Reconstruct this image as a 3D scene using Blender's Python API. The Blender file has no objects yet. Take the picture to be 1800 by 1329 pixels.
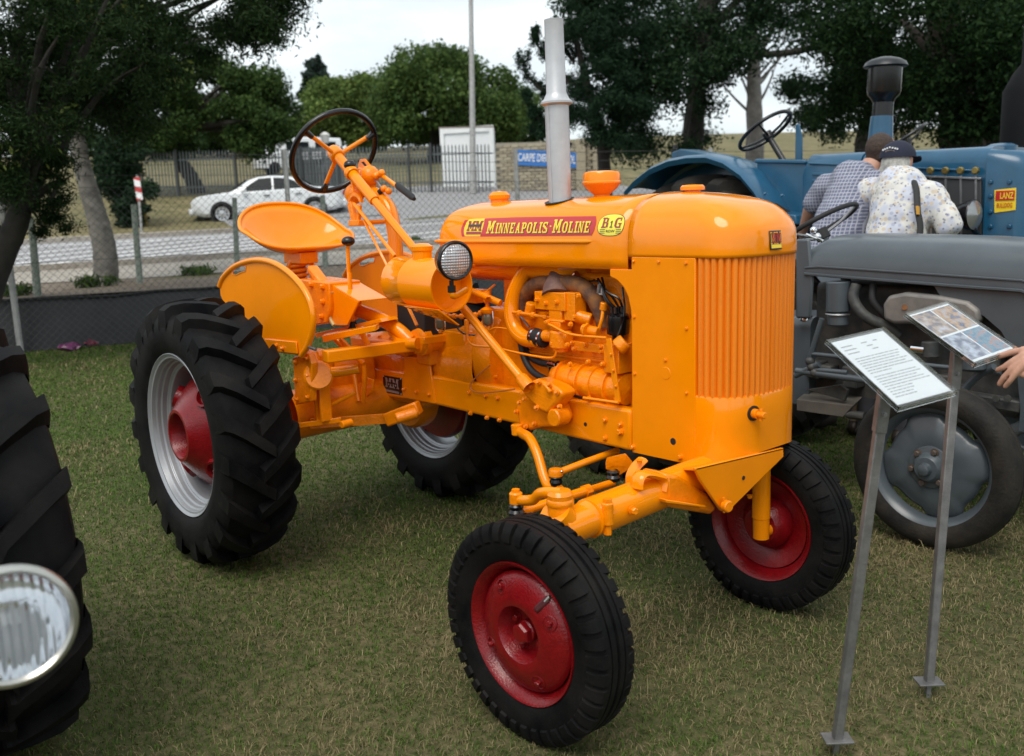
import bpy, math, random
import numpy as np
from mathutils import Vector, Matrix, Euler

# ------------------------------------------------------------------ camera, sky, sun, exposure
SC = bpy.context.scene
COL = SC.collection
R = math.radians
CAM_POS = np.array([3.5926, -2.0412, 1.3688])
FOC = 1619.41                                    # focal length in photo pixels (1800 wide)
_yaw, _pit, _rol = R(139.345), R(-10.127), R(-1.885)
FW = np.array([math.cos(_yaw)*math.cos(_pit), math.sin(_yaw)*math.cos(_pit), math.sin(_pit)])
_rt = np.cross(FW, [0, 0, 1]); _rt /= np.linalg.norm(_rt); _up = np.cross(_rt, FW)
RT = _rt*math.cos(_rol)+_up*math.sin(_rol)
UP = -_rt*math.sin(_rol)+_up*math.cos(_rol)
cam_d = bpy.data.cameras.new('camera')
cam = bpy.data.objects.new('camera', cam_d); COL.objects.link(cam)
cam.matrix_world = Matrix(((RT[0], UP[0], -FW[0], CAM_POS[0]), (RT[1], UP[1], -FW[1], CAM_POS[1]), (RT[2], UP[2], -FW[2], CAM_POS[2]), (0, 0, 0, 1)))
cam_d.sensor_width = 36; cam_d.lens = FOC/1800*36
cam_d.clip_start = .05; cam_d.clip_end = 2000
cam_d.dof.use_dof = True; cam_d.dof.focus_distance = 3.1; cam_d.dof.aperture_fstop = 3.6
SC.camera = cam

SUN_EL, SUN_AZ = R(58), R(-62)                   # azimuth: angle from +x, counter-clockwise
world = bpy.data.worlds.new('World'); SC.world = world; world.use_nodes = True
nt = world.node_tree; nt.nodes.clear()
w_out = nt.nodes.new('ShaderNodeOutputWorld'); w_bg = nt.nodes.new('ShaderNodeBackground')
w_sky = nt.nodes.new('ShaderNodeTexSky'); w_sky.sky_type = 'NISHITA'; w_sky.sun_disc = False
w_sky.sun_elevation = SUN_EL; w_sky.sun_rotation = R(90)-SUN_AZ
w_sky.dust_density = 3.0; w_sky.air_density = 1.0; w_sky.ozone_density = 1.5
w_tc = nt.nodes.new('ShaderNodeTexCoord'); w_map = nt.nodes.new('ShaderNodeMapping'); w_map.inputs['Scale'].default_value = (1, 1, 3.2)
w_n = nt.nodes.new('ShaderNodeTexNoise'); w_n.inputs['Scale'].default_value = 2.2; w_n.inputs['Detail'].default_value = 7; w_n.inputs['Roughness'].default_value = .55
w_r = nt.nodes.new('ShaderNodeValToRGB'); w_r.color_ramp.elements[0].position = .36; w_r.color_ramp.elements[1].position = .58
w_r.color_ramp.elements[0].color = (.5, .5, .5, 1); w_r.color_ramp.elements[1].color = (1, 1, 1, 1)
w_mix = nt.nodes.new('ShaderNodeMix'); w_mix.data_type = 'RGBA'
w_mix.inputs[7].default_value = (8.7, 9.4, 9.6, 1)       # thin bright cloud
L = nt.links.new
L(w_tc.outputs['Generated'], w_map.inputs[0]); L(w_map.outputs[0], w_n.inputs['Vector']); L(w_n.outputs[0], w_r.inputs[0])
L(w_r.outputs[0], w_mix.inputs[0]); L(w_sky.outputs[0], w_mix.inputs[6]); L(w_mix.outputs[2], w_bg.inputs[0]); L(w_bg.outputs[0], w_out.inputs[0])
w_bg.inputs[1].default_value = .092
sun_d = bpy.data.lights.new('sun', 'SUN'); sun = bpy.data.objects.new('sun', sun_d); COL.objects.link(sun)
sun_d.energy = 1.5; sun_d.angle = R(34); sun_d.color = (1, .95, .87)
_sd = Vector((math.cos(SUN_EL)*math.cos(SUN_AZ), math.cos(SUN_EL)*math.sin(SUN_AZ), math.sin(SUN_EL)))
sun.rotation_euler = _sd.to_track_quat('Z', 'Y').to_euler(); sun.location = (0, 0, 30)
SC.view_settings.view_transform = 'Standard'; SC.view_settings.look = 'None'
SC.view_settings.exposure = 0.5; SC.view_settings.gamma = 1.0; SC.view_settings.use_curve_mapping = False
random.seed(7); RNG = np.random.default_rng(7)

# ------------------------------------------------------------------ survey helpers: sight rays met with real planes
def ray(u, v): return FW + RT*(u-900)/FOC - UP*(v-664.5)/FOC
def S(u, v, y):
    d = ray(u, v); return Vector(CAM_POS + d*((y-CAM_POS[1])/d[1]))
def SX(u, v, x):
    d = ray(u, v); return Vector(CAM_POS + d*((x-CAM_POS[0])/d[0]))
def SZ(u, v, z):
    d = ray(u, v); return Vector(CAM_POS + d*((z-CAM_POS[2])/d[2]))
def SD(u, v, dep): return Vector(CAM_POS + ray(u, v)*dep)
def V(*a): return Vector(a)

# ------------------------------------------------------------------ mesh builder
ORG = {}
class MB:
    def __init__(s): s.v = []; s.f = []; s.m = []
    def add(s, vs, fs, mi=0):
        k = len(s.v); s.v += [tuple(p) for p in vs]; s.f += [tuple(i+k for i in f) for f in fs]; s.m += [mi]*len(fs); return s
    def box(s, c, d, rot=None, mi=0):
        c = Vector(c); h = [x/2 for x in d]; vs = []
        for z in (-1, 1):
            for y in (-1, 1):
                for x in (-1, 1):
                    p = Vector((x*h[0], y*h[1], z*h[2]))
                    if rot is not None: p = rot @ p
                    vs.append(c+p)
        return s.add(vs, [(0, 2, 3, 1), (4, 5, 7, 6), (0, 1, 5, 4), (1, 3, 7, 5), (3, 2, 6, 7), (2, 0, 4, 6)], mi)
    def bar(s, a, b, w, h, upv=(0, 0, 1), mi=0):
        a = Vector(a); b = Vector(b); x = (b-a); ln = x.length; x.normalize(); u = Vector(upv); y = u.cross(x)
        if y.length < 1e-4: y = Vector((0, 1, 0)).cross(x)
        y.normalize(); z = x.cross(y)
        return s.box((a+b)/2, (ln, w, h), Matrix((x, y, z)).transposed(), mi)
    def prism(s, pts, off, mi=0):
        """planar polygon (3-D points) extruded by vector off"""
        off = Vector(off); pts = [Vector(p) for p in pts]; n = len(pts)
        vs = pts+[p+off for p in pts]
        nrm = sum(((pts[i]-pts[0]).cross(pts[(i+1) % n]-pts[0]) for i in range(1, n-1)), Vector())
        fs = [tuple(range(n)), tuple(range(2*n-1, n-1, -1))]+[(i, i+n, (i+1) % n+n, (i+1) % n) for i in range(n)]
        if nrm.dot(off) > 0: fs = [tuple(reversed(f)) for f in fs]
        return s.add(vs, fs, mi)
    def tube(s, pts, r, n=10, caps=True, mi=0, flat=1.0):
        pts = [Vector(p) for p in pts]; m = len(pts); rs = r if isinstance(r, (list, tuple)) else [r]*m
        t0 = (pts[1]-pts[0]).normalized(); ref = Vector((0, 0, 1)) if abs(t0.z) < .9 else Vector((1, 0, 0))
        nv = (ref-t0*ref.dot(t0)).normalized(); vs = []
        for i, p in enumerate(pts):
            t = ((pts[min(i+1, m-1)]-pts[i]).normalized()+(pts[i]-pts[max(i-1, 0)]).normalized())
            t = t.normalized() if t.length > 1e-6 else t0
            nv = (nv-t*nv.dot(t)).normalized(); bv = t.cross(nv)
            for k in range(n):
                a = 2*math.pi*k/n; vs.append(p+(nv*math.cos(a)*flat+bv*math.sin(a))*rs[i])
        fs = [(i*n+k, i*n+(k+1) % n, (i+1)*n+(k+1) % n, (i+1)*n+k) for i in range(m-1) for k in range(n)]
        if caps: fs += [tuple(range(n-1, -1, -1)), tuple(range((m-1)*n, m*n))]
        return s.add(vs, fs, mi)
    def lathe(s, prof, o, ax, n=24, mi=0, a0=0., a1=2*math.pi, close=False, ref=None):
        """profile [(radius, height along axis)]"""
        o = Vector(o); ax = Vector(ax).normalized()
        rf = Vector(ref) if ref else (Vector((0, 0, 1)) if abs(ax.z) < .9 else Vector((1, 0, 0)))
        e = (rf-ax*rf.dot(ax)).normalized(); g = ax.cross(e); full = abs(a1-a0-2*math.pi) < 1e-6
        m = len(prof); cols = n if full else n+1; vs = []
        for j in range(cols):
            a = a0+(a1-a0)*j/n
            for r, h in prof: vs.append(o+ax*h+(e*math.cos(a)+g*math.sin(a))*r)
        fs = []
        mm = m if close else m-1
        for j in range(n):
            j2 = (j+1) % cols
            for i in range(mm):
                i2 = (i+1) % m
                q = (j*m+i, j2*m+i, j2*m+i2, j*m+i2)
                if not close and prof[i][0] < 1e-6: q = (j*m+i, j2*m+i2, j*m+i2)
                elif not close and prof[i2][0] < 1e-6: q = (j*m+i, j2*m+i, j*m+i2)
                fs.append(q)
        return s.add(vs, fs, mi)
    def cyl(s, a, b, r, n=16, ch=.0, mi=0, r2=None):
        a = Vector(a); b = Vector(b); h = (b-a).length; r2 = r if r2 is None else r2
        pr = [(0, 0), (r, 0), (r2, h), (0, h)] if ch <= 0 else [(0, 0), (r-ch, 0), (r, ch), (r2, h-ch), (r2-ch, h), (0, h)]
        return s.lathe(pr, a, b-a, n, mi)
    def ball(s, c, r, n=12, sc=(1, 1, 1), mi=0):
        c = Vector(c); m = max(6, n//2); vs = []; fs = []
        for i in range(m+1):
            th = math.pi*i/m
            for k in range(n):
                a = 2*math.pi*k/n
                vs.append(c+Vector((r*sc[0]*math.sin(th)*math.cos(a), r*sc[1]*math.sin(th)*math.sin(a), r*sc[2]*math.cos(th))))
        for i in range(m):
            for k in range(n):
                a, b, d, e = i*n+k, i*n+(k+1) % n, (i+1)*n+(k+1) % n, (i+1)*n+k
                fs.append((a, e, d) if i == 0 else ((a, e, b) if i == m-1 else (a, e, d, b)))
        return s.add(vs, fs, mi)
    def grid(s, rows, mi=0, closed=False):
        n = len(rows[0]); vs = [p for r in rows for p in r]; fs = []
        for i in range(len(rows)-1):
            for k in range(n if closed else n-1):
                k2 = (k+1) % n; fs.append((i*n+k, i*n+k2, (i+1)*n+k2, (i+1)*n+k))
        return s.add(vs, fs, mi)
    def mesh(s, name, mats, org=None, smooth=38, bevel=0):
        me = bpy.data.meshes.new(name)
        o = Vector(org) if org is not None else Vector()
        me.from_pydata([(p[0]-o.x, p[1]-o.y, p[2]-o.z) for p in s.v], [], s.f)
        for m in (mats if isinstance(mats, (list, tuple)) else [mats]): me.materials.append(m)
        if any(s.m): me.polygons.foreach_set('material_index', s.m)
        if smooth:
            me.polygons.foreach_set('use_smooth', [True]*len(me.polygons)); me.set_sharp_from_angle(angle=R(smooth))
        me.validate(); me.update(); return me
    def build(s, name, mats, parent=None, smooth=38, bevel=0, seg=2):
        me = s.mesh(name, mats, org_of(parent), smooth)
        o = bpy.data.objects.new(name, me); COL.objects.link(o)
        if parent is not None: o.parent = parent
        if bevel:
            b = o.modifiers.new('bevel', 'BEVEL'); b.width = bevel; b.segments = seg; b.limit_method = 'ANGLE'; b.angle_limit = R(40); b.harden_normals = False
        return o
def org_of(p):
    while p is not None:
        if p.name in ORG: return ORG[p.name]
        p = p.parent
    return Vector()
def thing(name, label, cat, loc=(0, 0, 0), group=None):
    o = bpy.data.objects.new(name, None); COL.objects.link(o); o.empty_display_size = .1
    o.location = loc; ORG[o.name] = Vector(loc); o['label'] = label; o['category'] = cat
    if group: o['group'] = group
    return o
def tag(o, label, cat, group=None):
    o['label'] = label; o['category'] = cat
    if group: o['group'] = group
    return o
def struct(o, kind='structure', label=None): 
    o['kind'] = kind
    if label: o['label'] = label
    return o
def put(me, name, parent, mat4):
    o = bpy.data.objects.new(name, me); COL.objects.link(o); o.parent = parent
    og = org_of(parent); o.matrix_local = Matrix.Translation(-og) @ mat4; return o
def align(pos, nrm, spin=0., sc=1.):
    q = Vector(nrm).to_track_quat('Z', 'X').to_matrix().to_4x4()
    return Matrix.Translation(Vector(pos)) @ q @ Matrix.Rotation(spin, 4, 'Z') @ Matrix.Scale(sc, 4)
def cr(pts, n=6):
    """Catmull-Rom through points"""
    P = [Vector(p) for p in pts]; P = [P[0]*2-P[1]]+P+[P[-1]*2-P[-2]]; out = []
    for i in range(1, len(P)-2):
        for k in range(n):
            t = k/n; a, b, c, d = P[i-1], P[i], P[i+1], P[i+2]
            out.append(.5*((2*b)+(c-a)*t+(2*a-5*b+4*c-d)*t*t+(3*b-a-3*c+d)*t**3))
    return out+[P[-2]]

# ------------------------------------------------------------------ materials
def srgb(r, g, b):
    f = lambda c: (c/255/12.92) if c/255 <= .04045 else ((c/255+.055)/1.055)**2.4
    return (f(r), f(g), f(b))
def mat(name, col, rough=.5, metal=0., coat=0., var=.0, vscale=8., bump=0., bscale=200., spec=.5, col2=None, croug=.08, detail=5., attr=None, rvar=0.):
    m = bpy.data.materials.new(name); m.use_nodes = True; t = m.node_tree; b = t.nodes['Principled BSDF']; ln = t.links.new
    b.inputs['Base Color'].default_value = (*col, 1); b.inputs['Roughness'].default_value = rough; b.inputs['Metallic'].default_value = metal
    b.inputs['Coat Weight'].default_value = coat; b.inputs['Coat Roughness'].default_value = croug; b.inputs['Specular IOR Level'].default_value = spec
    tc = t.nodes.new('ShaderNodeTexCoord')
    if attr:
        a = t.nodes.new('ShaderNodeAttribute'); a.attribute_name = attr; ln(a.outputs['Color'], b.inputs['Base Color'])
    elif var > 0 or col2:
        n = t.nodes.new('ShaderNodeTexNoise'); n.inputs['Scale'].default_value = vscale; n.inputs['Detail'].default_value = detail; n.inputs['Roughness'].default_value = .62
        ln(tc.outputs['Object'], n.inputs['Vector'])
        rp = t.nodes.new('ShaderNodeValToRGB'); rp.color_ramp.elements[0].position = .35; rp.color_ramp.elements[1].position = .68
        c2 = col2 if col2 else tuple(c*(1+var) for c in col); c1 = col if col2 else tuple(c*(1-var) for c in col)
        rp.color_ramp.elements[0].color = (*c1, 1); rp.color_ramp.elements[1].color = (*c2, 1)
        ln(n.outputs[0], rp.inputs[0]); ln(rp.outputs[0], b.inputs['Base Color'])
        if rvar > 0:
            mr = t.nodes.new('ShaderNodeMapRange'); mr.inputs[1].default_value = .3; mr.inputs[2].default_value = .7; mr.inputs[3].default_value = rough-rvar; mr.inputs[4].default_value = rough+rvar
            ln(n.outputs[0], mr.inputs[0]); ln(mr.outputs[0], b.inputs['Roughness'])
    if bump > 0:
        n2 = t.nodes.new('ShaderNodeTexNoise'); n2.inputs['Scale'].default_value = bscale; n2.inputs['Detail'].default_value = 4
        ln(tc.outputs['Object'], n2.inputs['Vector'])
        bp = t.nodes.new('ShaderNodeBump'); bp.inputs['Strength'].default_value = bump; bp.inputs['Distance'].default_value = .01
        ln(n2.outputs[0], bp.inputs['Height']); ln(bp.outputs[0], b.inputs['Normal'])
    return m
ORANGE = mat('orange_enamel', (.95, .272, .0006), .10, 0, .0, var=.03, vscale=9, bump=.008, bscale=30)
ORANGE_C = mat('orange_cast', (.92, .25, .0008), .2, 0, .0, var=.08, vscale=30, bump=.22, bscale=90, croug=.08)
RED = mat('dark_red_enamel', (.18, .0035, .006), .24, 0, .1, var=.15, vscale=40, bump=.2, bscale=170, croug=.1, spec=.4)
RUBBER = mat('tyre_rubber', (.003, .0032, .004), .6, 0, 0, col2=(.014, .0128, .012), vscale=7, bump=.12, bscale=160, spec=.10, rvar=.06)
RUBBER_OLD = mat('dusty_tyre_rubber', (.006, .006, .006), .75, col2=(.030, .025, .019), vscale=9, bump=.25, bscale=90, spec=.35)
BLACK = mat('black_paint', (.005, .005, .006), .26, 0, .1, spec=.5)
BLACK_M = mat('black_matt', (.012, .012, .013), .7)
SILVER = mat('silver_rim_paint', (.34, .35, .37), .38, .45, 0, var=.06, vscale=12)
ALU = mat('aluminium_stack', (.50, .51, .53), .42, .35, 0, var=.07, vscale=14, bump=.05, bscale=70)
CHROME = mat('bright_chrome', (.75, .76, .78), .12, 1.)
STEEL = mat('worn_steel', (.30, .30, .31), .42, .8, 0, var=.25, vscale=30, bump=.1)
RUSTY_NUT = mat('rusty_nut', (.07, .065, .06), .6, .3, 0, col2=(.13, .085, .06), vscale=40)
RUST = mat('rusty_manifold', (.09, .045, .03), .75, .1, 0, col2=(.30, .12, .03), vscale=22, bump=.3, bscale=90)
SCORCH = mat('scorched_casting', (.12, .06, .05), .7, .1, 0, col2=(.2, .1, .07), vscale=30, bump=.2)
GREY_P = mat('grey_tractor_paint', (.068, .084, .097), .32, 0, .15, var=.10, vscale=6, bump=.04, bscale=60, croug=.25)
GREY_D = mat('dirty_grey_casting', (.035, .040, .042), .6, .1, 0, col2=(.085, .08, .072), vscale=14, bump=.25, bscale=60)
BLUE_P = mat('blue_tractor_paint', (.010, .080, .158), .3, 0, .3, var=.12, vscale=6, bump=.05, bscale=40, croug=.15)
WHITE_P = mat('white_paint', (.74, .75, .76), .4, var=.03)
GLASS_D = mat('dark_glass', (.015, .02, .022), .06, 0, 0, spec=.8)
FIN = mat('radiator_core', (.05, .052, .055), .6, .3)
def glass_mat(name, tint=(1, 1, 1), rough=.0):
    m = bpy.data.materials.new(name); m.use_nodes = True; t = m.node_tree; b = t.nodes['Principled BSDF']
    b.inputs['Base Color'].default_value = (*tint, 1); b.inputs['Transmission Weight'].default_value = 1; b.inputs['Roughness'].default_value = rough; b.inputs['IOR'].default_value = 1.45
    return m

# ------------------------------------------------------------------ the setting: lawn, bank, road, hillside
EU = FW[:2]/np.linalg.norm(FW[:2]); EV = np.array([EU[1], -EU[0]])
FA = np.array([-7.793, .476]); FD = np.array([math.cos(R(72)), math.sin(R(72))]); FN = np.array([-FD[1], FD[0]])
HK = ([-1000, 14, 28, 38, 110, 400], [.6, .6, 1.3, 2.55, 9.8, 22])
def Hz(x, y):
    return float(np.interp((x-CAM_POS[0])*EU[0]+(y-CAM_POS[1])*EU[1], *HK))
def F(t, s, dz=0.):
    """point t metres along the wire fence, s metres behind it, on the upper ground"""
    p = FA+FD*t+FN*s; return Vector((p[0], p[1], Hz(p[0], p[1])+dz))
def hit(u, v):
    d = ray(u, v); t = 9.
    while t < 300:
        p = CAM_POS+d*t
        if p[2] < Hz(p[0], p[1]): return Vector(p)
        t += .02
    return Vector(p)

def ground_mat(name, cols, scales=(1.2, 9, 60), bump=.3, rough=.95):
    m = bpy.data.materials.new(name); m.use_nodes = True; t = m.node_tree; b = t.nodes['Principled BSDF']; ln = t.links.new
    b.inputs['Roughness'].default_value = rough; b.inputs['Specular IOR Level'].default_value = .2
    tc = t.nodes.new('ShaderNodeTexCoord'); prev = None
    for i, (c, sc) in enumerate(zip(cols[1:], scales)):
        n = t.nodes.new('ShaderNodeTexNoise'); n.inputs['Scale'].default_value = sc; n.inputs['Detail'].default_value = 6; n.inputs['Roughness'].default_value = .65
        ln(tc.outputs['Object'], n.inputs['Vector'])
        r = t.nodes.new('ShaderNodeMapRange'); r.inputs[1].default_value = .4; r.inputs[2].default_value = .62; ln(n.outputs[0], r.inputs[0])
        mx = t.nodes.new('ShaderNodeMix'); mx.data_type = 'RGBA'; mx.inputs[6].default_value = (*cols[0], 1); mx.inputs[7].default_value = (*c, 1)
        if prev: ln(prev.outputs[2], mx.inputs[6])
        ln(r.outputs[0], mx.inputs[0]); prev = mx; last = n
    ln(prev.outputs[2], b.inputs['Base Color'])
    bp = t.nodes.new('ShaderNodeBump'); bp.inputs['Strength'].default_value = bump; bp.inputs['Distance'].default_value = .02
    ln(last.outputs[0], bp.inputs['Height']); ln(bp.outputs[0], b.inputs['Normal'])
    return m
LAWN_M = ground_mat('lawn_soil', [(.055, .066, .022), (.155, .125, .068), (.045, .055, .018)], (.55, 26))
FIELD_M = ground_mat('field_grass', [(.14, .12, .055), (.075, .085, .035), (.20, .165, .085)], (.12, 1.3))
ROAD_M = ground_mat('old_tarmac', [(.26, .26, .27), (.21, .21, .215), (.30, .29, .29)], (.6, 40), .2, .85)
PAVE_M = ground_mat('pale_pavement', [(.33, .30, .26), (.25, .22, .185), (.38, .35, .31)], (1., 12), .2)
DIRT_M = ground_mat('leaf_strewn_dirt', [(.17, .135, .10), (.10, .07, .048), (.24, .20, .16)], (2., 18), .5)
LINE_M = mat('road_paint', (.74, .74, .74), .7, var=.18, vscale=4)

def sheet(name, rows, m, parent=None):
    return MB().grid(rows).build(name, m, parent, smooth=60)
lawn = sheet('lawn', [[V(x, y, 0) for x in (-400, -12, -4, 4, 14, 400)] for y in (-400, -14, -6, 2, 8, 16, 400)], LAWN_M); struct(lawn)
ts = [-300, -120, -60, -30, -16, -8, -4, 0, 4, 8, 12, 16, 20, 26, 34, 44, 60, 90, 140, 220, 400]
ss = [.34, 1, 2, 3.5, 5, 6.5, 8, 10, 12, 14, 16, 18, 20, 22, 24, 27, 30, 34, 40, 48, 60, 80, 110, 150, 220, 380]
field = sheet('field', [[F(t, s, -.02) for t in ts] for s in ss], FIELD_M); struct(field)
def strip(name, t0, t1, s0, s1, m, dz, nt_=24, ns_=8, parent=None):
    return sheet(name, [[F(t0+(t1-t0)*i/nt_, s0+(s1-s0)*j/ns_, dz) for i in range(nt_+1)] for j in range(ns_+1)], m, parent)
struct(strip('dirt_verge', -20, 40, .30, 3.1, DIRT_M, .0))
struct(strip('pavement', -40, 60, 3.1, 5.62, PAVE_M, .012))
road = struct(strip('road', -60, 80, 5.75, 13.4, ROAD_M, .004, 60, 12))
struct(strip('driveway', 4.2, 19, 13.2, 25, ROAD_M, .012, 12, 12))
struct(strip('far_pavement', -40, 4.0, 13.55, 15.2, PAVE_M, .03, 40, 4))
for nm, s0 in (('kerb', 5.68), ('kerb', 13.47)):
    mb = MB(); T = [-40+i for i in range(101)] if s0 < 10 else [-40+i for i in range(45)]
    mb.grid([[F(t, s0-.07, .004) for t in T], [F(t, s0-.07, .11) for t in T], [F(t, s0+.07, .11) for t in T], [F(t, s0+.07, .004) for t in T]])
    k = mb.build(nm, PAVE_M, None, smooth=30); struct(k)
# painted hatching on the road
for i, (t0, s0, t1, s1) in enumerate([(-3.2, 8.2, 2.2, 11.9), (-2.2, 7.6, 3.6, 11.6), (-1.4, 7.0, 4.8, 11.2), (-.5, 6.7, 5.6, 10.7), (.4, 6.5, 6.4, 10.2), (1.3, 6.3, 7.2, 9.8), (2.6, 6.25, 8.4, 9.4), (4.2, 6.2, 9.4, 8.6), (-4, 11.9, 12, 12.0), (-.2, 6.1, 14, 6.15), (-2.5, 12.4, 12, 12.5), (6, 6.4, 12, 8.2), (8, 6.5, 14, 8.0)]):
    d = np.array([t1-t0, s1-s0]); d /= np.linalg.norm(d); q = np.array([-d[1], d[0]])*.085
    n = 12; sheet('road_marking', [[F(t0+(t1-t0)*k/n+e*q[0], s0+(s1-s0)*k/n+e*q[1], .012) for k in range(n+1)] for e in (-1, 1)], LINE_M, road)

# dark plastic-faced bank below the road
BANK_M = mat('black_plastic_sheet', (.018, .019, .021), .55, var=.35, vscale=3, bump=.35, bscale=7)
mb = MB(); rows = []
TT = [-30+.5*i for i in range(141)]
def bank_pt(t, s, z):
    p = FA+FD*t+FN*s; return Vector((p[0], p[1], z))
wob = lambda t, k: .03*math.sin(t*2.1+k)+.02*math.sin(t*5.3+2*k)
rows = [[bank_pt(t, .10+wob(t, 0), -.02) for t in TT], [bank_pt(t, .14+wob(t, 1), .2) for t in TT], [bank_pt(t, .2+wob(t, 2), .42) for t in TT], [bank_pt(t, .24+wob(t, .5)*.5, .575+.5*wob(t, 3)) for t in TT], [bank_pt(t, .36, .585) for t in TT]]
bank = MB().grid(rows).build('retaining_bank', BANK_M); tag(bank, 'low dark plastic faced bank between the lawn and the road', 'bank')
mb = MB().tube([bank_pt(t, .22+wob(t, .5)*.5, .585+.5*wob(t, 3)) for t in TT], .018, 5); mb.build('edge_hem', BLACK_M, bank)

# ------------------------------------------------------------------ wire fence
WIRE = mat('galvanised_wire', (.055, .055, .055), .6, .2)
POST_M = mat('galvanised_post', (.34, .34, .33), .6, .3, var=.2, vscale=9)
fence = thing('chain_link_fence', 'tall chain link fence on grey posts at the edge of the lawn', 'fence', (FA[0], FA[1], 0))
for k in range(-2, 7):
    t = k*3.08; b = bank_pt(t, 0, 0)
    lean = FD*(.02*math.sin(k*2.3))
    b2 = b+V(lean[0]-.02, lean[1], 2.22)
    MB().tube([b, b2], .031 if k else .036, 8).build('post', POST_M, fence)
mb = MB(); hgt = 1.8; pitch = .085; t0, t1 = -6.2, 18.5
nW = int((t1-t0+hgt)/pitch)
for i in range(nW):
    a = t0-hgt+i*pitch
    for sg in (1, -1):
        ta, tb, za, zb = a, a+hgt, .0, hgt
        if ta < t0: za = t0-ta; ta = t0
        if tb > t1: zb = hgt-(tb-t1); tb = t1
        if zb-za < .02: continue
        if sg < 0: za, zb = hgt-za, hgt-zb
        m_ = 6; pts = [bank_pt(ta+(tb-ta)*j/m_, .015*sg+.012*math.sin((ta+(tb-ta)*j/m_)*1.9), za+(zb-za)*j/m_) for j in range(m_+1)]
        mb.tube(pts, .0023, 3, False)
struct(mb.build('wire_mesh', WIRE, fence, smooth=0), 'stuff')
for z in (.03, 1.0, 1.8, 1.93, 2.05, 2.17):
    MB().tube([bank_pt(-6.2+i, .02, z+.012*math.sin(i*1.7+z)) for i in range(25)], .0028, 4, False).build('strand_wire', WIRE, fence, smooth=0)
GPOST = mat('flaking_green_post', (.13, .18, .14), .8, col2=(.30, .31, .27), vscale=20, bump=.2)
low = thing('low_fence', 'row of short flaking green posts on top of the bank', 'fence', F(1.35, 2.0))
for (u, vt, vb) in ((66, 385, 521), (246, 360, 498), (417, 348, 476), (572, 344, 470), (690, 350, 462)):
    b = hit(u, vb); dep = (np.array(b)-CAM_POS) @ FW
    tp = SD(u-(11 if u < 300 else 5), vt, dep*.998); MB().tube([b-V(0, 0, .05), b.lerp(tp, .5)+V(.004, 0, 0), tp], [.046, .043, .040], 8).build('post', GPOST, low)

# ------------------------------------------------------------------ palisade fence, school wall, white shed, lamps, signs
PAL = mat('grey_palisade', (.10, .115, .12), .6, .2, var=.12, vscale=3)
pal = thing('palisade_fence', 'dark grey steel palisade fence across the road', 'fence', hit(600, 340))
PP = [hit(205, 347), hit(420, 343), hit(600, 340), hit(760, 338), hit(868, 337)]
bar_me = MB().box((0, 0, .84), (.045, .02, 1.68)).add([(-.0225, 0, 1.68), (.0225, 0, 1.68), (0, 0, 1.76)], [(0, 1, 2)]).mesh('bar', PAL, smooth=0)
post_me = MB().box((0, 0, .9), (.09, .07, 1.8)).mesh('fence_post', mat('dark_post', (.03, .035, .037), .6), smooth=0)
for a, b in zip(PP, PP[1:]):
    n = max(1, int((b-a).length/.135)); ang = math.atan2(b.y-a.y, b.x-a.x)
    for i in range(n):
        p = a.lerp(b, i/n); put(bar_me, 'bar', pal, Matrix.Translation(p) @ Matrix.Rotation(ang, 4, 'Z'))
        if i % 20 == 0: put(post_me, 'fence_post', pal, Matrix.Translation(p+V(.05, -.06, 0)) @ Matrix.Rotation(ang, 4, 'Z'))
    for z in (.35, 1.4): MB().bar(a+V(0, 0, z), b+V(0, 0, z), .03, .05).build('rail', PAL, pal, smooth=0)

def frame2(a, b):
    """local frame on a wall from a to b: x along, z up, n towards the camera"""
    x = (b-a); x.z = 0; ln = x.length; x.normalize(); n = V(x.y, -x.x, 0)
    if n.dot(Vector(CAM_POS)-a) < 0: n = -n
    return x, n, ln
# white shed
SHED_M = mat('white_render', (.82, .84, .84), .7, var=.06, vscale=2, bump=.1, bscale=20)
a, b = hit(776, 333), hit(871, 333); back = V(*(EU*2.4), 0); a += V(*(EU*1.0), -.3); b += V(*(EU*1.0), -.3)
depm = (np.array(a)-CAM_POS) @ FW; ztop = SD(776, 228, depm).z
shed = thing('white_shed', 'small white rendered shed with a recessed panel behind the palisade fence', 'shed', a)
x, n, ln = frame2(a, b); hh = ztop-a.z
MB().prism([a, b, b+back, a+back], V(0, 0, hh)).build('wall', SHED_M, shed, smooth=0)
fr = MB()
for (p, q) in ((V(.0, 0, 0), V(.16, 0, hh)), (V(ln-.16, 0, 0), V(ln, 0, hh)), (V(.16, 0, hh-.22), V(ln-.16, 0, hh))):
    c = a+x*(p.x+q.x)/2+V(0, 0, (p.z+q.z)/2)+n*.05
    fr.box(c, (q.x-p.x, .1, q.z-p.z), Matrix((x, n, V(0, 0, 1))).transposed())
fr.build('door_surround', SHED_M, shed, smooth=0)
MB().box(a+x*ln/2+n*.02+V(0, 0, hh/2-.1), (ln-.34, .03, hh-.26), Matrix((x, n, V(0, 0, 1))).transposed()).build('roller_door', mat('white_door', (.80, .82, .83), .6, var=.03), shed, smooth=0)
MB().prism([a-x*.03+n*.11, b+x*.03+n*.11, b+x*.03+back, a-x*.03+back], V(0, 0, .05)).build('roof', mat('shed_roof', (.25, .2, .18), .8), shed, smooth=0).location = (0, 0, hh)
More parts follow.
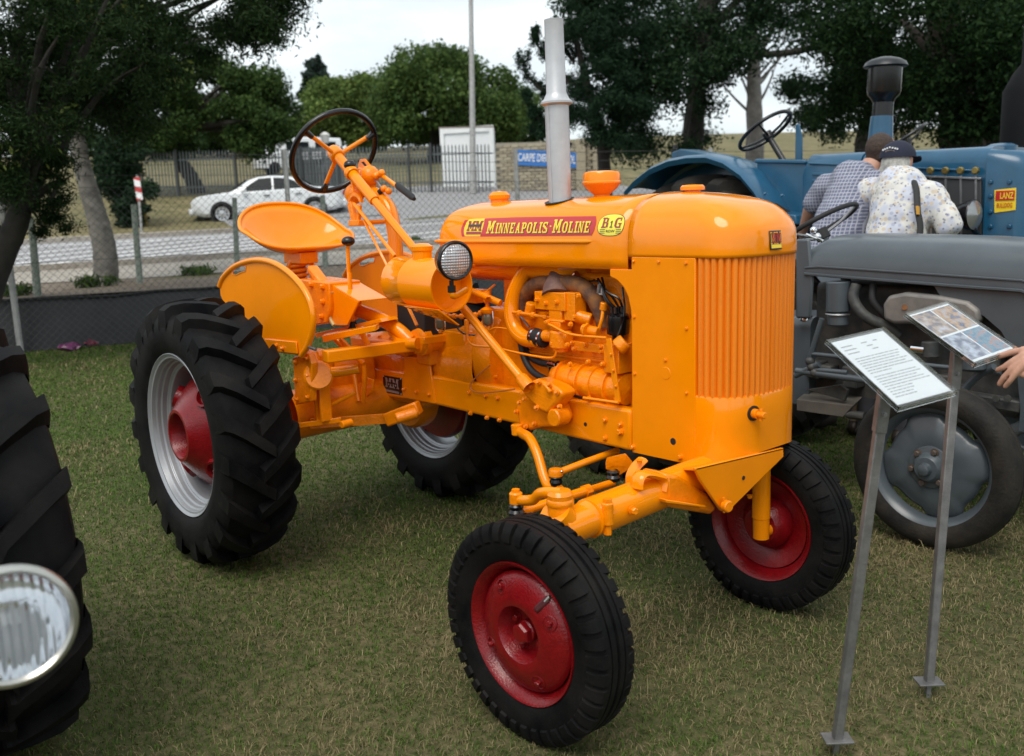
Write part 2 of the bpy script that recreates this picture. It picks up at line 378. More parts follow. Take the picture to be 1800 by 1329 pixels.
# brick school wall with its sign
BR = [mat('pale_brick', (.42, .37, .27), .9, var=.15, vscale=15), mat('buff_brick', (.36, .31, .22), .9, var=.15, vscale=15), mat('dull_brick', (.30, .265, .20), .9, var=.15, vscale=15)]
MORT = mat('mortar', (.30, .28, .235), .95)
a, b = hit(873, 337), hit(1052, 335); x, n, ln = frame2(a, b); depm = (np.array(a)-CAM_POS) @ FW; hh = SD(880, 252, depm).z-a.z
bw = thing('brick_wall', 'pale face brick wall carrying the blue school sign', 'wall', a)
MB().prism([a-n*.1, b-n*.1, b-n*.3, a-n*.3], V(0, 0, hh)).build('mortar_core', MORT, bw, smooth=0)
rw, rh = .295, .112; nr = int(hh/rh); nc = int(ln/rw)
bme = [MB().box((0, 0, 0), (rw-.022, .2, rh-.02)).mesh('brick', m_, smooth=0) for m_ in BR]
mr = Matrix((x, n, V(0, 0, 1))).transposed().to_4x4()
for j in range(nr):
    for i in range(nc):
        p = a+x*((i+.5+(.5 if j % 2 else 0))*rw)+V(0, 0, (j+.5)*rh)-n*(.1+random.uniform(0, .006))
        if (p-a).dot(x) > ln-.1: continue
        put(random.choice(bme), 'brick', bw, Matrix.Translation(p) @ mr)
for q in (b, b.lerp(a, .16)):
    MB().box(q+V(0, 0, hh/2+.03)-n*.02, (.34, .3, hh+.1), mr.to_3x3()).build('pier', BR[1], bw, smooth=0)
def text_mesh(txt, size, m, name='lettering', ext=.0006, bold=0., xs=1., spacing=1.):
    c = bpy.data.curves.new(name, 'FONT'); c.body = txt; c.size = size; c.align_x = 'CENTER'; c.align_y = 'CENTER'; c.extrude = ext; c.offset = bold; c.space_character = spacing; c.resolution_u = 3
    o = bpy.data.objects.new(name, c); COL.objects.link(o); dg = bpy.context.evaluated_depsgraph_get()
    me = bpy.data.meshes.new_from_object(o.evaluated_get(dg)); bpy.data.objects.remove(o); bpy.data.curves.remove(c)
    me.materials.clear(); me.materials.append(m)
    if xs != 1.: me.transform(Matrix.Diagonal((xs, 1, 1, 1)))
    return me
sign = thing('school_sign', 'blue sign board with white capital letters on the brick wall', 'sign', a)
def on_wall(u, v):
    dd_ = Vector(ray(u, v)); o_ = Vector(CAM_POS); return o_+dd_*((a+n*.06-o_).dot(n)/dd_.dot(n))
p0, p1, p2 = on_wall(908, 263), on_wall(1016, 268), on_wall(908, 290)
sx = (p1-p0).normalized(); sw = (p1-p0).length; sh = (p2-p0).length; sz = (p0-p2).normalized(); sz = (sz-sx*sz.dot(sx)).normalized(); sn = sx.cross(sz)
if sn.dot(Vector(CAM_POS)-p0) < 0: sn = -sn
sc_ = p0+sx*sw/2-sz*sh/2; ms = Matrix((sx, sz, sx.cross(sz))).transposed().to_4x4()
MB().box(sc_, (sw, sh, .03), ms.to_3x3()).build('board', mat('sign_blue', (.028, .17, .52), .4), sign, smooth=0)
tm = text_mesh('CARPE DIEM SCHOOL', sh*.74, WHITE_P, bold=.006)
wdt = max(v_.co.x for v_ in tm.vertices)-min(v_.co.x for v_ in tm.vertices); tm.transform(Matrix.Diagonal((sw*.94/wdt, 1, 1, 1)))
put(tm, 'lettering', sign, Matrix.Translation(sc_+sn*.022) @ ms)
# tall lamp post
b = hit(832, 341); dep = (np.array(b)-CAM_POS) @ FW
lp = thing('street_lamp_post', 'tall tapering grey steel lamp post in front of the white shed', 'lamp post', b)
tp = SD(827, -60, dep-.2); MB().tube([b, b.lerp(tp, .12), b.lerp(tp, .121), tp], [.15, .14, .115, .075], 12).build('pole', POST_M, lp)
arm = MB().tube([tp, tp+V(.4, .1, .25), tp+V(1.3, .3, .3)], .04, 8); arm.build('bracket', POST_M, lp)
MB().ball(tp+V(1.5, .35, .28), .3, 10, (1, .5, .3)).build('lantern', WHITE_P, lp)
# garden lantern
b = hit(574, 338); dep = (np.array(b)-CAM_POS) @ FW; gl_ = thing('garden_lantern', 'black lantern post with pale glass head seen through the steering wheel', 'lamp', b)
tp = SD(572, 252, dep); MB().tube([b, tp], .045, 8).build('pole', BLACK, gl_)
MB().lathe([(.05, 0), (.11, .0), (.19, .3), (.2, .32), (.08, .42), (0, .44)], tp, (0, 0, 1), 6).build('lantern_head', mat('lantern_glass', (.6, .6, .57), .3), gl_, smooth=20)
# gate boards
gate = thing('gate_notice', 'pale notice boards on the school gate behind the white car', 'sign', hit(560, 338))
dpt = (np.array(hit(560, 338))-CAM_POS) @ FW-.3
for (u0, v0, u1, v1, tx) in ((528, 268, 542, 280, 'CAR'), (549, 267, 567, 279, 'DIEM'), (572, 266, 588, 277, '')):
    c = SD((u0+u1)/2, (v0+v1)/2, dpt); w_ = (u1-u0)/FOC*dpt; h_ = (v1-v0)/FOC*dpt
    bo = MB().box(c, (w_, .02, h_), Matrix((Vector((*EV, 0)), Vector((*(-EU), 0)), V(0, 0, 1))).transposed()).build('notice', mat('notice_white', (.5, .5, .52), .6), gate, smooth=0)
    if tx:
        tm = text_mesh(tx, h_*.55, mat('notice_text', (.08, .08, .1), .7)); put(tm, 'lettering', bo, Matrix.Translation(c-Vector((*EU, 0))*.014) @ Matrix((Vector((*EV, 0)), V(0, 0, 1), Vector((*(-EU), 0)))).transposed().to_4x4())
sg_ = thing('school_gate', 'grey steel sheet gate standing between the car roof and the palisade fence', 'gate', hit(560, 338))
ga, gb = hit(516, 339)+V(*(EU*.35), 0), hit(606, 339)+V(*(EU*.35), 0); GATE = mat('gate_grey', (.20, .215, .23), .6, .2, var=.1)
for k in range(2):
    p_, q_ = ga.lerp(gb, k*.5), ga.lerp(gb, k*.5+.49); MB().prism([p_, q_, q_+V(0, 0, 1.75), p_+V(0, 0, 1.75)], V(*(EU*.04), 0)).build('gate_leaf', GATE, sg_, smooth=0)
    for j in range(9): r_ = p_.lerp(q_, (j+.5)/9)-V(*(EU*.02), 0); MB().bar(r_+V(0, 0, .05), r_+V(0, 0, 1.8), .03, .03, upv=(1, 0, 0)).build('gate_rib', PAL, sg_, smooth=0)
# chevron marker at the kerb
b = hit(249, 410); dep = (np.array(b)-CAM_POS) @ FW
mk = thing('road_marker_sign', 'narrow red and white striped marker sign on a pole across the road', 'sign', b)
tp = SD(241, 308, dep); MB().tube([b, tp], .035, 8).build('pole', POST_M, mk)
STRIPE = bpy.data.materials.new('red_white_stripes'); STRIPE.use_nodes = True; t_ = STRIPE.node_tree; bs = t_.nodes['Principled BSDF']
tc = t_.nodes.new('ShaderNodeTexCoord'); mp = t_.nodes.new('ShaderNodeMapping'); mp.inputs['Rotation'].default_value = (0, R(45), R(20)); wv = t_.nodes.new('ShaderNodeTexWave'); wv.inputs['Scale'].default_value = 1.9
rp = t_.nodes.new('ShaderNodeValToRGB'); rp.color_ramp.interpolation = 'CONSTANT'; rp.color_ramp.elements[0].color = (.45, .02, .02, 1); rp.color_ramp.elements[1].color = (.7, .7, .7, 1); rp.color_ramp.elements[1].position = .4
t_.links.new(tc.outputs['Object'], mp.inputs[0]); t_.links.new(mp.outputs[0], wv.inputs[0]); t_.links.new(wv.outputs[0], rp.inputs[0]); t_.links.new(rp.outputs[0], bs.inputs[0])
c0, c1 = SD(240, 312, dep-.05), SD(246, 352, dep-.05)
MB().bar(c1, c0, .16, .02, upv=tuple(-FW)).build('striped_plate', STRIPE, mk, smooth=0)
yb = hit(257, 398); MB().tube([yb, yb+V(0, 0, .95)], .04, 6).build('yellow_post', mat('yellow_post', (.35, .22, .03), .6), mk)
# litter by the bank
for i, (u, v, c, lb) in enumerate(((122, 611, (.16, .03, .11), 'crumpled purple plastic wrapper lying by the foot of the bank'), (160, 604, (.22, .05, .08), 'small reddish crumpled wrapper nearer the rear tyre by the bank'), (113, 603, (.45, .45, .47), 'clear crushed plastic bottle lying by the foot of the bank'))):
    p = SZ(u, v, .03); mb = MB(); mb.ball((0, 0, 0), 1, 14)
    rr = random.Random(i); vs = [Vector(q) for q in mb.v]
    sx_ = (.13, .09, .06)[i]
    mb.v = [tuple(p+Vector((q.x*sx_*(1+.5*math.sin(9*q.y+i)), q.y*sx_*.8*(1+.4*math.sin(11*q.z)), q.z*.05*(1+.5*math.sin(8*q.x+3*q.y))))) for q in vs]
    tag(mb.build('litter', mat('wrapper', c, .3, spec=.8), None, smooth=25), lb, 'litter')

# ================================================================== the orange tractor
TR = thing('vintage_tractor', 'bright orange vintage tractor with dark red wheels and silver exhaust stack', 'tractor', (.95, 0, 0))
def hexbolt(r, h, m, name='bolt'):
    mb = MB().lathe([(0, 0), (r*1.35, 0), (r*1.35, h*.2), (0, h*.2)], (0, 0, 0), (0, 0, 1), 12)
    mb.lathe([(r, h*.2), (r, h*.85), (r*.8, h), (0, h)], (0, 0, 0), (0, 0, 1), 6)
    return mb.mesh(name, m, smooth=25)
BOLT = hexbolt(.0075, .012, ORANGE_C); BOLT_S = hexbolt(.005, .006, ORANGE_C, 'screw'); BOLT_L = hexbolt(.0105, .016, ORANGE_C, 'large_bolt')
BOLT_R = hexbolt(.011, .018, RED, 'wheel_bolt')
YM = (0, -1, 0)

# ---- wheels -------------------------------------------------------
def lug_tyre(name, m, parent, ctr, sg, Rt, half, bead, nl, lugw=1., seed=0, prof=None, lugs=None, beady=None):
    """agricultural tyre, axis y; sg=-1 when the outer side faces -y"""
    c = Vector(ctr); k = Rt/.5385; hw = half
    by = beady or hw*.87
    pr = prof or [(bead, -by), (bead*1.06, -hw*.96), (Rt*.72, -hw), (Rt*.80, -hw), (Rt*.865, -hw*.95), (Rt*.905, -hw*.84), (Rt*.922, -hw*.5), (Rt*.928, 0)]
    pr = pr+[(r, -y) for r, y in reversed(pr[:-1])]
    mb = MB().lathe(pr, c, (0, 1, 0), 72)
    st = lugs or [(.17, .915, 1., 0., .034), (-.22, .912, 1., .085, .037), (-.55, .90, .993, .165, .041), (-.84, .88, .972, .232, .046), (-.99, .845, .935, .262, .050), (-1.016, .80, .868, .276, .052), (-.97, .735, .745, .288, .044)]
    for side in (1, -1):
        for i in range(nl):
            ph0 = 2*math.pi*(i+(0 if side > 0 else .5))/nl; vs = []
            for (yf, rb, rt, off, w) in st:
                w = w*lugw
                for (rr, ww) in ((rb, w*1.35), (rt, w), (rt, -w), (rb, -w*1.35)):
                    a = ph0+off+ww; y = side*yf*hw
                    vs.append(c+V(rr*Rt*math.cos(a), y, rr*Rt*math.sin(a)))
            n = len(st); fs = []
            for q in range(n-1):
                for e in range(3): fs.append((q*4+e, q*4+e+1, q*4+4+e+1, q*4+4+e))
            fs += [(0, 1, 2, 3), tuple(reversed((n*4-4, n*4-3, n*4-2, n*4-1)))]
            mb.add(vs, fs)
    return mb.build(name, m, parent, smooth=32)
RIM_DARK = mat('rim_inner_red', (.05, .008, .01), .5)
def rear_wheel(yc, sg):
    c = V(0, yc, .5385)
    ty = lug_tyre('rear_tyre', RUBBER, TR, c, sg, .5385, .146, .335, 19, 1.22)
    ax = V(0, sg, 0)           # outward
    rim = MB()
    pr = [(.318, .120), (.330, .130), (.333, .126), (.330, .112), (.312, .108), (.306, .098), (.303, .07), (.285, .058), (.278, .035), (.277, -.035), (.285, -.058), (.303, -.07), (.306, -.098), (.312, -.108), (.330, -.112), (.333, -.126), (.330, -.130), (.321, -.121), (.311, -.119), (.307, -.104), (.302, -.098), (.300, -.084), (.294, -.08), (.291, -.06), (.276, -.052), (.271, -.03), (.271, .03), (.276, .052), (.291, .06), (.294, .08), (.300, .084), (.302, .098), (.307, .104), (.311, .119), (.321, .121)]
    rim.lathe(pr, c, ax, 64, close=True); ro = rim.build('rim', SILVER, TR, smooth=20, bevel=.0015)
    # cast centre: bell with a deep hub mouth
    hub = MB().lathe([(.082, -.02), (.085, .122), (.093, .132), (.105, .131), (.115, .120), (.142, .098), (.188, .058), (.222, .022), (.240, -.014), (.246, -.045), (.235, -.07), (.05, -.075)], c, ax, 40)
    hub.lathe([(0, .02), (.084, .02)], c, ax, 24)
    ho = hub.build('wheel_centre', RED, TR, smooth=40)
    for i in range(4):
        a = R(45+90*i+8); d = V(math.cos(a), 0, math.sin(a))
        p = c+d*.200+ax*.042
        MB().lathe([(.0, -.002), (.030, .0), (.040, .022), (.049, .022), (.052, -.02)], p, (ax*.75+d*.65), 14).build('pocket_ring', RED, ho, smooth=45)
        put(BOLT_R, 'wheel_bolt', ho, align(p+(ax*.75+d*.65).normalized()*.006, ax*.75+d*.65, 0, 1.25))
        MB().bar(c+d*.215-ax*.05, c+d*.270-ax*.03, .07, .03, upv=tuple(ax)).build('rim_lug', RED, ho, bevel=.006)
    return c
rear_wheel(-.5905, -1)
rear_wheel(.616, 1)

def front_wheel(ctr, sg, steer=R(1.8)):
    Rw = .294; c = Vector(ctr); cs, sn = math.cos(steer), math.sin(steer)
    ax = V(-sn*sg, cs*sg, 0)
    half = [(.190, -.050), (.205, -.060), (.238, -.066), (.262, -.064), (.279, -.054), (.288, -.046), (.2925, -.043), (.294, -.030), (.2935, -.027), (.2865, -.0255), (.2865, -.0225), (.2935, -.021), (.2945, -.009), (.294, -.0062), (.287, -.0048)]
    pr = half+[(r, -y) for r, y in reversed(half)]
    t = MB().lathe(pr, c, ax, 80)
    e1 = V(cs, sn, 0); e3 = V(0, 0, 1); nb = 40
    for side in (1, -1):
        for i in range(nb):
            a0 = 2*math.pi*(i+(.5 if side > 0 else 0))/nb; vs = []
            w = .050 if i % 2 else .056
            for (rr, yy, wf) in ((.246, .0655, .8), (.250, .0715, .8), (.268, .0715, .9), (.285, .064, 1.), (.2955, .054, 1.), (.2965, .044, .95), (.2935, .030, .6)):
                for s_ in (-1, 1):
                    a = a0+s_*w*wf; vs.append(c+(e1*math.cos(a)+e3*math.sin(a))*rr+ax*yy*side)
                for s_ in (1, -1):
                    a = a0+s_*w*wf*1.1; vs.append(c+(e1*math.cos(a)+e3*math.sin(a))*(rr-.008)+ax*(yy-.008)*side)
            fs = []
            for q in range(6):
                for e in range(4): fs.append((q*4+e, q*4+(e+1) % 4, q*4+4+(e+1) % 4, q*4+4+e))
            fs += [(3, 2, 1, 0), (24, 25, 26, 27)]
            t.add(vs, fs)
    t.build('front_tyre', RUBBER, TR, smooth=30)
    rim = MB().lathe([(.184, .052), (.191, .056), (.193, .05), (.190, .04), (.178, .034), (.168, .022), (.164, .0), (.168, -.022), (.178, -.034), (.190, -.04), (.193, -.05), (.191, -.056), (.184, -.052), (.172, -.036), (.162, -.024), (.156, 0), (.160, .012), (.170, .03)], c, ax, 56, close=True)
    ro = rim.build('rim', RED, TR, smooth=40)
    d = MB().lathe([(.158, -.012), (.160, .02), (.163, .028), (.158, .036), (.150, .042), (.135, .050), (.105, .060), (.086, .062), (.077, .060), (.072, .052), (.066, .022), (.060, .014), (.0, .012)], c, ax, 48)
    d.lathe([(.156, -.016), (.12, -.006), (.09, .012), (.085, -.02), (.06, -.05), (.045, -.052), (.04, -.075), (0, -.075)], c, ax, 40)
    do = d.build('wheel_disc', RED, TR, smooth=40)
    h = MB().lathe([(.03, .012), (.03, .03), (.026, .034), (0, .034)], c, ax, 20); h.lathe([(.029, .034), (.029, .05), (.024, .056), (0, .057)], c, ax, 6)
    h.build('hub_nut', RED, do, smooth=30)
    for i in range(4):
        a = R(30+90*i); dr = e1*math.cos(a)+e3*math.sin(a)
        put(BOLT_R, 'wheel_bolt', do, align(c+dr*.128+ax*.048, ax*.95+dr*.3, 0, .8))
        MB().lathe([(.016, -.004), (.019, .004), (.021, .003), (.022, -.004)], c+dr*.128+ax*.05, ax*.95+dr*.3, 14).build('bolt_dimple', RED, do)
        put(BOLT_R, 'hub_bolt', do, align(c+(e1*math.cos(a+.6)+e3*math.sin(a+.6))*.05+ax*.014, ax, 0, .9))
    a = R(52); dr = e1*math.cos(a)*(-1 if sg < 0 else 1)*-1+e3*math.sin(a)
    MB().bar(c+dr*.108+ax*.056, c+dr*.156+ax*.036, .020, .016, upv=tuple(ax)).build('valve_slot', mat('slot_dark', (.06, .006, .008), .5), do, bevel=.006)
    MB().cyl(c+dr*.146+ax*.046, c+dr*.165+ax*.04, .004, 8).build('valve_stem', CHROME, do)
front_wheel((1.8935, -.533, .294), -1)
front_wheel((1.855, .590, .294), 1)

# ---- bonnet -------------------------------------------------------
HY0, HYC, HW = .225, .430, .205
SE = 2/2.8                                       # squarish nose plan
def spw(v_, e): return math.copysign(abs(v_)**e, v_)
PROF = [(0, 1.175), (0, 1.21), (0, 1.24), (.0006, 1.268), (.002, 1.293), (.006, 1.313), (.013, 1.331), (.022, 1.349), (.034, 1.366), (.047, 1.378), (.063, 1.388), (.082, 1.3965), (.103, 1.404), (.13, 1.4105), (.155, 1.415), (.18, 1.418), (.2049, 1.420)]
def hood_y(z): return HY0+float(np.interp(z, [p[1] for p in PROF], [p[0] for p in PROF]))
rows = []
for ins, z in PROF:
    h = HW-ins; xr = .478+ins*.62; rc = min(.075, h*.95); pts = []
    for x in np.linspace(1.552, xr+rc, 14): pts.append(V(x, HYC-h, z))
    for k in range(1, 8):
        a = math.pi/2*k/7; pts.append(V(xr+rc-rc*math.sin(a), HYC-h+rc-rc*math.cos(a), z))
    L_ = pts[:]; rows.append(L_+[V(p.x, 2*HYC-p.y, z) for p in reversed(L_)])
hood = MB().grid(rows).build('hood', ORANGE, TR, smooth=50)
md = hood.modifiers.new('thick', 'SOLIDIFY'); md.thickness = .003; md.offset = 1
rows = []
for ins, z in [(0, 1.217), (0, 1.228)]+PROF[2:]:
    h = HW-ins; fx = 1.973-ins*1.85; xc = 1.83-ins*1.2; pts = [V(x, HYC-h, z) for x in np.linspace(1.556, xc, 8)]
    for k in range(1, 40):
        a = math.pi*k/40; pts.append(V(xc+(fx-xc)*spw(math.sin(a), SE), HYC-h*spw(math.cos(a), SE), z))
    pts += [V(x, HYC+h, z) for x in np.linspace(xc, 1.556, 8)]; rows.append(pts)
cowl = MB().grid(rows).build('nose_cowl', ORANGE, TR, smooth=50)
md = cowl.modifiers.new('thick', 'SOLIDIFY'); md.thickness = .003; md.offset = 1
# pressed swage along the bonnet side
p0, p1 = S(768, 424, HY0), S(1043, 425, HY0); zz = (p0.z+p1.z)/2
sw = MB().tube([V(.50, HY0+.001, zz), V(.52, HY0+.0015, zz), V(p1.x-.03, HY0+.0015, zz), V(p1.x, HY0+.006, zz)], [.006, .0085, .0085, .003], 10); sw.build('swage_line', ORANGE, hood, smooth=60)
# side panels, grille, lower band
def hoodpanel(yy, th, name, mirror=False):
    q = [S(*p, .205) for p in ((1066, 474), (1104, 474.5), (1104, 452), (1216, 454.6), (1216, 821), (1105.5, 797), (1104.5, 575), (1103, 545), (1098, 522), (1090, 505), (1079, 493), (1066, 486))]
    q = [V(p.x, yy, p.z) for p in q]
    return MB().prism(q, V(0, th, 0)).build(name, ORANGE, TR, smooth=30, bevel=.002)
sp = hoodpanel(.2215, .018, 'side_panel'); hoodpanel(.6205, .018, 'side_panel')
for (u, v) in ((1114, 459.5), (1158, 460.5), (1206, 462.5), (1115, 557), (1207, 577.5), (1116, 657), (1207, 691), (1170, 633)): put(BOLT_S, 'screw', sp, align(S(u, v, .2215), YM, random.random()))
for (u, v) in ((1113, 786), (1196.5, 803)): put(BOLT, 'bolt', sp, align(S(u, v, .2215), YM, random.random()))
MB().cyl(S(1183, 776, .2210), S(1183, 776, .2210)+V(0, .004, 0), .0115, 14).build('hole', BLACK_M, sp)
MB().lathe([(0, .0015), (.0195, .0015), (.0205, 0)], S(1170, 656, .2215), YM, 24).build('round_cover', ORANGE, sp)
def nose_ring(off, n, fl=0, amp=0.):
    out = []
    for k in range(n+1):
        a = math.pi*k/n; p = V(1.83+.141*spw(math.sin(a), SE), HYC-.207*spw(math.cos(a), SE), 0)
        nn = V(spw(math.sin(a), 2-SE)/.141, -spw(math.cos(a), 2-SE)/.207, 0).normalized()
        out.append((p, nn, a))
    return out
# arc-length-even flutes
base = nose_ring(0, 400); acc = [0.]
for i in range(1, 401): acc.append(acc[-1]+(base[i][0]-base[i-1][0]).length)
NF = 25; pts = []
for k in range(NF*10+1):
    s_ = acc[-1]*k/(NF*10); i = min(399, int(np.searchsorted(acc, s_))); p, nn, a = base[i]
    t_ = (k % 10)/10; hgt = .0105*abs(math.sin(math.pi*t_))**.75
    pts.append(p-nn*.011+nn*hgt)
GRILLE_M = mat('perforated_grille', (.86, .225, .004), .42, 0, .2)
t_ = GRILLE_M.node_tree; bs = t_.nodes['Principled BSDF']; tc = t_.nodes.new('ShaderNodeTexCoord')
vo = t_.nodes.new('ShaderNodeTexVoronoi'); vo.inputs['Scale'].default_value = 330; vo.inputs['Randomness'].default_value = .25
rp = t_.nodes.new('ShaderNodeValToRGB'); rp.color_ramp.elements[0].position = .12; rp.color_ramp.elements[1].position = .36
rp.color_ramp.elements[0].color = (.30, .055, .002, 1); rp.color_ramp.elements[1].color = (.88, .23, .004, 1)
t_.links.new(tc.outputs['Object'], vo.inputs['Vector']); t_.links.new(vo.outputs['Distance'], rp.inputs[0]); t_.links.new(rp.outputs[0], bs.inputs['Base Color'])
zg0, zg1 = .785, 1.222
MB().grid([[V(p.x, p.y, zg0) for p in pts], [V(p.x, p.y, zg1) for p in pts]]).build('grille_screen', GRILLE_M, TR, smooth=50)
bz = []
for z, o in ((.572, -.006), (.566, .0), (.575, .0), (.70, .0), (.786, .0), (.7915, -.002), (.7925, -.016)):
    bz.append([p+nn*(o)+V(0, 0, z+(.041*math.sin(a) if z < .6 else 0)) for p, nn, a in nose_ring(0, 72)])
band = MB().grid(bz).build('lower_band', ORANGE, TR, smooth=40)
MB().prism([V(1.58, .235, .612), V(1.82, .235, .612), V(1.92, .26, .612), V(1.955, .43, .612), V(1.92, .60, .612), V(1.82, .62, .612), V(1.58, .62, .612)], V(0, 0, .004)).build('radiator_floor', ORANGE, TR, smooth=0)
rad = MB().box((1.72, .43, .93), (.10, .38, .66)); rad.build('radiator_core', FIN, TR, smooth=0)
# crank stub
cp = S(1322, 726, .335); cdir = V(.985, -.17, .0)
pc = V(1.965, .335, cp.z)
MB().cyl(pc-cdir*.01, pc+cdir*.004, .024, 20).build('crank_hole', BLACK_M, band)
MB().cyl(pc, pc+cdir*.022, .0155, 16).cyl(pc+cdir*.018, pc+cdir*.05, .0105, 14, .002).cyl(pc+cdir*.034+V(0, 0, -.019), pc+cdir*.034+V(0, 0, .019), .0055, 8).build('crank_stub', ORANGE_C, band)
# caps on top
MB().lathe([(.026, -.02), (.026, .012), (.040, .014), (.040, .024), (.034, .03), (.0, .033)], V(1.655, HYC, 1.411), (0, 0, 1), 24).build('radiator_cap', ORANGE, cowl)
fc = S(878, 344, .40); fc.z = 1.412
MB().lathe([(.036, -.02), (.036, .012), (.043, .016), (.044, .03), (.030, .044), (.0, .047)], fc, (0, 0, 1), 28).build('fuel_cap', ORANGE, hood)
pcn = S(1058, 345, .48); pcn.z = 1.405
pre = MB().lathe([(.028, -.02), (.030, .02), (.034, .024), (.055, .042), (.068, .058)], pcn, (0, 0, 1), 32).build('pre_cleaner', GRILLE_M, TR)
MB().lathe([(.068, .058), (.0715, .062), (.0715, .067), (.069, .07), (.069, .093), (.064, .102), (.05, .106), (0, .107)], pcn, (0, 0, 1), 32).build('cleaner_lid', ORANGE, pre)
# exhaust stack
eb = V(1.11, .352, 1.36); ez = lambda z: V(1.11-.012*(z-1.36)/.66, .352, z)
st = MB().lathe([(.0415, 0), (.0435, .20), (.0435, .385), (.058, .392), (.058, .399), (.047, .408), (.036, .43), (.034, .68), (.0345, .682), (.0315, .682), (.0315, .55), (0, .55)], eb, (-.018, 0, 1), 40).build('exhaust_stack', ALU, TR, smooth=40)
MB().tube([ez(1.40)+V(.004, -.044, 0), ez(1.74)+V(.002, -.045, 0)], .0022, 5).build('weld_seam', ALU, st)
q = S(983, 351, .352); MB().lathe([(.0, .0), (.056, 0)], V(1.112, .345, 1.4105), V(0, -.22, 1), 28).build('stack_hole', BLACK_M, hood)

# ---- transfers (lettering and badges) ----------------------------
RED_D = mat('decal_red', (.50, .012, .014), .3, 0, .4); YEL = mat('decal_yellow', (.86, .60, .015), .35, 0, .4); INK = mat('decal_ink', (.035, .02, .015), .4, 0, .4)
DKRED = mat('decal_dark_red', (.30, .022, .016), .35, 0, .4)
def onhood(me, x0, z0, lift, xs=1., zs=1.):
    for v_ in me.vertices:
        x, z = x0+v_.co.x*xs, z0+v_.co.y*zs
        v_.co = V(x, hood_y(z)-lift-v_.co.z, z)
    me.transform(Matrix.Translation(-ORG[TR.name])); return me
def decal_poly(pts, lift, m, name, parent, dense=1):
    """pts given as pixel outline on the bonnet side; triangulated fan mapped to the curved side"""
    mb = MB(); W = [S(u, v, hood_y(1.32)) for u, v in pts]
    zs = [w.z for w in W]; xs = [w.x for w in W]
    me = bpy.data.meshes.new(name); import bmesh
    bm = bmesh.new(); vs = [bm.verts.new((w.x, w.z, 0)) for w in W]; bm.faces.new(vs)
    for zc in np.arange(min(zs)+.008, max(zs), .008):
        bmesh.ops.bisect_plane(bm, geom=bm.verts[:]+bm.edges[:]+bm.faces[:], plane_co=(0, zc, 0), plane_no=(0, 1, 0))
    bm.to_mesh(me); bm.free()
    for v_ in me.vertices: v_.co = V(v_.co.x, hood_y(v_.co.y)-lift, v_.co.y)-ORG[TR.name]
    me.materials.append(m); o = bpy.data.objects.new(name, me); COL.objects.link(o); o.parent = parent; return o
strip_o = decal_poly([(813, 387), (850, 384), (900, 382), (960, 381), (1043, 380), (1046.5, 388), (1047.5, 396), (1046.5, 405), (1043, 413.5), (850, 415.5), (815, 415.5), (812.5, 408), (811.5, 400)], .0012, RED_D, 'name_strip', hood)
strip_o['label'] = 'red name strip with yellow capital lettering'
decal_poly([(820, 385.5), (847, 384), (849, 392), (849.5, 400), (849, 408), (847, 415.5), (820, 415.5), (817.5, 408), (817, 400), (817.5, 392)], .0016, YEL, 'badge_ground', strip_o)
tx0, tx1 = S(855, 398, .23), S(1037, 398, .23); tz = (S(946, 386.5, .23).z+S(946, 409.5, .23).z)/2; th = S(946, 386.5, .23).z-S(946, 409.5, .23).z
def fit(txt, w, h, m, **k):
    me = text_mesh(txt, 1., m, **k); xs = [v_.co.x for v_ in me.vertices]; ys = [v_.co.y for v_ in me.vertices]
    me.transform(Matrix.Diagonal((w/(max(xs)-min(xs)), h/(max(ys)-min(ys)), .001, 1)) @ Matrix.Translation((-(max(xs)+min(xs))/2, -(max(ys)+min(ys))/2, 0))); return me
def Q(x0, y0, x1, y1): return [(x0, y0), (x1, y0), (x1, y1), (x0, y1)]
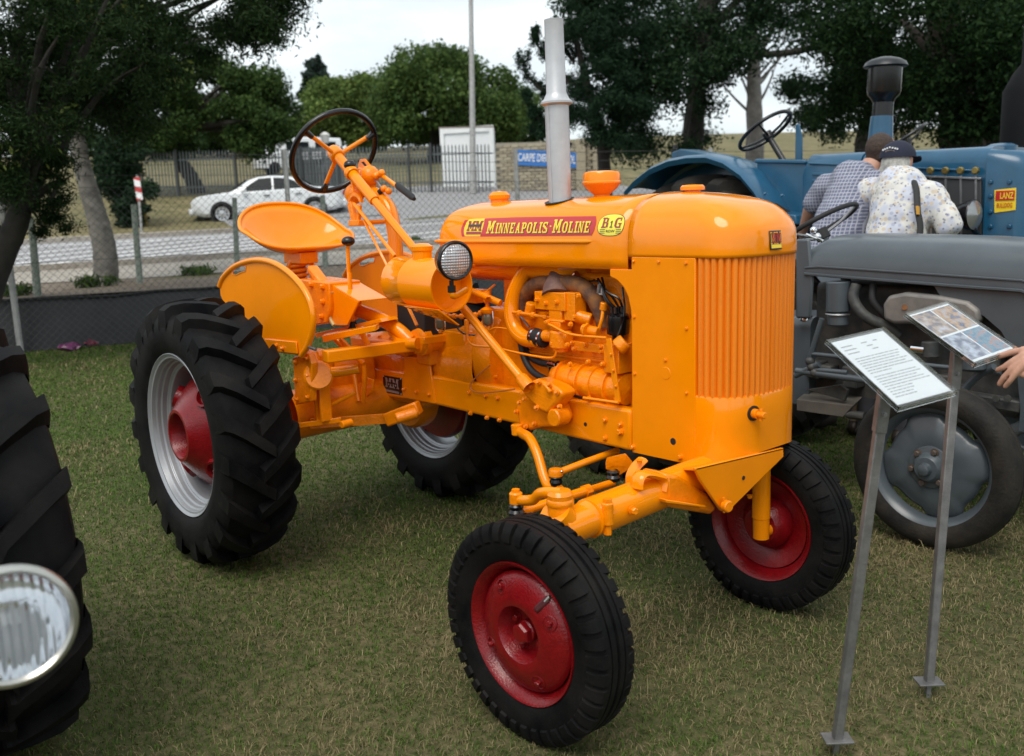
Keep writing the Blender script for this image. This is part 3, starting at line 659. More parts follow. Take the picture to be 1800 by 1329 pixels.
SLAB = {'M': [Q(.10, 0, .27, 1), Q(.73, 0, .90, 1), [(.12, 1), (.34, 1), (.57, .22), (.43, .22)], [(.88, 1), (.66, 1), (.43, .22), (.57, .22)], Q(0, 0, .37, .13), Q(.63, 0, 1, .13), Q(0, .87, .2, 1), Q(.8, .87, 1, 1)],
        'I': [Q(.28, 0, .72, 1), Q(0, 0, 1, .13), Q(0, .87, 1, 1)],
        'N': [Q(.10, 0, .26, 1), Q(.74, 0, .90, 1), [(.10, 1), (.34, 1), (.90, 0), (.66, 0)], Q(0, 0, .38, .13), Q(0, .87, .2, 1), Q(.62, .87, 1, 1)],
        'E': [Q(.12, 0, .40, 1), Q(0, .86, .95, 1), Q(0, 0, .95, .14), Q(.4, .43, .74, .57), Q(.80, .68, .95, .9), Q(.80, .1, .95, .32)],
        'A': [[(.38, 1), (.62, 1), (.30, 0), (.09, 0)], [(.38, 1), (.62, 1), (.94, 0), (.68, 0)], Q(.24, .27, .76, .42), Q(0, 0, .38, .12), Q(.59, 0, 1, .12)],
        'P': [Q(.14, 0, .42, 1), Q(0, 0, .58, .13), Q(0, .87, .3, 1), Q(.4, .87, .78, 1), Q(.4, .40, .78, .53), Q(.70, .48, .97, .92)],
        'O': [Q(0, .2, .29, .8), Q(.71, .2, 1, .8), Q(.24, .86, .76, 1), Q(.24, 0, .76, .14), [(0, .78), (.29, .78), (.4, .87), (.26, 1)], [(1, .78), (.71, .78), (.6, .87), (.74, 1)], [(0, .22), (.29, .22), (.4, .13), (.26, 0)], [(1, .22), (.71, .22), (.6, .13), (.74, 0)]],
        'L': [Q(.14, 0, .44, 1), Q(0, .87, .6, 1), Q(0, 0, .95, .14), Q(.80, .1, .95, .36)],
        'S': [Q(.12, .86, .86, 1), Q(0, .58, .28, .9), [(0, .62), (.25, .74), (1, .40), (.76, .27)], Q(.73, .1, 1, .44), Q(.12, 0, .88, .14), Q(.76, .72, .9, .95), Q(.06, .05, .2, .28)],
        'B': [Q(.12, 0, .4, 1), Q(0, 0, .7, .13), Q(0, .87, .7, 1), Q(.3, .45, .75, .57), Q(.66, .55, .93, .93), Q(.70, .06, 1, .5)],
        'G': [Q(0, .2, .3, .8), Q(.22, .86, .9, 1), Q(.22, 0, .8, .14), [(0, .78), (.3, .78), (.4, .87), (.24, 1)], [(0, .22), (.3, .22), (.4, .13), (.24, 0)], Q(.70, 0, .92, .46), Q(.52, .36, 1, .48), Q(.76, .68, .9, .95)],
        '1': [Q(.35, 0, .68, 1), Q(.05, 0, 1, .13), [(.35, 1), (.35, .78), (.05, .66), (.05, .78)]], '-': [Q(.2, .4, .8, .6)]}
def slab_letter(ch, x0, z0, w, h, m, lift, parent):
    """slab-serif capital laid on the bonnet side, strokes a hair apart in height"""
    vs, fs = [], []
    for i_, q_ in enumerate(SLAB[ch]):
        for k_ in range(9):
            t_ = k_/8; n0 = len(vs)
            for e_ in (0, 1):
                a_, b_ = q_[e_], q_[3-e_]; vs.append((x0+(a_[0]+(b_[0]-a_[0])*t_)*w, z0+(a_[1]+(b_[1]-a_[1])*t_)*h, i_*.00004))
            if k_: fs.append((n0-2, n0-1, n0+1, n0))
    me = MB().add(vs, fs).mesh('lettering', m, smooth=0); onhood(me, 0, 0, lift); o = bpy.data.objects.new('lettering', me); COL.objects.link(o); o.parent = parent
def word(first, rest, u0, u1, parent):
    """large initial and small capitals, each with a dark drop shadow"""
    a, b = S(u0, 398, .23).x, S(u1, 398, .23).x; wd = lambda ch: {'I': .6, 'M': 1.35}.get(ch, 1.)
    tot = wd(first)*1.25+sum(wd(c_) for c_ in rest); un = (b-a)/tot; x = a; zb = tz-th*.5
    for k_, ch in enumerate(first+rest):
        w = wd(ch)*un*(1.25 if k_ == 0 else 1.); h = th*(1. if k_ == 0 else .82)
        slab_letter(ch, x+w*.04+.0024, zb-.0020, w*.84, h, INK, .0020, parent); slab_letter(ch, x+w*.04, zb, w*.84, h, YEL, .0026, parent); x += w
word('M', 'INNEAPOLIS', 855, 964, strip_o); word('M', 'OLINE', 971, 1038, strip_o)
slab_letter('-', S(965.5, 398, .23).x, tz-.012, .012, .024, YEL, .0026, strip_o)
def mm_badge(uc, wpx, vc, parent):
    xc = S(uc, vc, .23); w = S(uc+wpx/2, vc, .23).x-S(uc-wpx/2, vc, .23).x; h = S(uc, vc-14, .23).z-S(uc, vc+14, .23).z
    for (t, ww, hh_, dz, m, l) in (('MM', w, h*.62, h*.10, INK, .0021), ('MM', w*.95, h*.56, h*.10, DKRED, .0026)):
        for q_ in (0, 1): slab_letter('M', xc.x-ww/2+q_*ww*.51, xc.z+dz-hh_/2, ww*.49, hh_, m, l, parent)
    me = MB().add([(-w*.42, -h*.07, 0), (w*.42, -h*.07, 0), (w*.42, h*.07, 0), (-w*.42, h*.07, 0)], [(0, 1, 2, 3)]).mesh('badge_bar', INK, smooth=0); onhood(me, xc.x, xc.z+h*.12, .003); o = bpy.data.objects.new('badge_bar', me); COL.objects.link(o); o.parent = parent
    me = MB().add([(-w*.5, -h*.08, 0), (w*.5, -h*.08, 0), (w*.5, h*.08, 0), (-w*.5, h*.08, 0)], [(0, 1, 2, 3)]).mesh('badge_bar', DKRED, smooth=0); onhood(me, xc.x, xc.z-h*.34, .0028); o = bpy.data.objects.new('badge_bar', me); COL.objects.link(o); o.parent = parent
mm_badge(833.5, 26, 400, strip_o)
# yellow row badge
ov = [(1074.5+22.5*math.copysign(abs(math.cos(a))**.75, math.cos(a)), 395.5+18.5*math.copysign(abs(math.sin(a))**.75, math.sin(a))) for a in np.linspace(0, 2*math.pi, 32, endpoint=False)]
by_o = decal_poly([(1074.5+(u-1074.5)*1.045, 395.5+(v-395.5)*1.05) for u, v in ov], .0012, INK, 'row_badge', hood)
decal_poly(ov, .0016, mat('badge_yellow', (.86, .74, .05), .35, 0, .4), 'badge_ground', by_o)
def hoodtext(t, uc, vc, wpx, hpx, m, parent, bold=.02, lift=.0026):
    xc = S(uc, vc, .23); w = S(uc+wpx/2, vc, .23).x-S(uc-wpx/2, vc, .23).x; h = S(uc, vc-hpx/2, .23).z-S(uc, vc+hpx/2, .23).z
    me = fit(t, w, h, m, bold=bold, ext=.2); onhood(me, xc.x, xc.z, lift); o = bpy.data.objects.new('lettering', me); COL.objects.link(o); o.parent = parent
for ch, uc, vc, wp, hp, m in (('B', 1062.5, 391.5, 11, 18, DKRED), ('1', 1074, 394, 5, 12, INK), ('G', 1085.5, 391.5, 12, 18, DKRED)):
    q0, q1 = S(uc-wp/2, vc+hp/2, .23), S(uc+wp/2, vc-hp/2, .23); slab_letter(ch, q0.x, q0.z, q1.x-q0.x, q1.z-q0.z, m, .0026, by_o)
hoodtext('ROW', 1074, 406.3, 15, 4.6, INK, by_o, .01)
for vv in (403.5, 406.5, 409.5):
    for uu in (1060, 1088): hoodtext('-', uu, vv, 9, 1.0, INK, by_o, 0, .0024)
# nose badge
def nose_pt(z, ang, off=0.):
    ins = float(np.interp(z, [p[1] for p in PROF], [p[0] for p in PROF])); h = HW-ins; fx = 1.973-ins*1.85; xc = 1.83-ins*1.2
    p = V(xc+(fx-xc)*spw(math.cos(ang), SE), HYC+h*spw(math.sin(ang), SE), z); nn = V(spw(math.cos(ang), 2-SE)/(fx-xc), spw(math.sin(ang), 2-SE)/h, .12).normalized(); return p+nn*off, nn
bp_, bn = nose_pt(1.2625, R(-1)); bn = V(1, -.10, .10).normalized(); bp_ = bp_+bn*.0035; bx = V(-bn.y, bn.x, 0).normalized(); bzv = bn.cross(bx); mb4 = Matrix((bx, bzv, bn)).transposed().to_4x4()
nb_ = MB().box(bp_+bn*.003, (.054, .058, .005), mb4.to_3x3()).build('nose_badge', INK, cowl, bevel=.002)
MB().box(bp_+bn*.0062+bzv*-.019, (.046, .011, .0012), mb4.to_3x3()).build('badge_bar', YEL, nb_, smooth=0)
for (t, m, w, h, dz, off) in (('MM', YEL, .050, .036, .006, .0062), ('MM', mat('badge_red', (.42, .012, .014), .35), .046, .032, .006, .0068)):
    for q_ in (0, 1):
        vs, fs = [], []
        for i_, s_ in enumerate(SLAB['M']):
            n0 = len(vs); vs += [(-w/2+q_*w*.52+u_*w*.48, -h/2+v_*h, i_*.00004) for u_, v_ in s_]; fs.append(tuple(range(n0, n0+4)))
        put(MB().add(vs, fs).mesh('lettering', m, smooth=0), 'lettering', nb_, Matrix.Translation(bp_+bn*off+bzv*dz) @ mb4)

# ---- chassis ------------------------------------------------------
def tubeP(name, pts, r, m=None, parent=None, n=10, smooth=4, sub=True):
    p = cr(pts, smooth) if (sub and len(pts) > 2) else pts
    return MB().tube(p, r, n).build(name, m or ORANGE, parent or TR, smooth=50)
def bolts(lst, y, parent, me=None, nrm=YM):
    for (u, v) in lst: put(me or BOLT, 'bolt', parent, align(S(u, v, y), nrm, random.random()*2))
rail = MB().prism([S(592, 641, .215), S(763, 660, .215), S(1108, 720.5, .215), S(1108, 794, .215), S(764.6, 712, .215), S(592, 684, .215)], V(0, .05, 0)).build('frame_rail', ORANGE, TR, bevel=.012, seg=3)
rail2 = MB().prism([V(-.25, .645, .70), V(1.56, .645, .71), V(1.56, .645, .57), V(-.25, .645, .575)], V(0, -.05, 0)).build('frame_rail', ORANGE, TR, bevel=.012, seg=3)
bolts([(825, 690), (854, 696), (875, 700), (828, 726), (857, 734), (879, 738), (1064, 738), (1064, 770), (1091, 746)], .214, rail)
put(BOLT_L, 'bolt', rail, align(S(1091, 759, .214), YM, .3))
MB().cyl(S(1029, 746, .2148), S(1029, 746, .2148)+V(0, .002, 0), .008, 12).build('hole', BLACK_M, rail)
br = MB().prism([S(711, 626, .208), S(754, 631, .208), S(764, 710, .208), S(707.6, 699, .208)], V(0, .01, 0)).build('bracket_plate', ORANGE, TR, bevel=.003)
bolts([(711, 684), (733, 689), (755, 693)], .207, br)
# maker's plate
pc_ = [S(673, 659.5, .2125), S(706, 665, .2125), S(706.6, 695, .2125), S(673.7, 689.5, .2125)]
npl = MB().prism(pc_, V(0, .003, 0)).build('maker_plate', BLACK, TR, smooth=0)
cxp = sum(pc_, V(0, 0, 0))/4; wpl = (pc_[1]-pc_[0]).length; hpl = (pc_[0]-pc_[3]).length
xa = (pc_[1]-pc_[0]).normalized(); mpl = Matrix((xa, V(0, 0, 1), V(0, -1, 0))).transposed().to_4x4()
GREY_T = mat('plate_grey', (.35, .35, .36), .5, .4)
for q_ in (0, 1):
    vs, fs = [], []
    for i_, s_ in enumerate(SLAB['M']):
        n0 = len(vs); vs += [(-wpl*.37+q_*wpl*.38+u_*wpl*.36, -hpl*.27+v_*hpl*.54, i_*.00004) for u_, v_ in s_]; fs.append(tuple(range(n0, n0+4)))
    put(MB().add(vs, fs).mesh('lettering', GREY_T, smooth=0), 'lettering', npl, Matrix.Translation(cxp+V(0, -.0015, hpl*.12)) @ mpl)
MB().box(cxp+V(0, -.0022, hpl*.12), (wpl*.5, .001, hpl*.09)).build('plate_bar', BLACK, npl, smooth=0)
MB().box(cxp+V(0, -.0012, -hpl*.36), (wpl*.7, .001, hpl*.12), Matrix.Identity(3)).build('plate_bar', GREY_T, npl, smooth=0)
for (u, v) in ((674, 661), (704.5, 666), (705, 693), (675, 688)): MB().ball(S(u, v, .2115), .0035, 8).build('rivet', CHROME, npl)

# ---- engine -------------------------------------------------------
eng = MB().box((1.12, .43, .80), (.84, .27, .40)).build('engine_block', ORANGE_C, TR, bevel=.012)
hd = MB().box((1.16, .44, 1.075), (.74, .22, .15)).build('cylinder_head', ORANGE_C, TR, bevel=.015)
MB().box((1.15, .44, 1.165), (.68, .16, .05)).build('valve_cover', ORANGE_C, TR, bevel=.02)
MB().box((1.14, .43, .60), (.72, .2, .12)).build('oil_pan', ORANGE_C, TR, bevel=.03)
for u in range(935, 1090, 22): put(BOLT, 'bolt', eng, align(S(u, 610+(u-935)*.06, .294), YM))
MB().bar(S(930, 618, .292), S(1100, 640, .292), .012, .012).build('block_rib', ORANGE_C, eng, bevel=.004)
# bell housing
bh = MB().lathe([(0, -.10), (.19, -.10), (.215, -.08), (.215, .0), (.205, .02), (.0, .02)], V(.80, .43, .80), (1, 0, 0), 40).build('bell_housing', ORANGE_C, TR)
for k in range(10):
    a = R(20+k*36); put(BOLT, 'bolt', bh, align(V(.822, .43+.19*math.cos(a), .80+.19*math.sin(a)), (1, 0, 0)))
tran = MB().lathe([(.0, 0), (.12, 0), (.14, .02), (.13, .2), (.17, .42), (.19, .62)], V(.10, .36, .72), (1, .06, .05), 28).build('gear_case', ORANGE_C, TR)
MB().box(S(748, 640, .32), (.18, .16, .22)).build('clutch_case', ORANGE_C, TR, bevel=.02)
for (u0, v0, u1, v1, w) in ((776, 605, 803, 655, .012), (740, 612, 772, 660, .012), (840, 612, 828, 655, .012)):
    MB().bar(S(u0, v0, .26), S(u1, v1, .26), .05, .012).build('web_plate', ORANGE, TR, bevel=.002)
MB().cyl(S(783, 622, .25), S(806, 640, .25), .026, 14, .004).cyl(S(806, 640, .25), S(816, 647, .25), .017, 12, .003).cyl(S(795, 631, .25), S(798, 634, .25), .032, 6).build('union_fitting', ORANGE_C, TR)
MB().box(S(812, 600, .30), (.19, .12, .10)).build('fuel_box', ORANGE, TR, bevel=.006)
# tank belly under the bonnet
MB().tube([V(.55, .43, 1.17), V(.62, .43, 1.165), V(1.18, .43, 1.165), V(1.25, .43, 1.17)], [.12, .165, .165, .1], 24, flat=.42).build('fuel_tank', ORANGE, TR)
# intake tube
tubeP('intake_tube', [S(935, 462, .30), S(918, 485, .285), S(903, 520, .27), S(899, 550, .26), S(906, 578, .255), S(923, 595, .25), S(945, 598, .25)], .030, n=18, smooth=6)
hose = MB().cyl(S(936, 590, .25), S(959, 597, .25), .032, 16, .003).build('hose_joint', BLACK_M, TR)
for u in (941, 954): MB().lathe([(.0325, -.004), (.0345, -.004), (.0345, .004), (.0325, .004)], S(u, 592+(u-941)*.3, .25), S(959, 597, .25)-S(936, 590, .25), 18).build('hose_clip', CHROME, hose)
# carburettor
cb = MB().cyl(S(985, 580, .245), S(985, 612, .245), .040, 18, .006).cyl(S(985, 609, .245), S(985, 618, .245), .03, 16, .006)
cb.box(S(985, 572, .25), (.06, .06, .03)).cyl(S(957, 590, .245), S(1002, 592, .245), .022, 14, .003).build('carburettor', ORANGE_C, TR, bevel=.003)
MB().box(S(984, 552, .25), (.065, .05, .05)).cyl(S(984, 530, .26), S(984, 578, .25), .02, 12).box(S(984, 563, .25), (.085, .06, .010)).build('carburettor_neck', ORANGE_C, TR, bevel=.004)
for (u, v) in ((963, 566), (1004, 570), (972, 604), (998, 606)): put(BOLT, 'bolt', TR, align(S(u, v, .215), YM))
# inlet manifold and exhaust manifold
mf = MB().box(S(979, 528, .26), (.16, .075, .065)).box(S(1011, 538, .262), (.055, .06, .10)).cyl(S(935, 532, .27), S(930, 560, .27), .022, 12, .004).cyl(S(1012, 555, .255), S(1040, 563, .28), .024, 14, .004).build('intake_manifold', ORANGE_C, TR, bevel=.014, seg=3)
for (u, v) in ((945, 527), (960, 533), (979, 531), (1011, 557), (1018, 520)): put(BOLT, 'bolt', mf, align(S(u, v, .222), YM))
tubeP('exhaust_manifold', [S(922, 545, .31), S(924, 520, .30), S(945, 500, .29), S(985, 497, .285), S(1020, 502, .285), S(1042, 522, .29), S(1056, 548, .30), S(1064, 575, .31)], .030, RUST, n=16, smooth=6)
tubeP('exhaust_riser', [S(978, 516, .27), S(980, 495, .285), S(984, 470, .31), V(1.11, .352, 1.30), V(1.11, .352, 1.37)], [.046]*9+[.04]*8, SCORCH, n=18, smooth=4) if False else None
ris = MB().tube([S(979, 520, .262), S(979, 505, .275), S(982, 488, .295), S(984, 470, .315), V(1.11, .352, 1.28), V(1.11, .352, 1.38)], [.056, .050, .038, .034, .036, .040], 20).build('exhaust_riser', SCORCH, TR)
# fuel elbow pipe with nuts
def beaded(name, pts, r, nb_, br_, parent=None):
    o = tubeP(name, pts, r, ORANGE_C, parent); P = cr(pts, 8)
    for k in range(nb_):
        i = int((k+.5)/nb_*(len(P)-1)); d = (P[min(i+1, len(P)-1)]-P[i-1]).normalized()
        MB().lathe([(0, -.008), (br_, -.008), (br_, .008), (0, .008)], P[i], d, 6).build('pipe_nut', ORANGE_C, o, smooth=20, bevel=.002)
    return o
beaded('fuel_pipe', [S(902, 549, .24), S(925, 552, .24), S(950, 556, .24), S(968, 558, .25)], .007, 3, .0125)
# sediment bowls
GLASSB = mat('bowl_glass', (.16, .14, .09), .08, 0, 0, spec=.9)
for (u, v, yy) in ((773, 553, .16), (857, 546, .235)):
    c = S(u, v, yy); d = MB().lathe([(.022, -.012), (.027, -.006), (.028, .006), (.018, .012), (.008, .016), (.008, .06), (.014, .062), (.014, .075), (0, .078)], c, (0, 0, 1), 18).build('bowl_head', ORANGE_C, TR)
    MB().lathe([(.019, -.01), (.021, -.02), (.021, -.045), (.014, -.056), (0, -.058)], c, (0, 0, 1), 18).build('glass_bowl', GLASSB, d)
    MB().lathe([(0, -.075), (.009, -.075), (.009, -.06), (.014, -.058), (0, -.057)], c, (0, 0, 1), 10).build('thumb_nut', ORANGE_C, d)
    tubeP('bowl_bail', [c+V(.03, 0, .0), c+V(.032, 0, -.05), c+V(.015, 0, -.068), c+V(-.015, 0, -.068), c+V(-.032, 0, -.05), c+V(-.03, 0, 0)], .0025, CHROME, d, 6)
    MB().bar(c+V(.01, -.01, .045), c+V(.05, -.03, .06), .014, .004).build('tap_lever', ORANGE_C, d)
beaded('fuel_pipe', [S(780, 553, .16), S(805, 556, .17), S(830, 555, .2), S(850, 548, .23)], .006, 6, .0115)
beaded('fuel_pipe', [S(820, 562, .18), S(821, 585, .18)], .008, 4, .011)
tubeP('copper_line', [S(821, 585, .18), S(824, 600, .18), S(836, 608, .18), S(865, 610, .19), S(900, 618, .2), S(940, 626, .21), S(968, 629, .22), S(977, 622, .22), S(978, 600, .22)], .0045, n=8)
tubeP('fuel_line', [S(862, 580, .235), S(872, 576, .235), S(895, 579, .235), S(935, 590, .235)], .0035, n=8)
tubeP('throttle_rod', [S(957, 566, .215), S(975, 575, .21), S(1005, 588, .21), S(1066, 594, .21)], .005, n=8)
tubeP('choke_rod', [S(795, 490, .2), S(800, 505, .2)], .004, n=6)
tubeP('oil_line', [S(862, 642, .21), S(838, 662, .205), S(827, 676, .2), S(832, 688, .2), S(858, 690, .19), S(905, 684, .15)], .003, mat('copper_orange', (.55, .17, .04), .4), n=6)
# hydraulic pump and bracket
pa, pb = S(972, 660, .265), S(1103, 672, .265)
ph = MB().lathe([(0, 0), (.03, .0), (.045, .012), (.055, .04), (.058, .10), (.062, .102), (.062, .125), (.058, .127), (.058, .2), (.064, .202), (.064, .23), (.058, .232), (.055, .36), (.0, .37)], V(pa.x, .275, pa.z-.002), V(1, 0, -.02), 32).build('hydraulic_pump', ORANGE_C, TR)
for (u, v) in ((1003, 640), (1003, 690), (1035, 636), (1036, 700), (1060, 640), (1085, 700)): put(BOLT, 'bolt', ph, align(S(u, v, .22), YM))
MB().box(S(1090, 628, .27), (.07, .09, .10)).cyl(S(1085, 612, .22), S(1100, 600, .24), .03, 12, .004).build('pump_mount', ORANGE_C, TR, bevel=.01)
MB().bar(S(1070, 595, .205), S(1087, 707, .205), .006, .022, upv=(1, 0, .3)).build('belt_brace', ORANGE, TR, bevel=.001)
for t in (.25, .5, .75): put(BOLT_S, 'screw', TR, align(S(1070+17*t, 595+112*t, .201), YM))
tubeP('lower_cable', [S(990, 690, .205), S(1010, 697, .2), S(1045, 702, .2), S(1087, 708, .2)], .0055, ORANGE, n=8)
MB().cyl(S(1010, 696, .2), S(1026, 700, .2), .0065, 8).build('cable_end', BLACK, TR)
BLKHOSE = mat('black_hose', (.014, .016, .018), .55)
tubeP('hydraulic_hose', [S(915, 600, .27), S(921, 628, .265), S(935, 652, .26), S(958, 666, .255), S(972, 668, .25)], .013, BLKHOSE, n=12)
tubeP('hydraulic_hose', [S(920, 604, .29), S(930, 625, .285), S(950, 637, .28), S(972, 641, .27)], .013, BLKHOSE, n=12)
for (u, v, y) in ((966, 640, .262), (966, 667, .248)):
    a = S(u, v, y); b = S(u+28, v+5 if v < 650 else v+8, y); MB().cyl(a, a.lerp(b, .5), .016, 14, .002).cyl(a.lerp(b, .5), a.lerp(b, .65), .018, 6).cyl(a.lerp(b, .65), b, .012, 12).build('hose_fitting', CHROME, TR, smooth=25)
MB().box(S(975, 655, .25), (.06, .003, .035)).build('pump_tag', BLACK, TR, smooth=0)
# distributor and leads
dc = S(1086, 568, .27)
db = MB().lathe([(.02, -.09), (.02, -.04), (.038, -.035), (.040, .01), (.036, .03), (.02, .035), (0, .035)], dc, (.1, -.1, 1), 20).build('distributor', BLACK, TR)
for k in range(4):
    p = dc+V(.018*math.cos(k*1.57+.5), .018*math.sin(k*1.57+.5), .035)
    MB().cyl(p, p+V(-.002, 0, .02), .008, 8).build('lead_boot', BLACK, db)
    tubeP('spark_lead', [p+V(0, 0, .015), p+V(-.01-.008*k, -.01, .05), S(1066-k*4, 512-k*5, .26), S(1058-k*7, 488+k*2, .29)], .0042, BLACK, db, 6)
MB().cyl(S(1052, 515, .25), S(1054, 500, .25), .007, 8).build('spark_plug_cap', STEEL, TR)
MB().cyl(S(1008, 487, .30), S(1014, 481, .30), .012, 10).build('plug_terminal', CHROME, TR)

# small engine fittings
MB().tube(cr([S(1040, 600, .25), S(1050, 585, .245), S(1058, 560, .25), S(1060, 540, .26)], 5), .006, 8).build('dipstick_tube', ORANGE, TR)
MB().cyl(S(1062, 532, .26), S(1060, 545, .26), .013, 12, .002).build('oil_filler_cap', ORANGE_C, TR)
MB().cyl(S(1024, 578, .23), S(1052, 584, .24), .018, 14, .003).cyl(S(1030, 579, .222), S(1033, 580, .222), .024, 6).build('governor_arm', ORANGE_C, TR)
MB().prism([S(1000, 598, .25), S(1060, 606, .25), S(1064, 622, .25), S(1004, 616, .25)], V(0, .012, 0)).build('side_cover', ORANGE_C, TR, bevel=.003)
bolts([(1006, 603), (1030, 606), (1056, 610), (1010, 613), (1058, 618)], .249, eng)
for k in range(4): MB().cyl(S(1000+k*19, 508+k*3, .30), S(1003+k*19, 494+k*3, .30), .011, 10).build('spark_plug', WHITE_P, TR)
MB().tube(cr([S(930, 575, .27), S(918, 560, .27), S(905, 545, .30)], 4), .005, 8).build('vacuum_pipe', STEEL, TR)
MB().tube(cr([S(870, 500, .30), S(850, 520, .27), S(858, 540, .24)], 5), .0045, 8).build('feed_pipe', ORANGE, TR)
MB().tube(cr([S(1085, 595, .24), S(1092, 575, .25), S(1098, 545, .27), S(1094, 505, .30)], 5), .004, 6).build('coil_lead', BLACK, TR)
MB().box(S(838, 520, .27), (.09, .08, .05)).cyl(S(820, 512, .27), S(822, 500, .27), .02, 12, .003).build('regulator_box', ORANGE_C, TR, bevel=.006)
MB().tube(cr([S(808, 530, .2), S(800, 560, .2), S(812, 585, .22), S(850, 590, .25)], 5), .0035, BLACK and 6).build('wiring', BLACK, TR)
MB().lathe([(.06, -.01), (.066, -.008), (.066, .008), (.06, .01)], V(ph.location.x+.0, 0, 0), (1, 0, 0), 4) if False else None
for dx_ in (.06, .165, .30): MB().lathe([(.056, -.004), (.0675, -.003), (.0675, .003), (.056, .004)], V(pa.x+dx_, .275, pa.z-.002-.02*dx_), V(1, 0, -.02), 32).build('pump_rib', ORANGE_C, ph)
# ---- air cleaner can and headlamp --------------------------------
ca, cb_ = S(690, 484, -.03), S(790, 498, -.03); cd = (cb_-ca).normalized()
ca = V(.60, -.03, 1.128); cd = V(1, 0, -.03).normalized(); ln = .335
can = MB().lathe([(0, .0), (.075, .0), (.092, .012), (.095, .03), (.095, .125), (.0965, .127), (.0965, .132), (.095, .134), (.095, ln), (.089, ln), (.089, ln-.06), (.0, ln-.062)], ca, cd, 40).build('oil_can_tank', ORANGE, TR)
MB().lathe([(.037, .06), (.037, .128), (.041, .131), (.042, .146), (.026, .156), (0, .158)], ca+cd*.16+V(0, 0, -.01), (0, 0, 1), 26).build('filler_neck', ORANGE, can)
MB().prism([ca+cd*.12+V(0, -.09, -.075), ca+cd*.36+V(0, -.09, -.075), ca+cd*.36+V(0, 0, -.14), ca+cd*.12+V(0, 0, -.115)], V(0, .012, 0)).build('can_cradle', ORANGE, can, bevel=.003)
MB().box(S(770, 537, .0), (.05, .05, .02)).build('can_foot', ORANGE, TR, bevel=.003)
hc = S(799, 458, -.11); hdv = V(.985, -.16, -.03).normalized()
lampb = MB().lathe([(0, -.085), (.026, -.08), (.046, -.062), (.060, -.032), (.066, -.005), (.0685, .0), (.0685, .008), (.064, .010), (.061, .008)], hc, hdv, 36).build('headlamp', BLACK, TR)
LENS = mat('prismatic_lens', (.50, .52, .55), .16, .6, .5)
t_ = LENS.node_tree; bs = t_.nodes['Principled BSDF']; tc = t_.nodes.new('ShaderNodeTexCoord'); vo = t_.nodes.new('ShaderNodeTexVoronoi'); vo.inputs['Scale'].default_value = 105; vo.inputs['Randomness'].default_value = .0
bpn = t_.nodes.new('ShaderNodeBump'); bpn.inputs['Strength'].default_value = .8; bpn.inputs['Distance'].default_value = .006
t_.links.new(tc.outputs['Object'], vo.inputs['Vector']); t_.links.new(vo.outputs['Distance'], bpn.inputs['Height']); t_.links.new(bpn.outputs[0], bs.inputs['Normal'])
MB().lathe([(.058, .008), (.046, .013), (.028, .017), (0, .019)], hc, hdv, 36).build('lens', LENS, lampb)
MB().lathe([(.057, .010), (.063, .013), (.0665, .010), (.063, .006)], hc, hdv, 36, close=True).build('lens_rim', BLACK, lampb)
MB().tube([hc-hdv*.03+V(0, 0, -.07), hc-hdv*.03+V(0, 0, -.11)], .008, 8).build('stud', BLACK, lampb)
MB().lathe([(0, -.012), (.014, -.012), (.014, .012), (0, .012)], hc-hdv*.03+V(0, 0, -.1), (0, 0, 1), 6).build('stud_nut', BLACK, lampb, smooth=20)
tubeP('lamp_bracket', [hc-hdv*.03+V(0, 0, -.11), hc-hdv*.03+V(0, .01, -.125), hc+V(-.06, .09, -.11)], .012, ORANGE, n=8)
MB().bar(S(805, 470, .1), S(825, 466, .2), .05, .006).build('lamp_arm', ORANGE, TR, bevel=.002)
# steering shaft
sh0, sh1 = V(-.036, .10, 1.651), V(1.176, .10, .769); sdv = (sh1-sh0).normalized()
MB().tube([sh0-sdv*.02, sh1], .0165, 16).build('steering_shaft', ORANGE, TR)
MB().tube([sh0, sh0+sdv*.36], .0225, 16).build('column_sleeve', ORANGE, TR)
MB().tube([S(790, 495, .18), S(880, 533, .24)], .014, 10).build('stay_tube', ORANGE, TR)
# steering wheel
wc = sh0-sdv*.012; wx = V(0, 1, 0); wz = sdv.cross(wx).normalized()
ring = []; Rw = .2
rim_ = MB(); NN = 48; prof = 10
for k in range(NN):
    a = 2*math.pi*k/NN; rd = wx*math.cos(a)+wz*math.sin(a); c = wc+rd*Rw
    rim_.v += [tuple(c+rd*math.cos(b)*.0125+sdv*math.sin(b)*.0125) for b in np.linspace(0, 2*math.pi, prof, endpoint=False)]
rim_.f = [(k*prof+j, k*prof+(j+1) % prof, ((k+1) % NN)*prof+(j+1) % prof, ((k+1) % NN)*prof+j) for k in range(NN) for j in range(prof)]; rim_.m = [0]*len(rim_.f)
swo = rim_.build('steering_wheel', BLACK, TR, smooth=60)
for a in (R(-90), R(30), R(150)):
    rd = wx*math.cos(a)+wz*math.sin(a)
    e = wc+rd*(Rw-.012); MB().tube([wc+sdv*.025+rd*.02, e.lerp(wc+sdv*.025, .1)], .0095, 10).build('spoke', ORANGE, swo)
    MB().tube([wc+sdv*.012+rd*(Rw-.045), wc+rd*(Rw-.01)], [.0115, .015], 10).build('spoke_sleeve', BLACK, swo)
MB().lathe([(0, -.02), (.026, -.018), (.034, .0), (.034, .035), (.03, .04), (.0, .04)], wc, sdv, 24).build('wheel_hub', ORANGE, swo)
MB().lathe([(.024, .0), (.03, .0), (.032, .012), (.03, .024), (.024, .024)], wc+sdv*.15, sdv, 20).build('sleeve_collar', ORANGE, TR)
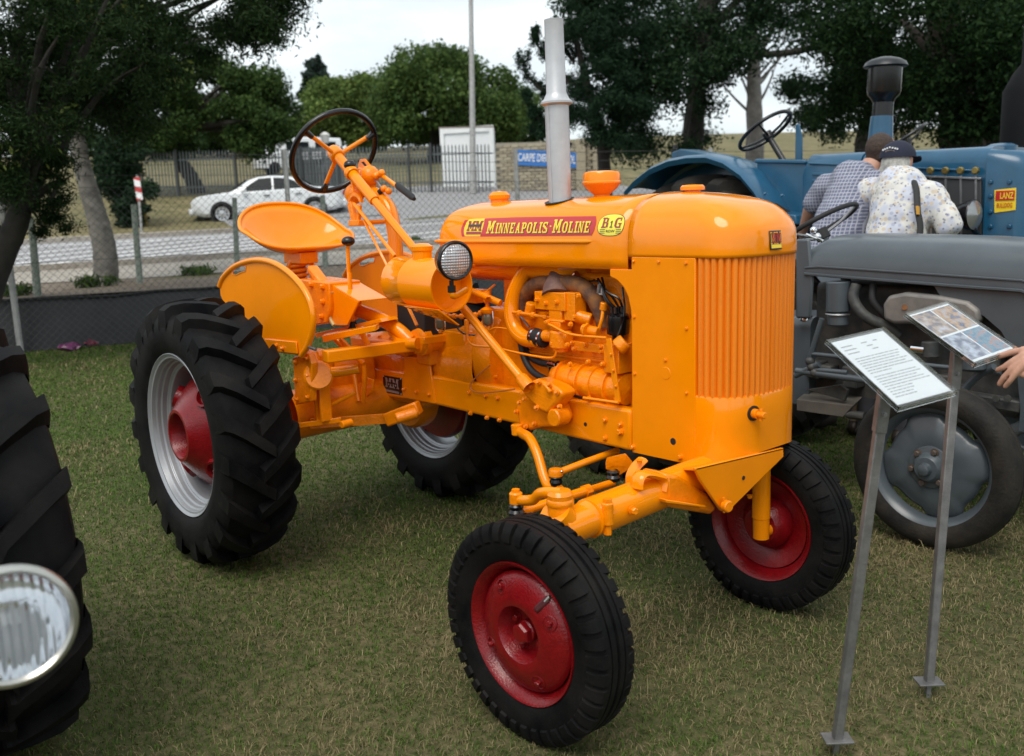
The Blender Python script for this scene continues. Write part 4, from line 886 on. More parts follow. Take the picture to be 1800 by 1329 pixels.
# column head casting, arch post, quadrants and hand levers
hp = S(640, 322, .19)
MB().ball(hp, .07, 16, (.95, .75, .85)).ball(hp+V(-.02, -.04, -.045), .045, 14).ball(hp+V(.05, 0, .03), .045, 12).build('column_head', ORANGE_C, TR)
tubeP('arch_post', [S(648, 338, .2), S(672, 350, .2), S(688, 372, .2), S(694, 400, .2), S(696, 430, .2), S(699, 470, .2)], [.032], n=16, smooth=5) if False else MB().tube(cr([S(645, 335, .2), S(668, 347, .2), S(684, 368, .2), S(692, 400, .2), S(696, 440, .2), S(700, 500, .2)], 6), .0315, 16).build('arch_post', ORANGE, TR, smooth=50)
MB().tube(cr([S(668, 340, .195), S(688, 362, .195), S(699, 400, .195), S(702, 450, .195)], 5), .008, 8).build('arch_rib', ORANGE, TR)
MB().prism([S(628, 293, .21), S(632, 280, .21), S(641, 279, .21), S(655, 297, .21), S(671, 305, .21), S(669, 313, .21), S(655, 309, .21), S(640, 302, .21)], V(0, .008, 0)).build('quadrant_plate', ORANGE, TR, bevel=.002)
MB().prism([S(635, 285, .209), S(639, 284, .209), S(648, 295, .209), S(645, 297, .209)], V(0, .002, 0)).build('quadrant_slot', BLACK_M, TR, smooth=0)
MB().tube(cr([S(632, 297, .2), S(650, 302, .2), S(670, 308, .2), S(697, 327, .16), S(700, 330, .155)], 4), .009, 10).build('hand_lever', ORANGE, TR)
MB().tube([S(698, 325, .158), S(701, 328, .155), S(724, 346, .125), S(728, 350, .12)], [.011, .0145, .0135, .008], 12).build('hand_grip', BLACK_M, TR)
MB().tube([S(657, 312, .19), S(672, 333, .19)], .005, 8).build('link_rod', STEEL, TR)
for (u, v) in ((675, 332), (683, 336), (671, 304), (661, 309)): MB().ball(S(u, v, .19), .016, 10).build('link_knuckle', ORANGE_C, TR)
MB().cyl(S(666, 339, .18), S(673, 333, .19), .012, 10).build('rubber_bush', BLACK_M, TR)
# ignition knob lever
MB().ball(S(615, 290, .1), .027, 16, (1, 1, .8)).build('lever_knob', BLACK, TR)
MB().tube([S(616, 296, .1), S(621, 333, .1)], .0075, 8).build('knob_rod', ORANGE, TR)
MB().box(S(622, 337, .1), (.03, .03, .02)).build('rod_clevis', ORANGE_C, TR, bevel=.004)
# toothed quadrant and pull rods
mbq = MB(); q0 = S(625, 362, .08)
for k in range(9):
    a = R(150-k*16); p = q0+V(.052*math.cos(a), 0, .05*math.sin(a)); mbq.box(p, (.014, .012, .014))
mbq.tube([q0+V(.047*math.cos(R(160-k*10)), 0, .045*math.sin(R(160-k*10))) for k in range(15)], .008, 6)
mbq.build('toothed_quadrant', ORANGE_C, TR)
MB().bar(S(616, 356, .08), S(624, 390, .08), .02, .03).bar(S(632, 360, .08), S(630, 392, .08), .014, .02).box(S(628, 392, .08), (.08, .04, .025)).build('quadrant_frame', ORANGE_C, TR, bevel=.003)
MB().tube([S(632, 392, .12), S(690, 388, .2)], .010, 10).build('cross_stay', ORANGE, TR)
MB().tube([S(622, 358, .075), S(694, 450, .05)], .0075, 8).build('pull_rod', ORANGE, TR)
MB().tube([S(640, 388, .08), S(679, 465, .05), S(683, 476, .05)], [.006, .006, .0085], 8).build('pull_rod', ORANGE, TR)
MB().tube([S(706, 515, .06), S(733, 572, .06)], .0065, 8).build('pull_rod', ORANGE, TR)

# ---- seat ---------------------------------------------------------
def spw(v_, e): return math.copysign(abs(v_)**e, v_)
NU, NV = 12, 44; rows = []
SC0 = V(-.30, .025, 1.222)
def seat_rim(th):
    c, s_ = math.cos(th), math.sin(th)                # c=1 front, c=-1 back
    x = .145*spw(c, .62) if c > 0 else .165*spw(c, .95)
    y = .262*spw(s_, .80 if c < 0 else .60)
    z = 1.246+.105*(.5-.5*c)+.10*max(0, -c)**1.3+.03*(1-abs(c))*(1 if s_ < 0 else .6)
    return V(SC0.x+x, SC0.y+y, z)
for i in range(NU+1):
    rho = i/NU; row = []
    for j in range(NV):
        e = seat_rim(2*math.pi*j/NV); q = SC0.lerp(e, rho); q.z = SC0.z-.004+(e.z-SC0.z+.004)*rho**2.3; row.append(q)
    rows.append(row)
seat = MB().grid(rows, closed=True).build('seat', ORANGE, TR, smooth=70); md = seat.modifiers.new('t', 'SOLIDIFY'); md.thickness = .005; md.offset = 0
edge = rows[-1]+[rows[-1][0]]
MB().tube(edge, .0085, 8, False).build('rolled_edge', ORANGE, seat, smooth=70)
sb = V(-.27, .02, 1.20)
MB().box(sb+V(0, 0, -.0), (.16, .09, .05)).bar(sb+V(-.05, 0, -.02), sb+V(-.10, 0, -.22), .06, .02).build('seat_bracket', ORANGE_C, TR, bevel=.004)
spc = S(525, 478, .02); spr = []
for k in range(73):
    a = 2*math.pi*k/14; spr.append(V(spc.x+.038*math.cos(a), .02+.038*math.sin(a), spc.z-.06+.12*k/72))
MB().tube(spr, .0095, 8).build('seat_spring', ORANGE_C, TR, smooth=60)
MB().tube(cr([S(508, 500, -.02), S(511, 461, -.02), S(540, 459, .04), S(549, 470, .05), S(548, 500, .05)], 4), .013, 8).build('spring_yoke', ORANGE_C, TR)
MB().tube([S(530, 450, .02), S(530, 464, .02)], .01, 8).build('spring_bolt', ORANGE_C, TR)
# seat pedestal
MB().prism([S(524, 490, -.07), S(577, 497, -.07), S(580, 540, -.07), S(574, 568, -.07), S(545, 573, -.07), S(530, 565, -.07)], V(0, .16, 0)).build('pedestal', ORANGE_C, TR, bevel=.006)
for (u, v) in ((568, 504), (568, 530), (566, 556), (548, 500)): put(BOLT_L, 'bolt', TR, align(S(u, v, -.071), YM))
MB().bar(S(548, 470, -.02), S(574, 505, -.02), .03, .05, upv=(0, 1, 0)).build('seat_hinge', ORANGE_C, TR, bevel=.008)
MB().prism([S(575, 497, -.05), S(630, 530, -.05), S(610, 572, -.05), S(584, 572, -.05)], V(0, .01, 0)).prism([S(575, 497, -.05), S(630, 530, -.05), S(630, 530, -.05)+V(0, .14, 0), S(575, 497, -.05)+V(0, .14, 0)], V(0, 0, .004)).build('control_box', ORANGE, TR, bevel=.002)
tubeP('cable', [S(583, 512, -.055), S(578, 535, -.055), S(581, 560, -.055), S(587, 572, -.055)], .008, mat('yellowed_cable', (.5, .42, .16), .5), n=6)
# gear lever, tube and transmission top
MB().tube([S(611, 427, .0), S(613, 480, .0), S(614, 481, .0), S(620, 570, .0)], [.0085, .0085, .0105, .0105], 10).build('gear_lever', ORANGE, TR)
MB().ball(S(612, 424, 0), .029, 16, (1, 1, .72)).build('gear_knob', BLACK, TR)
MB().lathe([(.034, 0), (.03, .012), (.016, .03), (.012, .05)], S(622, 585, 0), (0, 0, 1), 16).build('lever_boot', BLACK_M, TR)
MB().prism([S(552, 586, .0), S(668, 560, .0), S(672, 566, .0), S(556, 594, .0)], V(-.03, .10, .0)).build('platform_plate', ORANGE, TR, bevel=.002)
MB().prism([S(566, 590, -.14), S(660, 572, -.14), S(660, 582, -.14), S(568, 602, -.14)], V(-.05, .05, 0)).build('toe_plate', ORANGE, TR, bevel=.002)
MB().tube(cr([S(630, 546, .06), S(668, 560, .08), S(700, 580, .1), S(722, 600, .12)], 4), .030, 14).build('brake_tube', ORANGE, TR)
MB().tube(cr([S(690, 575, .10), S(697, 592, .10), S(712, 603, .1), S(735, 604, .12)], 5), .025, 12).build('elbow_tube', ORANGE, TR)
for (u0, v0, u1, v1) in ((585, 592, 606, 612), (636, 585, 646, 604), (600, 598, 640, 640)):
    MB().tube([S(u0, v0, -.08), S(u1, v1, -.06)], .012, 10).build('pedal_shank', ORANGE, TR)
MB().box(V(.05, .40, .66), (.60, .34, .24)).build('transmission_case', ORANGE_C, TR, bevel=.03)
MB().box(V(.06, .36, .80), (.46, .34, .06)).build('case_lid', ORANGE_C, TR, bevel=.012)
for k in range(5): put(BOLT, 'bolt', TR, align(V(-.12+.09*k, .21, .833), (0, 0, 1)))
MB().box(V(-.10, .06, .64), (.26, .30, .22)).build('gear_housing', ORANGE_C, TR, bevel=.03)
for p in (V(.032, -.03, .70), V(.032, .1, .70), V(.032, .1, .58), V(.032, -.03, .58)): put(BOLT_L, 'bolt', TR, align(p, (1, 0, 0)))
# rear axle, final drives
MB().lathe([(.11, -.28), (.105, -.1), (.10, .3), (.11, .42)], V(0, .03, .5385), (0, 1, 0), 28).build('axle_housing', ORANGE_C, TR)
fd = MB().lathe([(.0, -.045), (.16, -.045), (.175, -.03), (.175, .02), (.15, .05), (.11, .09), (0, .09)], V(0, -.37, .5385), (0, 1, 0), 36)
fd.build('final_drive', ORANGE_C, TR)
MB().lathe([(0, -.05), (.15, -.05), (.165, -.03), (.165, .03), (0, .04)], V(0, .42, .5385), (0, 1, 0), 30).build('final_drive', ORANGE_C, TR)
dcs = MB().prism([S(514, 628, -.27), S(541, 620, -.27), S(548, 640, -.27), S(546, 706, -.27), S(519, 712, -.27)], V(0, .03, 0)).build('drop_flange', ORANGE_C, TR, bevel=.005)
bolts([(520, 636), (540, 630), (542, 660), (541, 698), (523, 702), (520, 668)], -.272, dcs)
MB().box(S(560, 640, -.16), (.12, .10, .12)).build('brake_drum_case', ORANGE_C, TR, bevel=.02)
MB().cyl(S(560, 660, -.24), S(560, 660, -.10), .06, 24, .008).build('brake_hub', ORANGE_C, TR)
for k in range(8):
    a = R(k*45+10); put(BOLT, 'bolt', TR, align(V(.15*math.cos(a), -.416, .5385+.15*math.sin(a)), YM))
# fenders
def fender(yy, name='fender'):
    out = [(386, 503), (393, 487), (410, 470), (432, 460), (455, 457), (480, 462), (505, 477), (528, 500), (543, 525), (550, 552), (549, 580), (541, 608), (530, 625), (480, 618), (445, 600), (420, 575), (400, 545), (388, 520)]
    P = [S(u, v, -.30) for u, v in out]; P = [V(p.x, yy, p.z) for p in P]
    slot = [V(q.x, yy, q.z) for q in (S(u, v, -.30) for u, v in [(408, 477), (415, 471), (424, 467), (433, 468), (432, 477), (424, 479), (415, 484), (409, 483)])]
    k_ = 2; ring = P[:k_+1]+slot[:1]+list(reversed(slot[1:]))+slot[:1]+P[k_:]
    fe = MB().prism(ring, V(0, .004, 0)).build(name, ORANGE, TR, smooth=30)
    MB().tube(cr(P[:13], 4), .0125, 10).build('rolled_edge', ORANGE, fe, smooth=60)
    MB().tube(slot+[slot[0]], .003, 6).build('slot_bead', ORANGE, fe, smooth=60)
    MB().bar(V(P[12].x-.30, yy-.006, P[12].z+.02), V(P[12].x-.02, yy-.006, P[12].z+.03), .008, .05).build('fender_strap', ORANGE, fe, bevel=.003)
    return fe
f1 = fender(-.30); fender(.35)
bolts([(460, 605), (486, 607), (497, 612)], -.312, f1)
# drawbar linkage under the axle
LINK = ORANGE_C
MB().bar(S(545, 745, -.2), S(690, 735, .1), .012, .045).build('draft_bar', LINK, TR, bevel=.002)
MB().bar(S(680, 738, .06), S(738, 716, .14), .05, .06).build('link_block', LINK, TR, bevel=.008)
MB().cyl(S(696, 736, .02), S(733, 725, .10), .024, 14, .004).build('link_roller', LINK, TR)
MB().bar(S(525, 748, -.28), S(600, 738, -.15), .01, .022).build('sway_bar', LINK, TR, bevel=.002)
MB().bar(S(560, 680, -.2), S(566, 742, -.2), .05, .014).bar(S(569, 675, -.2), S(574, 740, -.2), .05, .014).build('lift_link', LINK, TR, bevel=.002)
MB().tube([S(575, 715, -.18), S(625, 690, -.1)], .009, 8).build('lift_rod', LINK, TR)
MB().cyl(S(600, 747, -.2), S(618, 742, -.15), .016, 10, .003).build('drawbar_pin', LINK, TR)
# lift cross-arm with its pivot
MB().bar(S(571, 627, -.26), S(727, 606, .14), .055, .05).build('lift_arm', ORANGE, TR, bevel=.006, seg=3)
pv = S(737, 600, .15)
MB().lathe([(0, -.02), (.05, -.018), (.055, .0), (.062, .002), (.062, .03), (.05, .034), (.05, .10), (0, .10)], pv, (0, 1, 0), 28).build('lift_pivot', ORANGE_C, TR)
MB().box(S(752, 605, .22), (.10, .06, .17)).build('pivot_post', ORANGE_C, TR, bevel=.008)
for (u, v) in ((741, 570), (755, 572)): put(BOLT_L, 'bolt', TR, align(S(u, v, .2), (0, 0, 1)))
# clutch / brake pedal links by the rail
MB().tube(cr([S(620, 642, .05), S(626, 680, .05), S(630, 705, .05)], 4), .011, 10).tube(cr([S(640, 640, .06), S(641, 670, .06), S(638, 706, .06)], 4), .011, 10).cyl(S(618, 708, .04), S(644, 706, .1), .014, 12, .003).build('pedal_link', ORANGE, TR)
MB().prism([S(634, 660, .10), S(656, 668, .10), S(654, 690, .10), S(640, 700, .10)], V(0, .01, 0)).build('link_plate', ORANGE, TR, bevel=.003)
MB().tube(cr([S(551, 622, -.2), S(561, 648, -.2), S(585, 654, -.18), S(632, 647, -.1)], 5), .022, 12).build('curved_guard', ORANGE, TR)
for k in range(12):
    p = S(545+k*1.0, 612, -.33); 
tubeP('chain', [S(537, 609, -.3), S(545, 611, -.3), S(555, 615, -.3)], .007, STEEL, n=6)
# battery and tray
bt = MB().box(V(.40, .25, .955), (.20, .20, .155)).build('battery', BLACK_M, TR, bevel=.006)
MB().box(V(.40, .25, .865), (.24, .24, .03)).build('battery_tray', ORANGE, TR, bevel=.003)
MB().box(V(.40, .25, 1.04), (.22, .22, .016)).build('battery_strap', ORANGE, TR, bevel=.003)

# ---- steering gear and front axle --------------------------------
gc = S(945, 700, .14)
def Sg(u, v, y=.12): return S(u, v, y)
MB().prism([Sg(926, 672), Sg(943, 666), Sg(975, 680), Sg(988, 690), Sg(986, 700), Sg(962, 728), Sg(948, 723), Sg(918, 692)], V(0, .075, 0)).build('steering_box_cover', ORANGE_C, TR, bevel=.012, seg=3)
MB().prism([Sg(910, 688, .16), Sg(924, 684, .16), Sg(985, 712, .16), Sg(992, 736, .16), Sg(982, 752, .16), Sg(952, 752, .16), Sg(930, 758, .16), Sg(912, 748, .16), Sg(905, 716, .16)], V(0, .055, 0)).build('steering_box', ORANGE_C, TR, bevel=.014, seg=3)
MB().cyl(Sg(972, 735, .115), Sg(972, 735, .115)+V(0, .06, 0), .032, 20, .004).build('sector_boss', ORANGE_C, TR)
MB().lathe([(.026, -.02), (.024, .03), (.0175, .04)], sh1-sdv*.0, -sdv, 16).build('shaft_collar', ORANGE_C, TR)
for (u, v) in ((948, 672), (967, 676), (980, 690), (934, 680), (923, 702), (944, 717), (914, 708), (908, 724), (940, 745), (983, 742), (985, 715), (925, 750)): put(BOLT, 'bolt', TR, align(S(u, v, .118 if v < 720 else .155), (0, -1, .3), random.random()))
MB().bar(S(958, 676, .11), S(968, 690, .11), .014, .014).build('oil_plug', ORANGE_C, TR, bevel=.004)
# drop arm
da = [S(910, 755, .16), S(918, 762, .14), S(932, 772, .11), S(945, 800, .09), S(956, 838, .07), S(966, 857, .06), S(985, 862, .05)]
MB().tube(cr(da, 5), [.021]*4+[.018]*27 if False else .0175, 12, flat=1.15).build('drop_arm', ORANGE, TR, smooth=60)
MB().cyl(S(909, 745, .15), S(911, 765, .15), .024, 14, .004).build('drop_arm_boss', ORANGE, TR)
def balljoint(p, r=.020):
    b = MB().lathe([(r*.75, -.034), (r*.95, -.022), (r*.8, -.012), (r*1.05, -.004), (r*.9, .0)], p, (0, 0, 1), 16).build('rubber_boot', BLACK, TR)
    MB().lathe([(0, .026), (r*.9, .024), (r*1.05, .018), (r*1.05, .0), (r*.9, -.003), (0, -.003)], p, (0, 0, 1), 18).build('ball_joint', ORANGE_C, TR)
j1 = S(977, 836, .05); balljoint(j1, .024)
MB().tube([j1+V(.0, .015, .008), S(1030, 812, .16), S(1086, 792, .30)], .0125, 12).build('drag_link', ORANGE, TR)
MB().ball(S(991, 828, .05)+V(0, -.01, 0), .005, 8).build('grease_nipple', CHROME, TR)
KX = 1.89
kp = SX(985, 900, KX); kt = SX(985, 868, KX)
kb = MB().lathe([(.048, -.07), (.05, -.02), (.036, -.012), (.034, .03), (.037, .034), (.037, .046), (.034, .05), (.035, .062), (.028, .072), (0, .074)], V(kp.x, kp.y, kp.z-.012), (0, 0, 1), 24).build('kingpin_boss', ORANGE_C, TR)
MB().tube(cr([SX(975, 900, KX), SX(1000, 925, KX), SX(1035, 905, KX)], 4), .045, 16).build('axle_elbow', ORANGE, TR)
ax0, ax1 = V(1.89, -.435, .515), V(1.87, .30, .515)
a0 = SX(1020, 917, KX); a1 = SX(1170, 858, 1.87); adir = (a1-a0).normalized()
MB().tube([a0-adir*.09, a0+adir*.03], .049, 24).build('axle_end', ORANGE, TR)
MB().tube([a0+adir*.03, a0+adir*.033, a0+adir*.70], [.049, .055, .055], 28).build('front_axle', ORANGE, TR)
# clamp with bolt
cl = SX(1068, 905, 1.94)
MB().cyl(cl+V(0, 0, .035), cl+V(0, 0, -.028), .0165, 14, .003).cyl(cl+V(0, 0, -.028), cl+V(0, 0, -.055), .012, 6).cyl(cl+V(0, 0, .035), cl+V(0, 0, .046), .013, 6).build('clamp_bolt', ORANGE_C, TR, smooth=25)
MB().box(cl+V(-.03, 0, 0), (.05, .035, .05)).build('clamp_lug', ORANGE_C, TR, bevel=.008)
put(BOLT_L, 'bolt', TR, align(SX(1112, 897, 1.945), (1, -.3, 0)))
# pivot casting, strap, wing plates
MB().prism([SX(1172, 832, 1.93), SX(1195, 836, 1.93), SX(1245, 868, 1.93), SX(1262, 895, 1.93), SX(1250, 905, 1.93), SX(1175, 892, 1.93)], V(-.10, 0, 0)).build('axle_pivot', ORANGE_C, TR, bevel=.012)
MB().prism([SX(1170, 878, 1.955), SX(1240, 888, 1.955), SX(1243, 893, 1.955), SX(1172, 885, 1.955)], V(-.08, 0, 0)).build('pivot_wing', ORANGE, TR, bevel=.003)
strap = [SX(1119, 858, 1.91), SX(1121, 842, 1.91), SX(1130, 833, 1.91), SX(1150, 836, 1.91), SX(1163, 842, 1.91), SX(1160, 862, 1.91)]
MB().tube(cr(strap, 3), .011, 8, flat=2.2).build('axle_strap', ORANGE, TR)
MB().tube(cr([SX(1110, 862, 1.86), SX(1109, 838, 1.86), SX(1118, 820, 1.86), SX(1130, 808, 1.86)], 4), .010, 8, flat=2.0).build('axle_strap', ORANGE, TR)
MB().box(V(1.74, .40, .55), (.20, .26, .04)).build('gap_shade_block', mat('painted_gap_shade', (.03, .02, .012), .8), TR, bevel=.004)  # near-black block, its colour stands in for shade in the gap below the radiator
# front support plate
fp = [SX(1222, 823, 1.975), SX(1377, 787, 1.975), SX(1378, 803, 1.975), SX(1287, 893, 1.975), SX(1276, 901, 1.975), SX(1268, 898, 1.975), SX(1232, 845, 1.975)]
sup = MB().prism(fp, V(-.012, 0, 0)).build('support_plate', ORANGE, TR, bevel=.003)
MB().prism([SX(1180, 822, 1.80), SX(1222, 823, 1.975), SX(1377, 787, 1.975), V(1.80, .56, .566)], V(0, 0, -.008)).build('support_flange', ORANGE, sup, bevel=.002)
MB().cyl(SX(1273, 888, 1.985), SX(1273, 888, 1.985)+V(.022, -.004, 0), .018, 18, .003).cyl(SX(1272, 875, 1.99), SX(1273, 901, 1.99), .004, 6).build('pivot_pin', ORANGE_C, sup)
MB().cyl(SX(1307, 840, 1.9765), SX(1307, 840, 1.9765)+V(.001, 0, 0), .007, 10).build('hole', BLACK_M, sup)
for (u, v) in ((1124, 808), (1208, 826), (1318, 870)): put(BOLT, 'bolt', TR, align(SX(u, v, 1.88), (0, 0, -1)))
# left spindle
lk0, lk1 = SX(1338, 845, 1.885), SX(1338, 945, 1.885)
MB().tube([lk0+V(0, 0, .12), lk1.lerp(lk0, .36), lk1.lerp(lk0, .35), lk1], [.030, .030, .028, .027], 18).build('spindle', ORANGE, TR)
MB().cyl(lk1+V(0, .0, .022), lk1+V(.0, .075, .022), .024, 16, .004).build('stub_axle', ORANGE, TR)
MB().cyl(V(1.8935, -.42, .294), V(1.8935, -.50, .294), .026, 16).tube([V(kp.x, kp.y, kp.z-.08), V(1.89, -.42, .30), V(1.89, -.42, .28)], .03, 14).build('stub_axle', ORANGE, TR)
# steering arms and tie rods
rj = SX(907, 878, 1.715)
MB().tube(cr([V(kt.x, kt.y, kt.z), SX(965, 866, 1.86), SX(948, 868, 1.82), SX(938, 878, 1.79), SX(922, 880, 1.75), rj], 4), .0125, 10, flat=1.2).build('steering_arm', ORANGE, TR)
MB().cyl(rj+V(0, 0, -.014), rj+V(0, 0, .022), .019, 16, .004).cyl(rj+V(0, 0, .02), rj+V(0, 0, .03), .012, 6).build('arm_eye', ORANGE_C, TR)
MB().lathe([(.021, -.05), (.024, -.036), (.019, -.028), (.022, -.018), (.016, -.01)], rj, (0, 0, 1), 16).build('rubber_boot', BLACK, TR)
tl = rj+V(.0, .0, -.04); cj = SX(1078, 848, 1.68)
MB().tube([tl+V(0, -.0, 0), tl.lerp(cj, .12), tl.lerp(cj, .125), tl.lerp(cj, .70), tl.lerp(cj, .71), cj], [.018, .018, .0135, .0155, .012, .012], 12).build('tie_rod', ORANGE, TR)
MB().lathe([(.0, -.012), (.02, -.012), (.02, .012), (0, .012)], tl.lerp(cj, .7), cj-tl, 8).build('tie_rod_clamp', ORANGE_C, TR)
MB().lathe([(.018, 0), (.023, .012), (.018, .02), (.021, .03), (.014, .036)], cj+V(0, 0, .005), (0, 0, 1), 16).build('rubber_boot', BLACK, TR)
MB().prism([SX(1064, 825, 1.66), SX(1066, 815, 1.66), SX(1100, 808, 1.7), SX(1112, 822, 1.7), SX(1090, 836, 1.68)], V(0, 0, .022)).build('centre_arm', ORANGE_C, TR, bevel=.004)
put(BOLT_L, 'bolt', TR, align(SX(1075, 812, 1.66), (0, 0, 1)))

# ================================================================== vegetation
def leaf_mat(name, rough=.6, trans=.25):
    m = bpy.data.materials.new(name); m.use_nodes = True; t = m.node_tree; b = t.nodes['Principled BSDF']; b.inputs['Roughness'].default_value = rough; b.inputs['Specular IOR Level'].default_value = .06
    a = t.nodes.new('ShaderNodeAttribute'); a.attribute_name = 'tint'; t.links.new(a.outputs['Color'], b.inputs['Base Color'])
    tr = t.nodes.new('ShaderNodeBsdfTranslucent'); t.links.new(a.outputs['Color'], tr.inputs[0]); mx = t.nodes.new('ShaderNodeMixShader'); mx.inputs[0].default_value = trans
    out = t.nodes['Material Output']; t.links.new(b.outputs[0], mx.inputs[1]); t.links.new(tr.outputs[0], mx.inputs[2]); t.links.new(mx.outputs[0], out.inputs[0])
    return m
LEAF = leaf_mat('leaf'); GRASS_M = leaf_mat('grass_blade', .7, .3)
def fast_mesh(name, co, faces_v, nper, tint, m):
    """co (N,3); faces_v flat loop list; nper loops per face (array); tint per vertex (N,3)"""
    me = bpy.data.meshes.new(name); me.vertices.add(len(co)); me.vertices.foreach_set('co', co.astype(np.float32).ravel())
    me.loops.add(len(faces_v)); me.loops.foreach_set('vertex_index', faces_v.astype(np.int32))
    me.polygons.add(len(nper)); st = np.concatenate([[0], np.cumsum(nper)[:-1]]); me.polygons.foreach_set('loop_start', st.astype(np.int32)); me.polygons.foreach_set('loop_total', nper.astype(np.int32))
    at = me.color_attributes.new('tint', 'FLOAT_COLOR', 'POINT'); at.data.foreach_set('color', np.concatenate([tint, np.ones((len(tint), 1))], 1).astype(np.float32).ravel())
    me.materials.append(m); me.update(calc_edges=True); return me
def foliage(name, clumps, n, size, cols, parent, seed=1, aspect=2.2, droop=0., hollow=.55, flatten=.9):
    """leaf-sized faces spread through clumps [(centre, rx, ry, rz)]"""
    rg = np.random.default_rng(seed); C_ = np.array([tuple(c[0]) for c in clumps]); Rr = np.array([c[1:4] for c in clumps])
    w = Rr.prod(1)**(2/3); idx = rg.choice(len(clumps), n, p=w/w.sum())
    d = rg.normal(size=(n, 3)); d /= np.linalg.norm(d, axis=1)[:, None]
    rad = (hollow+(1-hollow)*rg.random(n))*(1+.16*rg.normal(size=n))
    pos = C_[idx]+d*Rr[idx]*rad[:, None]
    org = org_of(parent); pos = pos-np.array(org)
    nr = d*.7+rg.normal(size=(n, 3))*.8+np.array([0, 0, .35]); nr /= np.linalg.norm(nr, axis=1)[:, None]
    t1 = np.cross(nr, rg.normal(size=(n, 3))); t1 += np.array([0, 0, -droop]); t1 -= nr*(t1*nr).sum(1)[:, None]; t1 /= np.linalg.norm(t1, axis=1)[:, None]; t2 = np.cross(nr, t1)
    s = size*(.6+.8*rg.random(n)); a = s[:, None]*t1*.5; b = (s/aspect)[:, None]*t2*.5
    co = np.stack([pos-a, pos+b*1., pos+a, pos-b], 1).reshape(-1, 3)
    k = rg.random(n)[:, None]; sh = (.72+.5*rg.random(n))[:, None]; cl = (.8+.45*rg.random(len(clumps)))[idx][:, None]
    tint = (np.array(cols[0])*(1-k)+np.array(cols[1])*k)*sh*cl
    me = fast_mesh(name, co, np.arange(4*n), np.full(n, 4), np.repeat(tint, 4, 0), LEAF)
    o = bpy.data.objects.new(name, me); COL.objects.link(o); o.parent = parent; return o
def pix_clumps(regs, seed):
    """clumps filling outlines given in the view: (polygon, depth range, clump radius range, count)"""
    rg = random.Random(seed); out = []
    def inside(x, y, P):
        c = False
        for i in range(len(P)):
            (x1, y1), (x2, y2) = P[i], P[i-1]
            if (y1 > y) != (y2 > y) and x < (x2-x1)*(y-y1)/(y2-y1)+x1: c = not c
        return c
    for P, dr, rr, n in regs:
        xs = [p[0] for p in P]; ys = [p[1] for p in P]; k = 0
        while k < n:
            x, y = rg.uniform(min(xs), max(xs)), rg.uniform(min(ys), max(ys))
            if inside(x, y, P):
                r = rg.uniform(*rr); out.append((SD(x, y, rg.uniform(*dr)), r, r, r*rg.uniform(.55, .85))); k += 1
    return out
BARK_G = mat('grey_bark', (.10, .092, .08), .9, col2=(.22, .205, .18), vscale=7, bump=.6, bscale=16)
BARK_D = mat('dark_bark', (.014, .012, .010), .95, col2=(.032, .027, .022), vscale=6, bump=.6, bscale=14)
BARK_R = mat('reddish_bark', (.018, .012, .009), .95, col2=(.045, .028, .02), vscale=5, bump=.6, bscale=10)
BARK_P = mat('pale_bark', (.16, .15, .135), .9, col2=(.30, .285, .26), vscale=5, bump=.5, bscale=12)
def trunk(name, pts, r0, r1, m, parent, n=12):
    P = cr(pts, 5); k = len(P)
    mb = MB().tube(P, [r0+(r1-r0)*(i/(k-1))**.8 for i in range(k)], n)
    rg = random.Random(len(name)+k); mb.v = [tuple(Vector(p)+V(rg.uniform(-1, 1), rg.uniform(-1, 1), rg.uniform(-.5, .5))*r0*.07) for p in mb.v]
    return mb.build(name, m, parent, smooth=60)
def limbs(parent, start, clumps, m, r0, n, seed):
    rg = random.Random(seed)
    for c in rg.sample(clumps, min(n, len(clumps))):
        a = Vector(start); b = Vector(c[0]); mid = a.lerp(b, .5)+V(rg.uniform(-.3, .3), rg.uniform(-.3, .3), rg.uniform(.0, .4))
        MB().tube(cr([a, mid, b], 4), [r0*(1-.85*i/8) for i in range(9)], 6).build('limb', m, parent, smooth=60)
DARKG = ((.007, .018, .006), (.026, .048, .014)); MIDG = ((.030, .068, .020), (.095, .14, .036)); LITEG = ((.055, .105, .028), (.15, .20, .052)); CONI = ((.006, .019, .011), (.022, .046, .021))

# overhanging tree with leaning grey trunk beyond the fence
b = hit(186, 499); dep = (np.array(b)-CAM_POS) @ FW
t1 = thing('leaning_tree', 'dark evergreen tree with leaning ringed grey trunk behind the wire fence', 'tree', b)
tp = [b-V(0, 0, .1), SD(184, 440, dep), SD(170, 380, dep), SD(155, 330, dep), SD(140, 270, dep), SD(128, 180, dep), SD(135, 80, dep)]
P = cr(tp, 6); k = len(P); mb = MB().tube(P, [.20 if i < 1 else (.165-.09*(i/(k-1)))*(1+.06*(i % 2)) for i in range(k)], 14); mb.build('trunk', BARK_G, t1, smooth=60)
cl = pix_clumps([([(60, -120), (520, -120), (505, 10), (470, 50), (430, 90), (380, 110), (340, 150), (300, 190), (230, 215), (160, 250), (100, 200), (60, 80)], (dep-2.6, dep+2.2), (.25, .6), 70), ([(380, -60), (500, -40), (485, 20), (440, 60), (390, 80)], (dep-1, dep+1), (.18, .32), 22)], 3)
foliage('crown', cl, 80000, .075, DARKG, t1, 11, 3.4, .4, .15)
limbs(t1, tp[-1], cl, BARK_D, .07, 16, 5); limbs(t1, tp[-2], cl, BARK_D, .06, 8, 6)
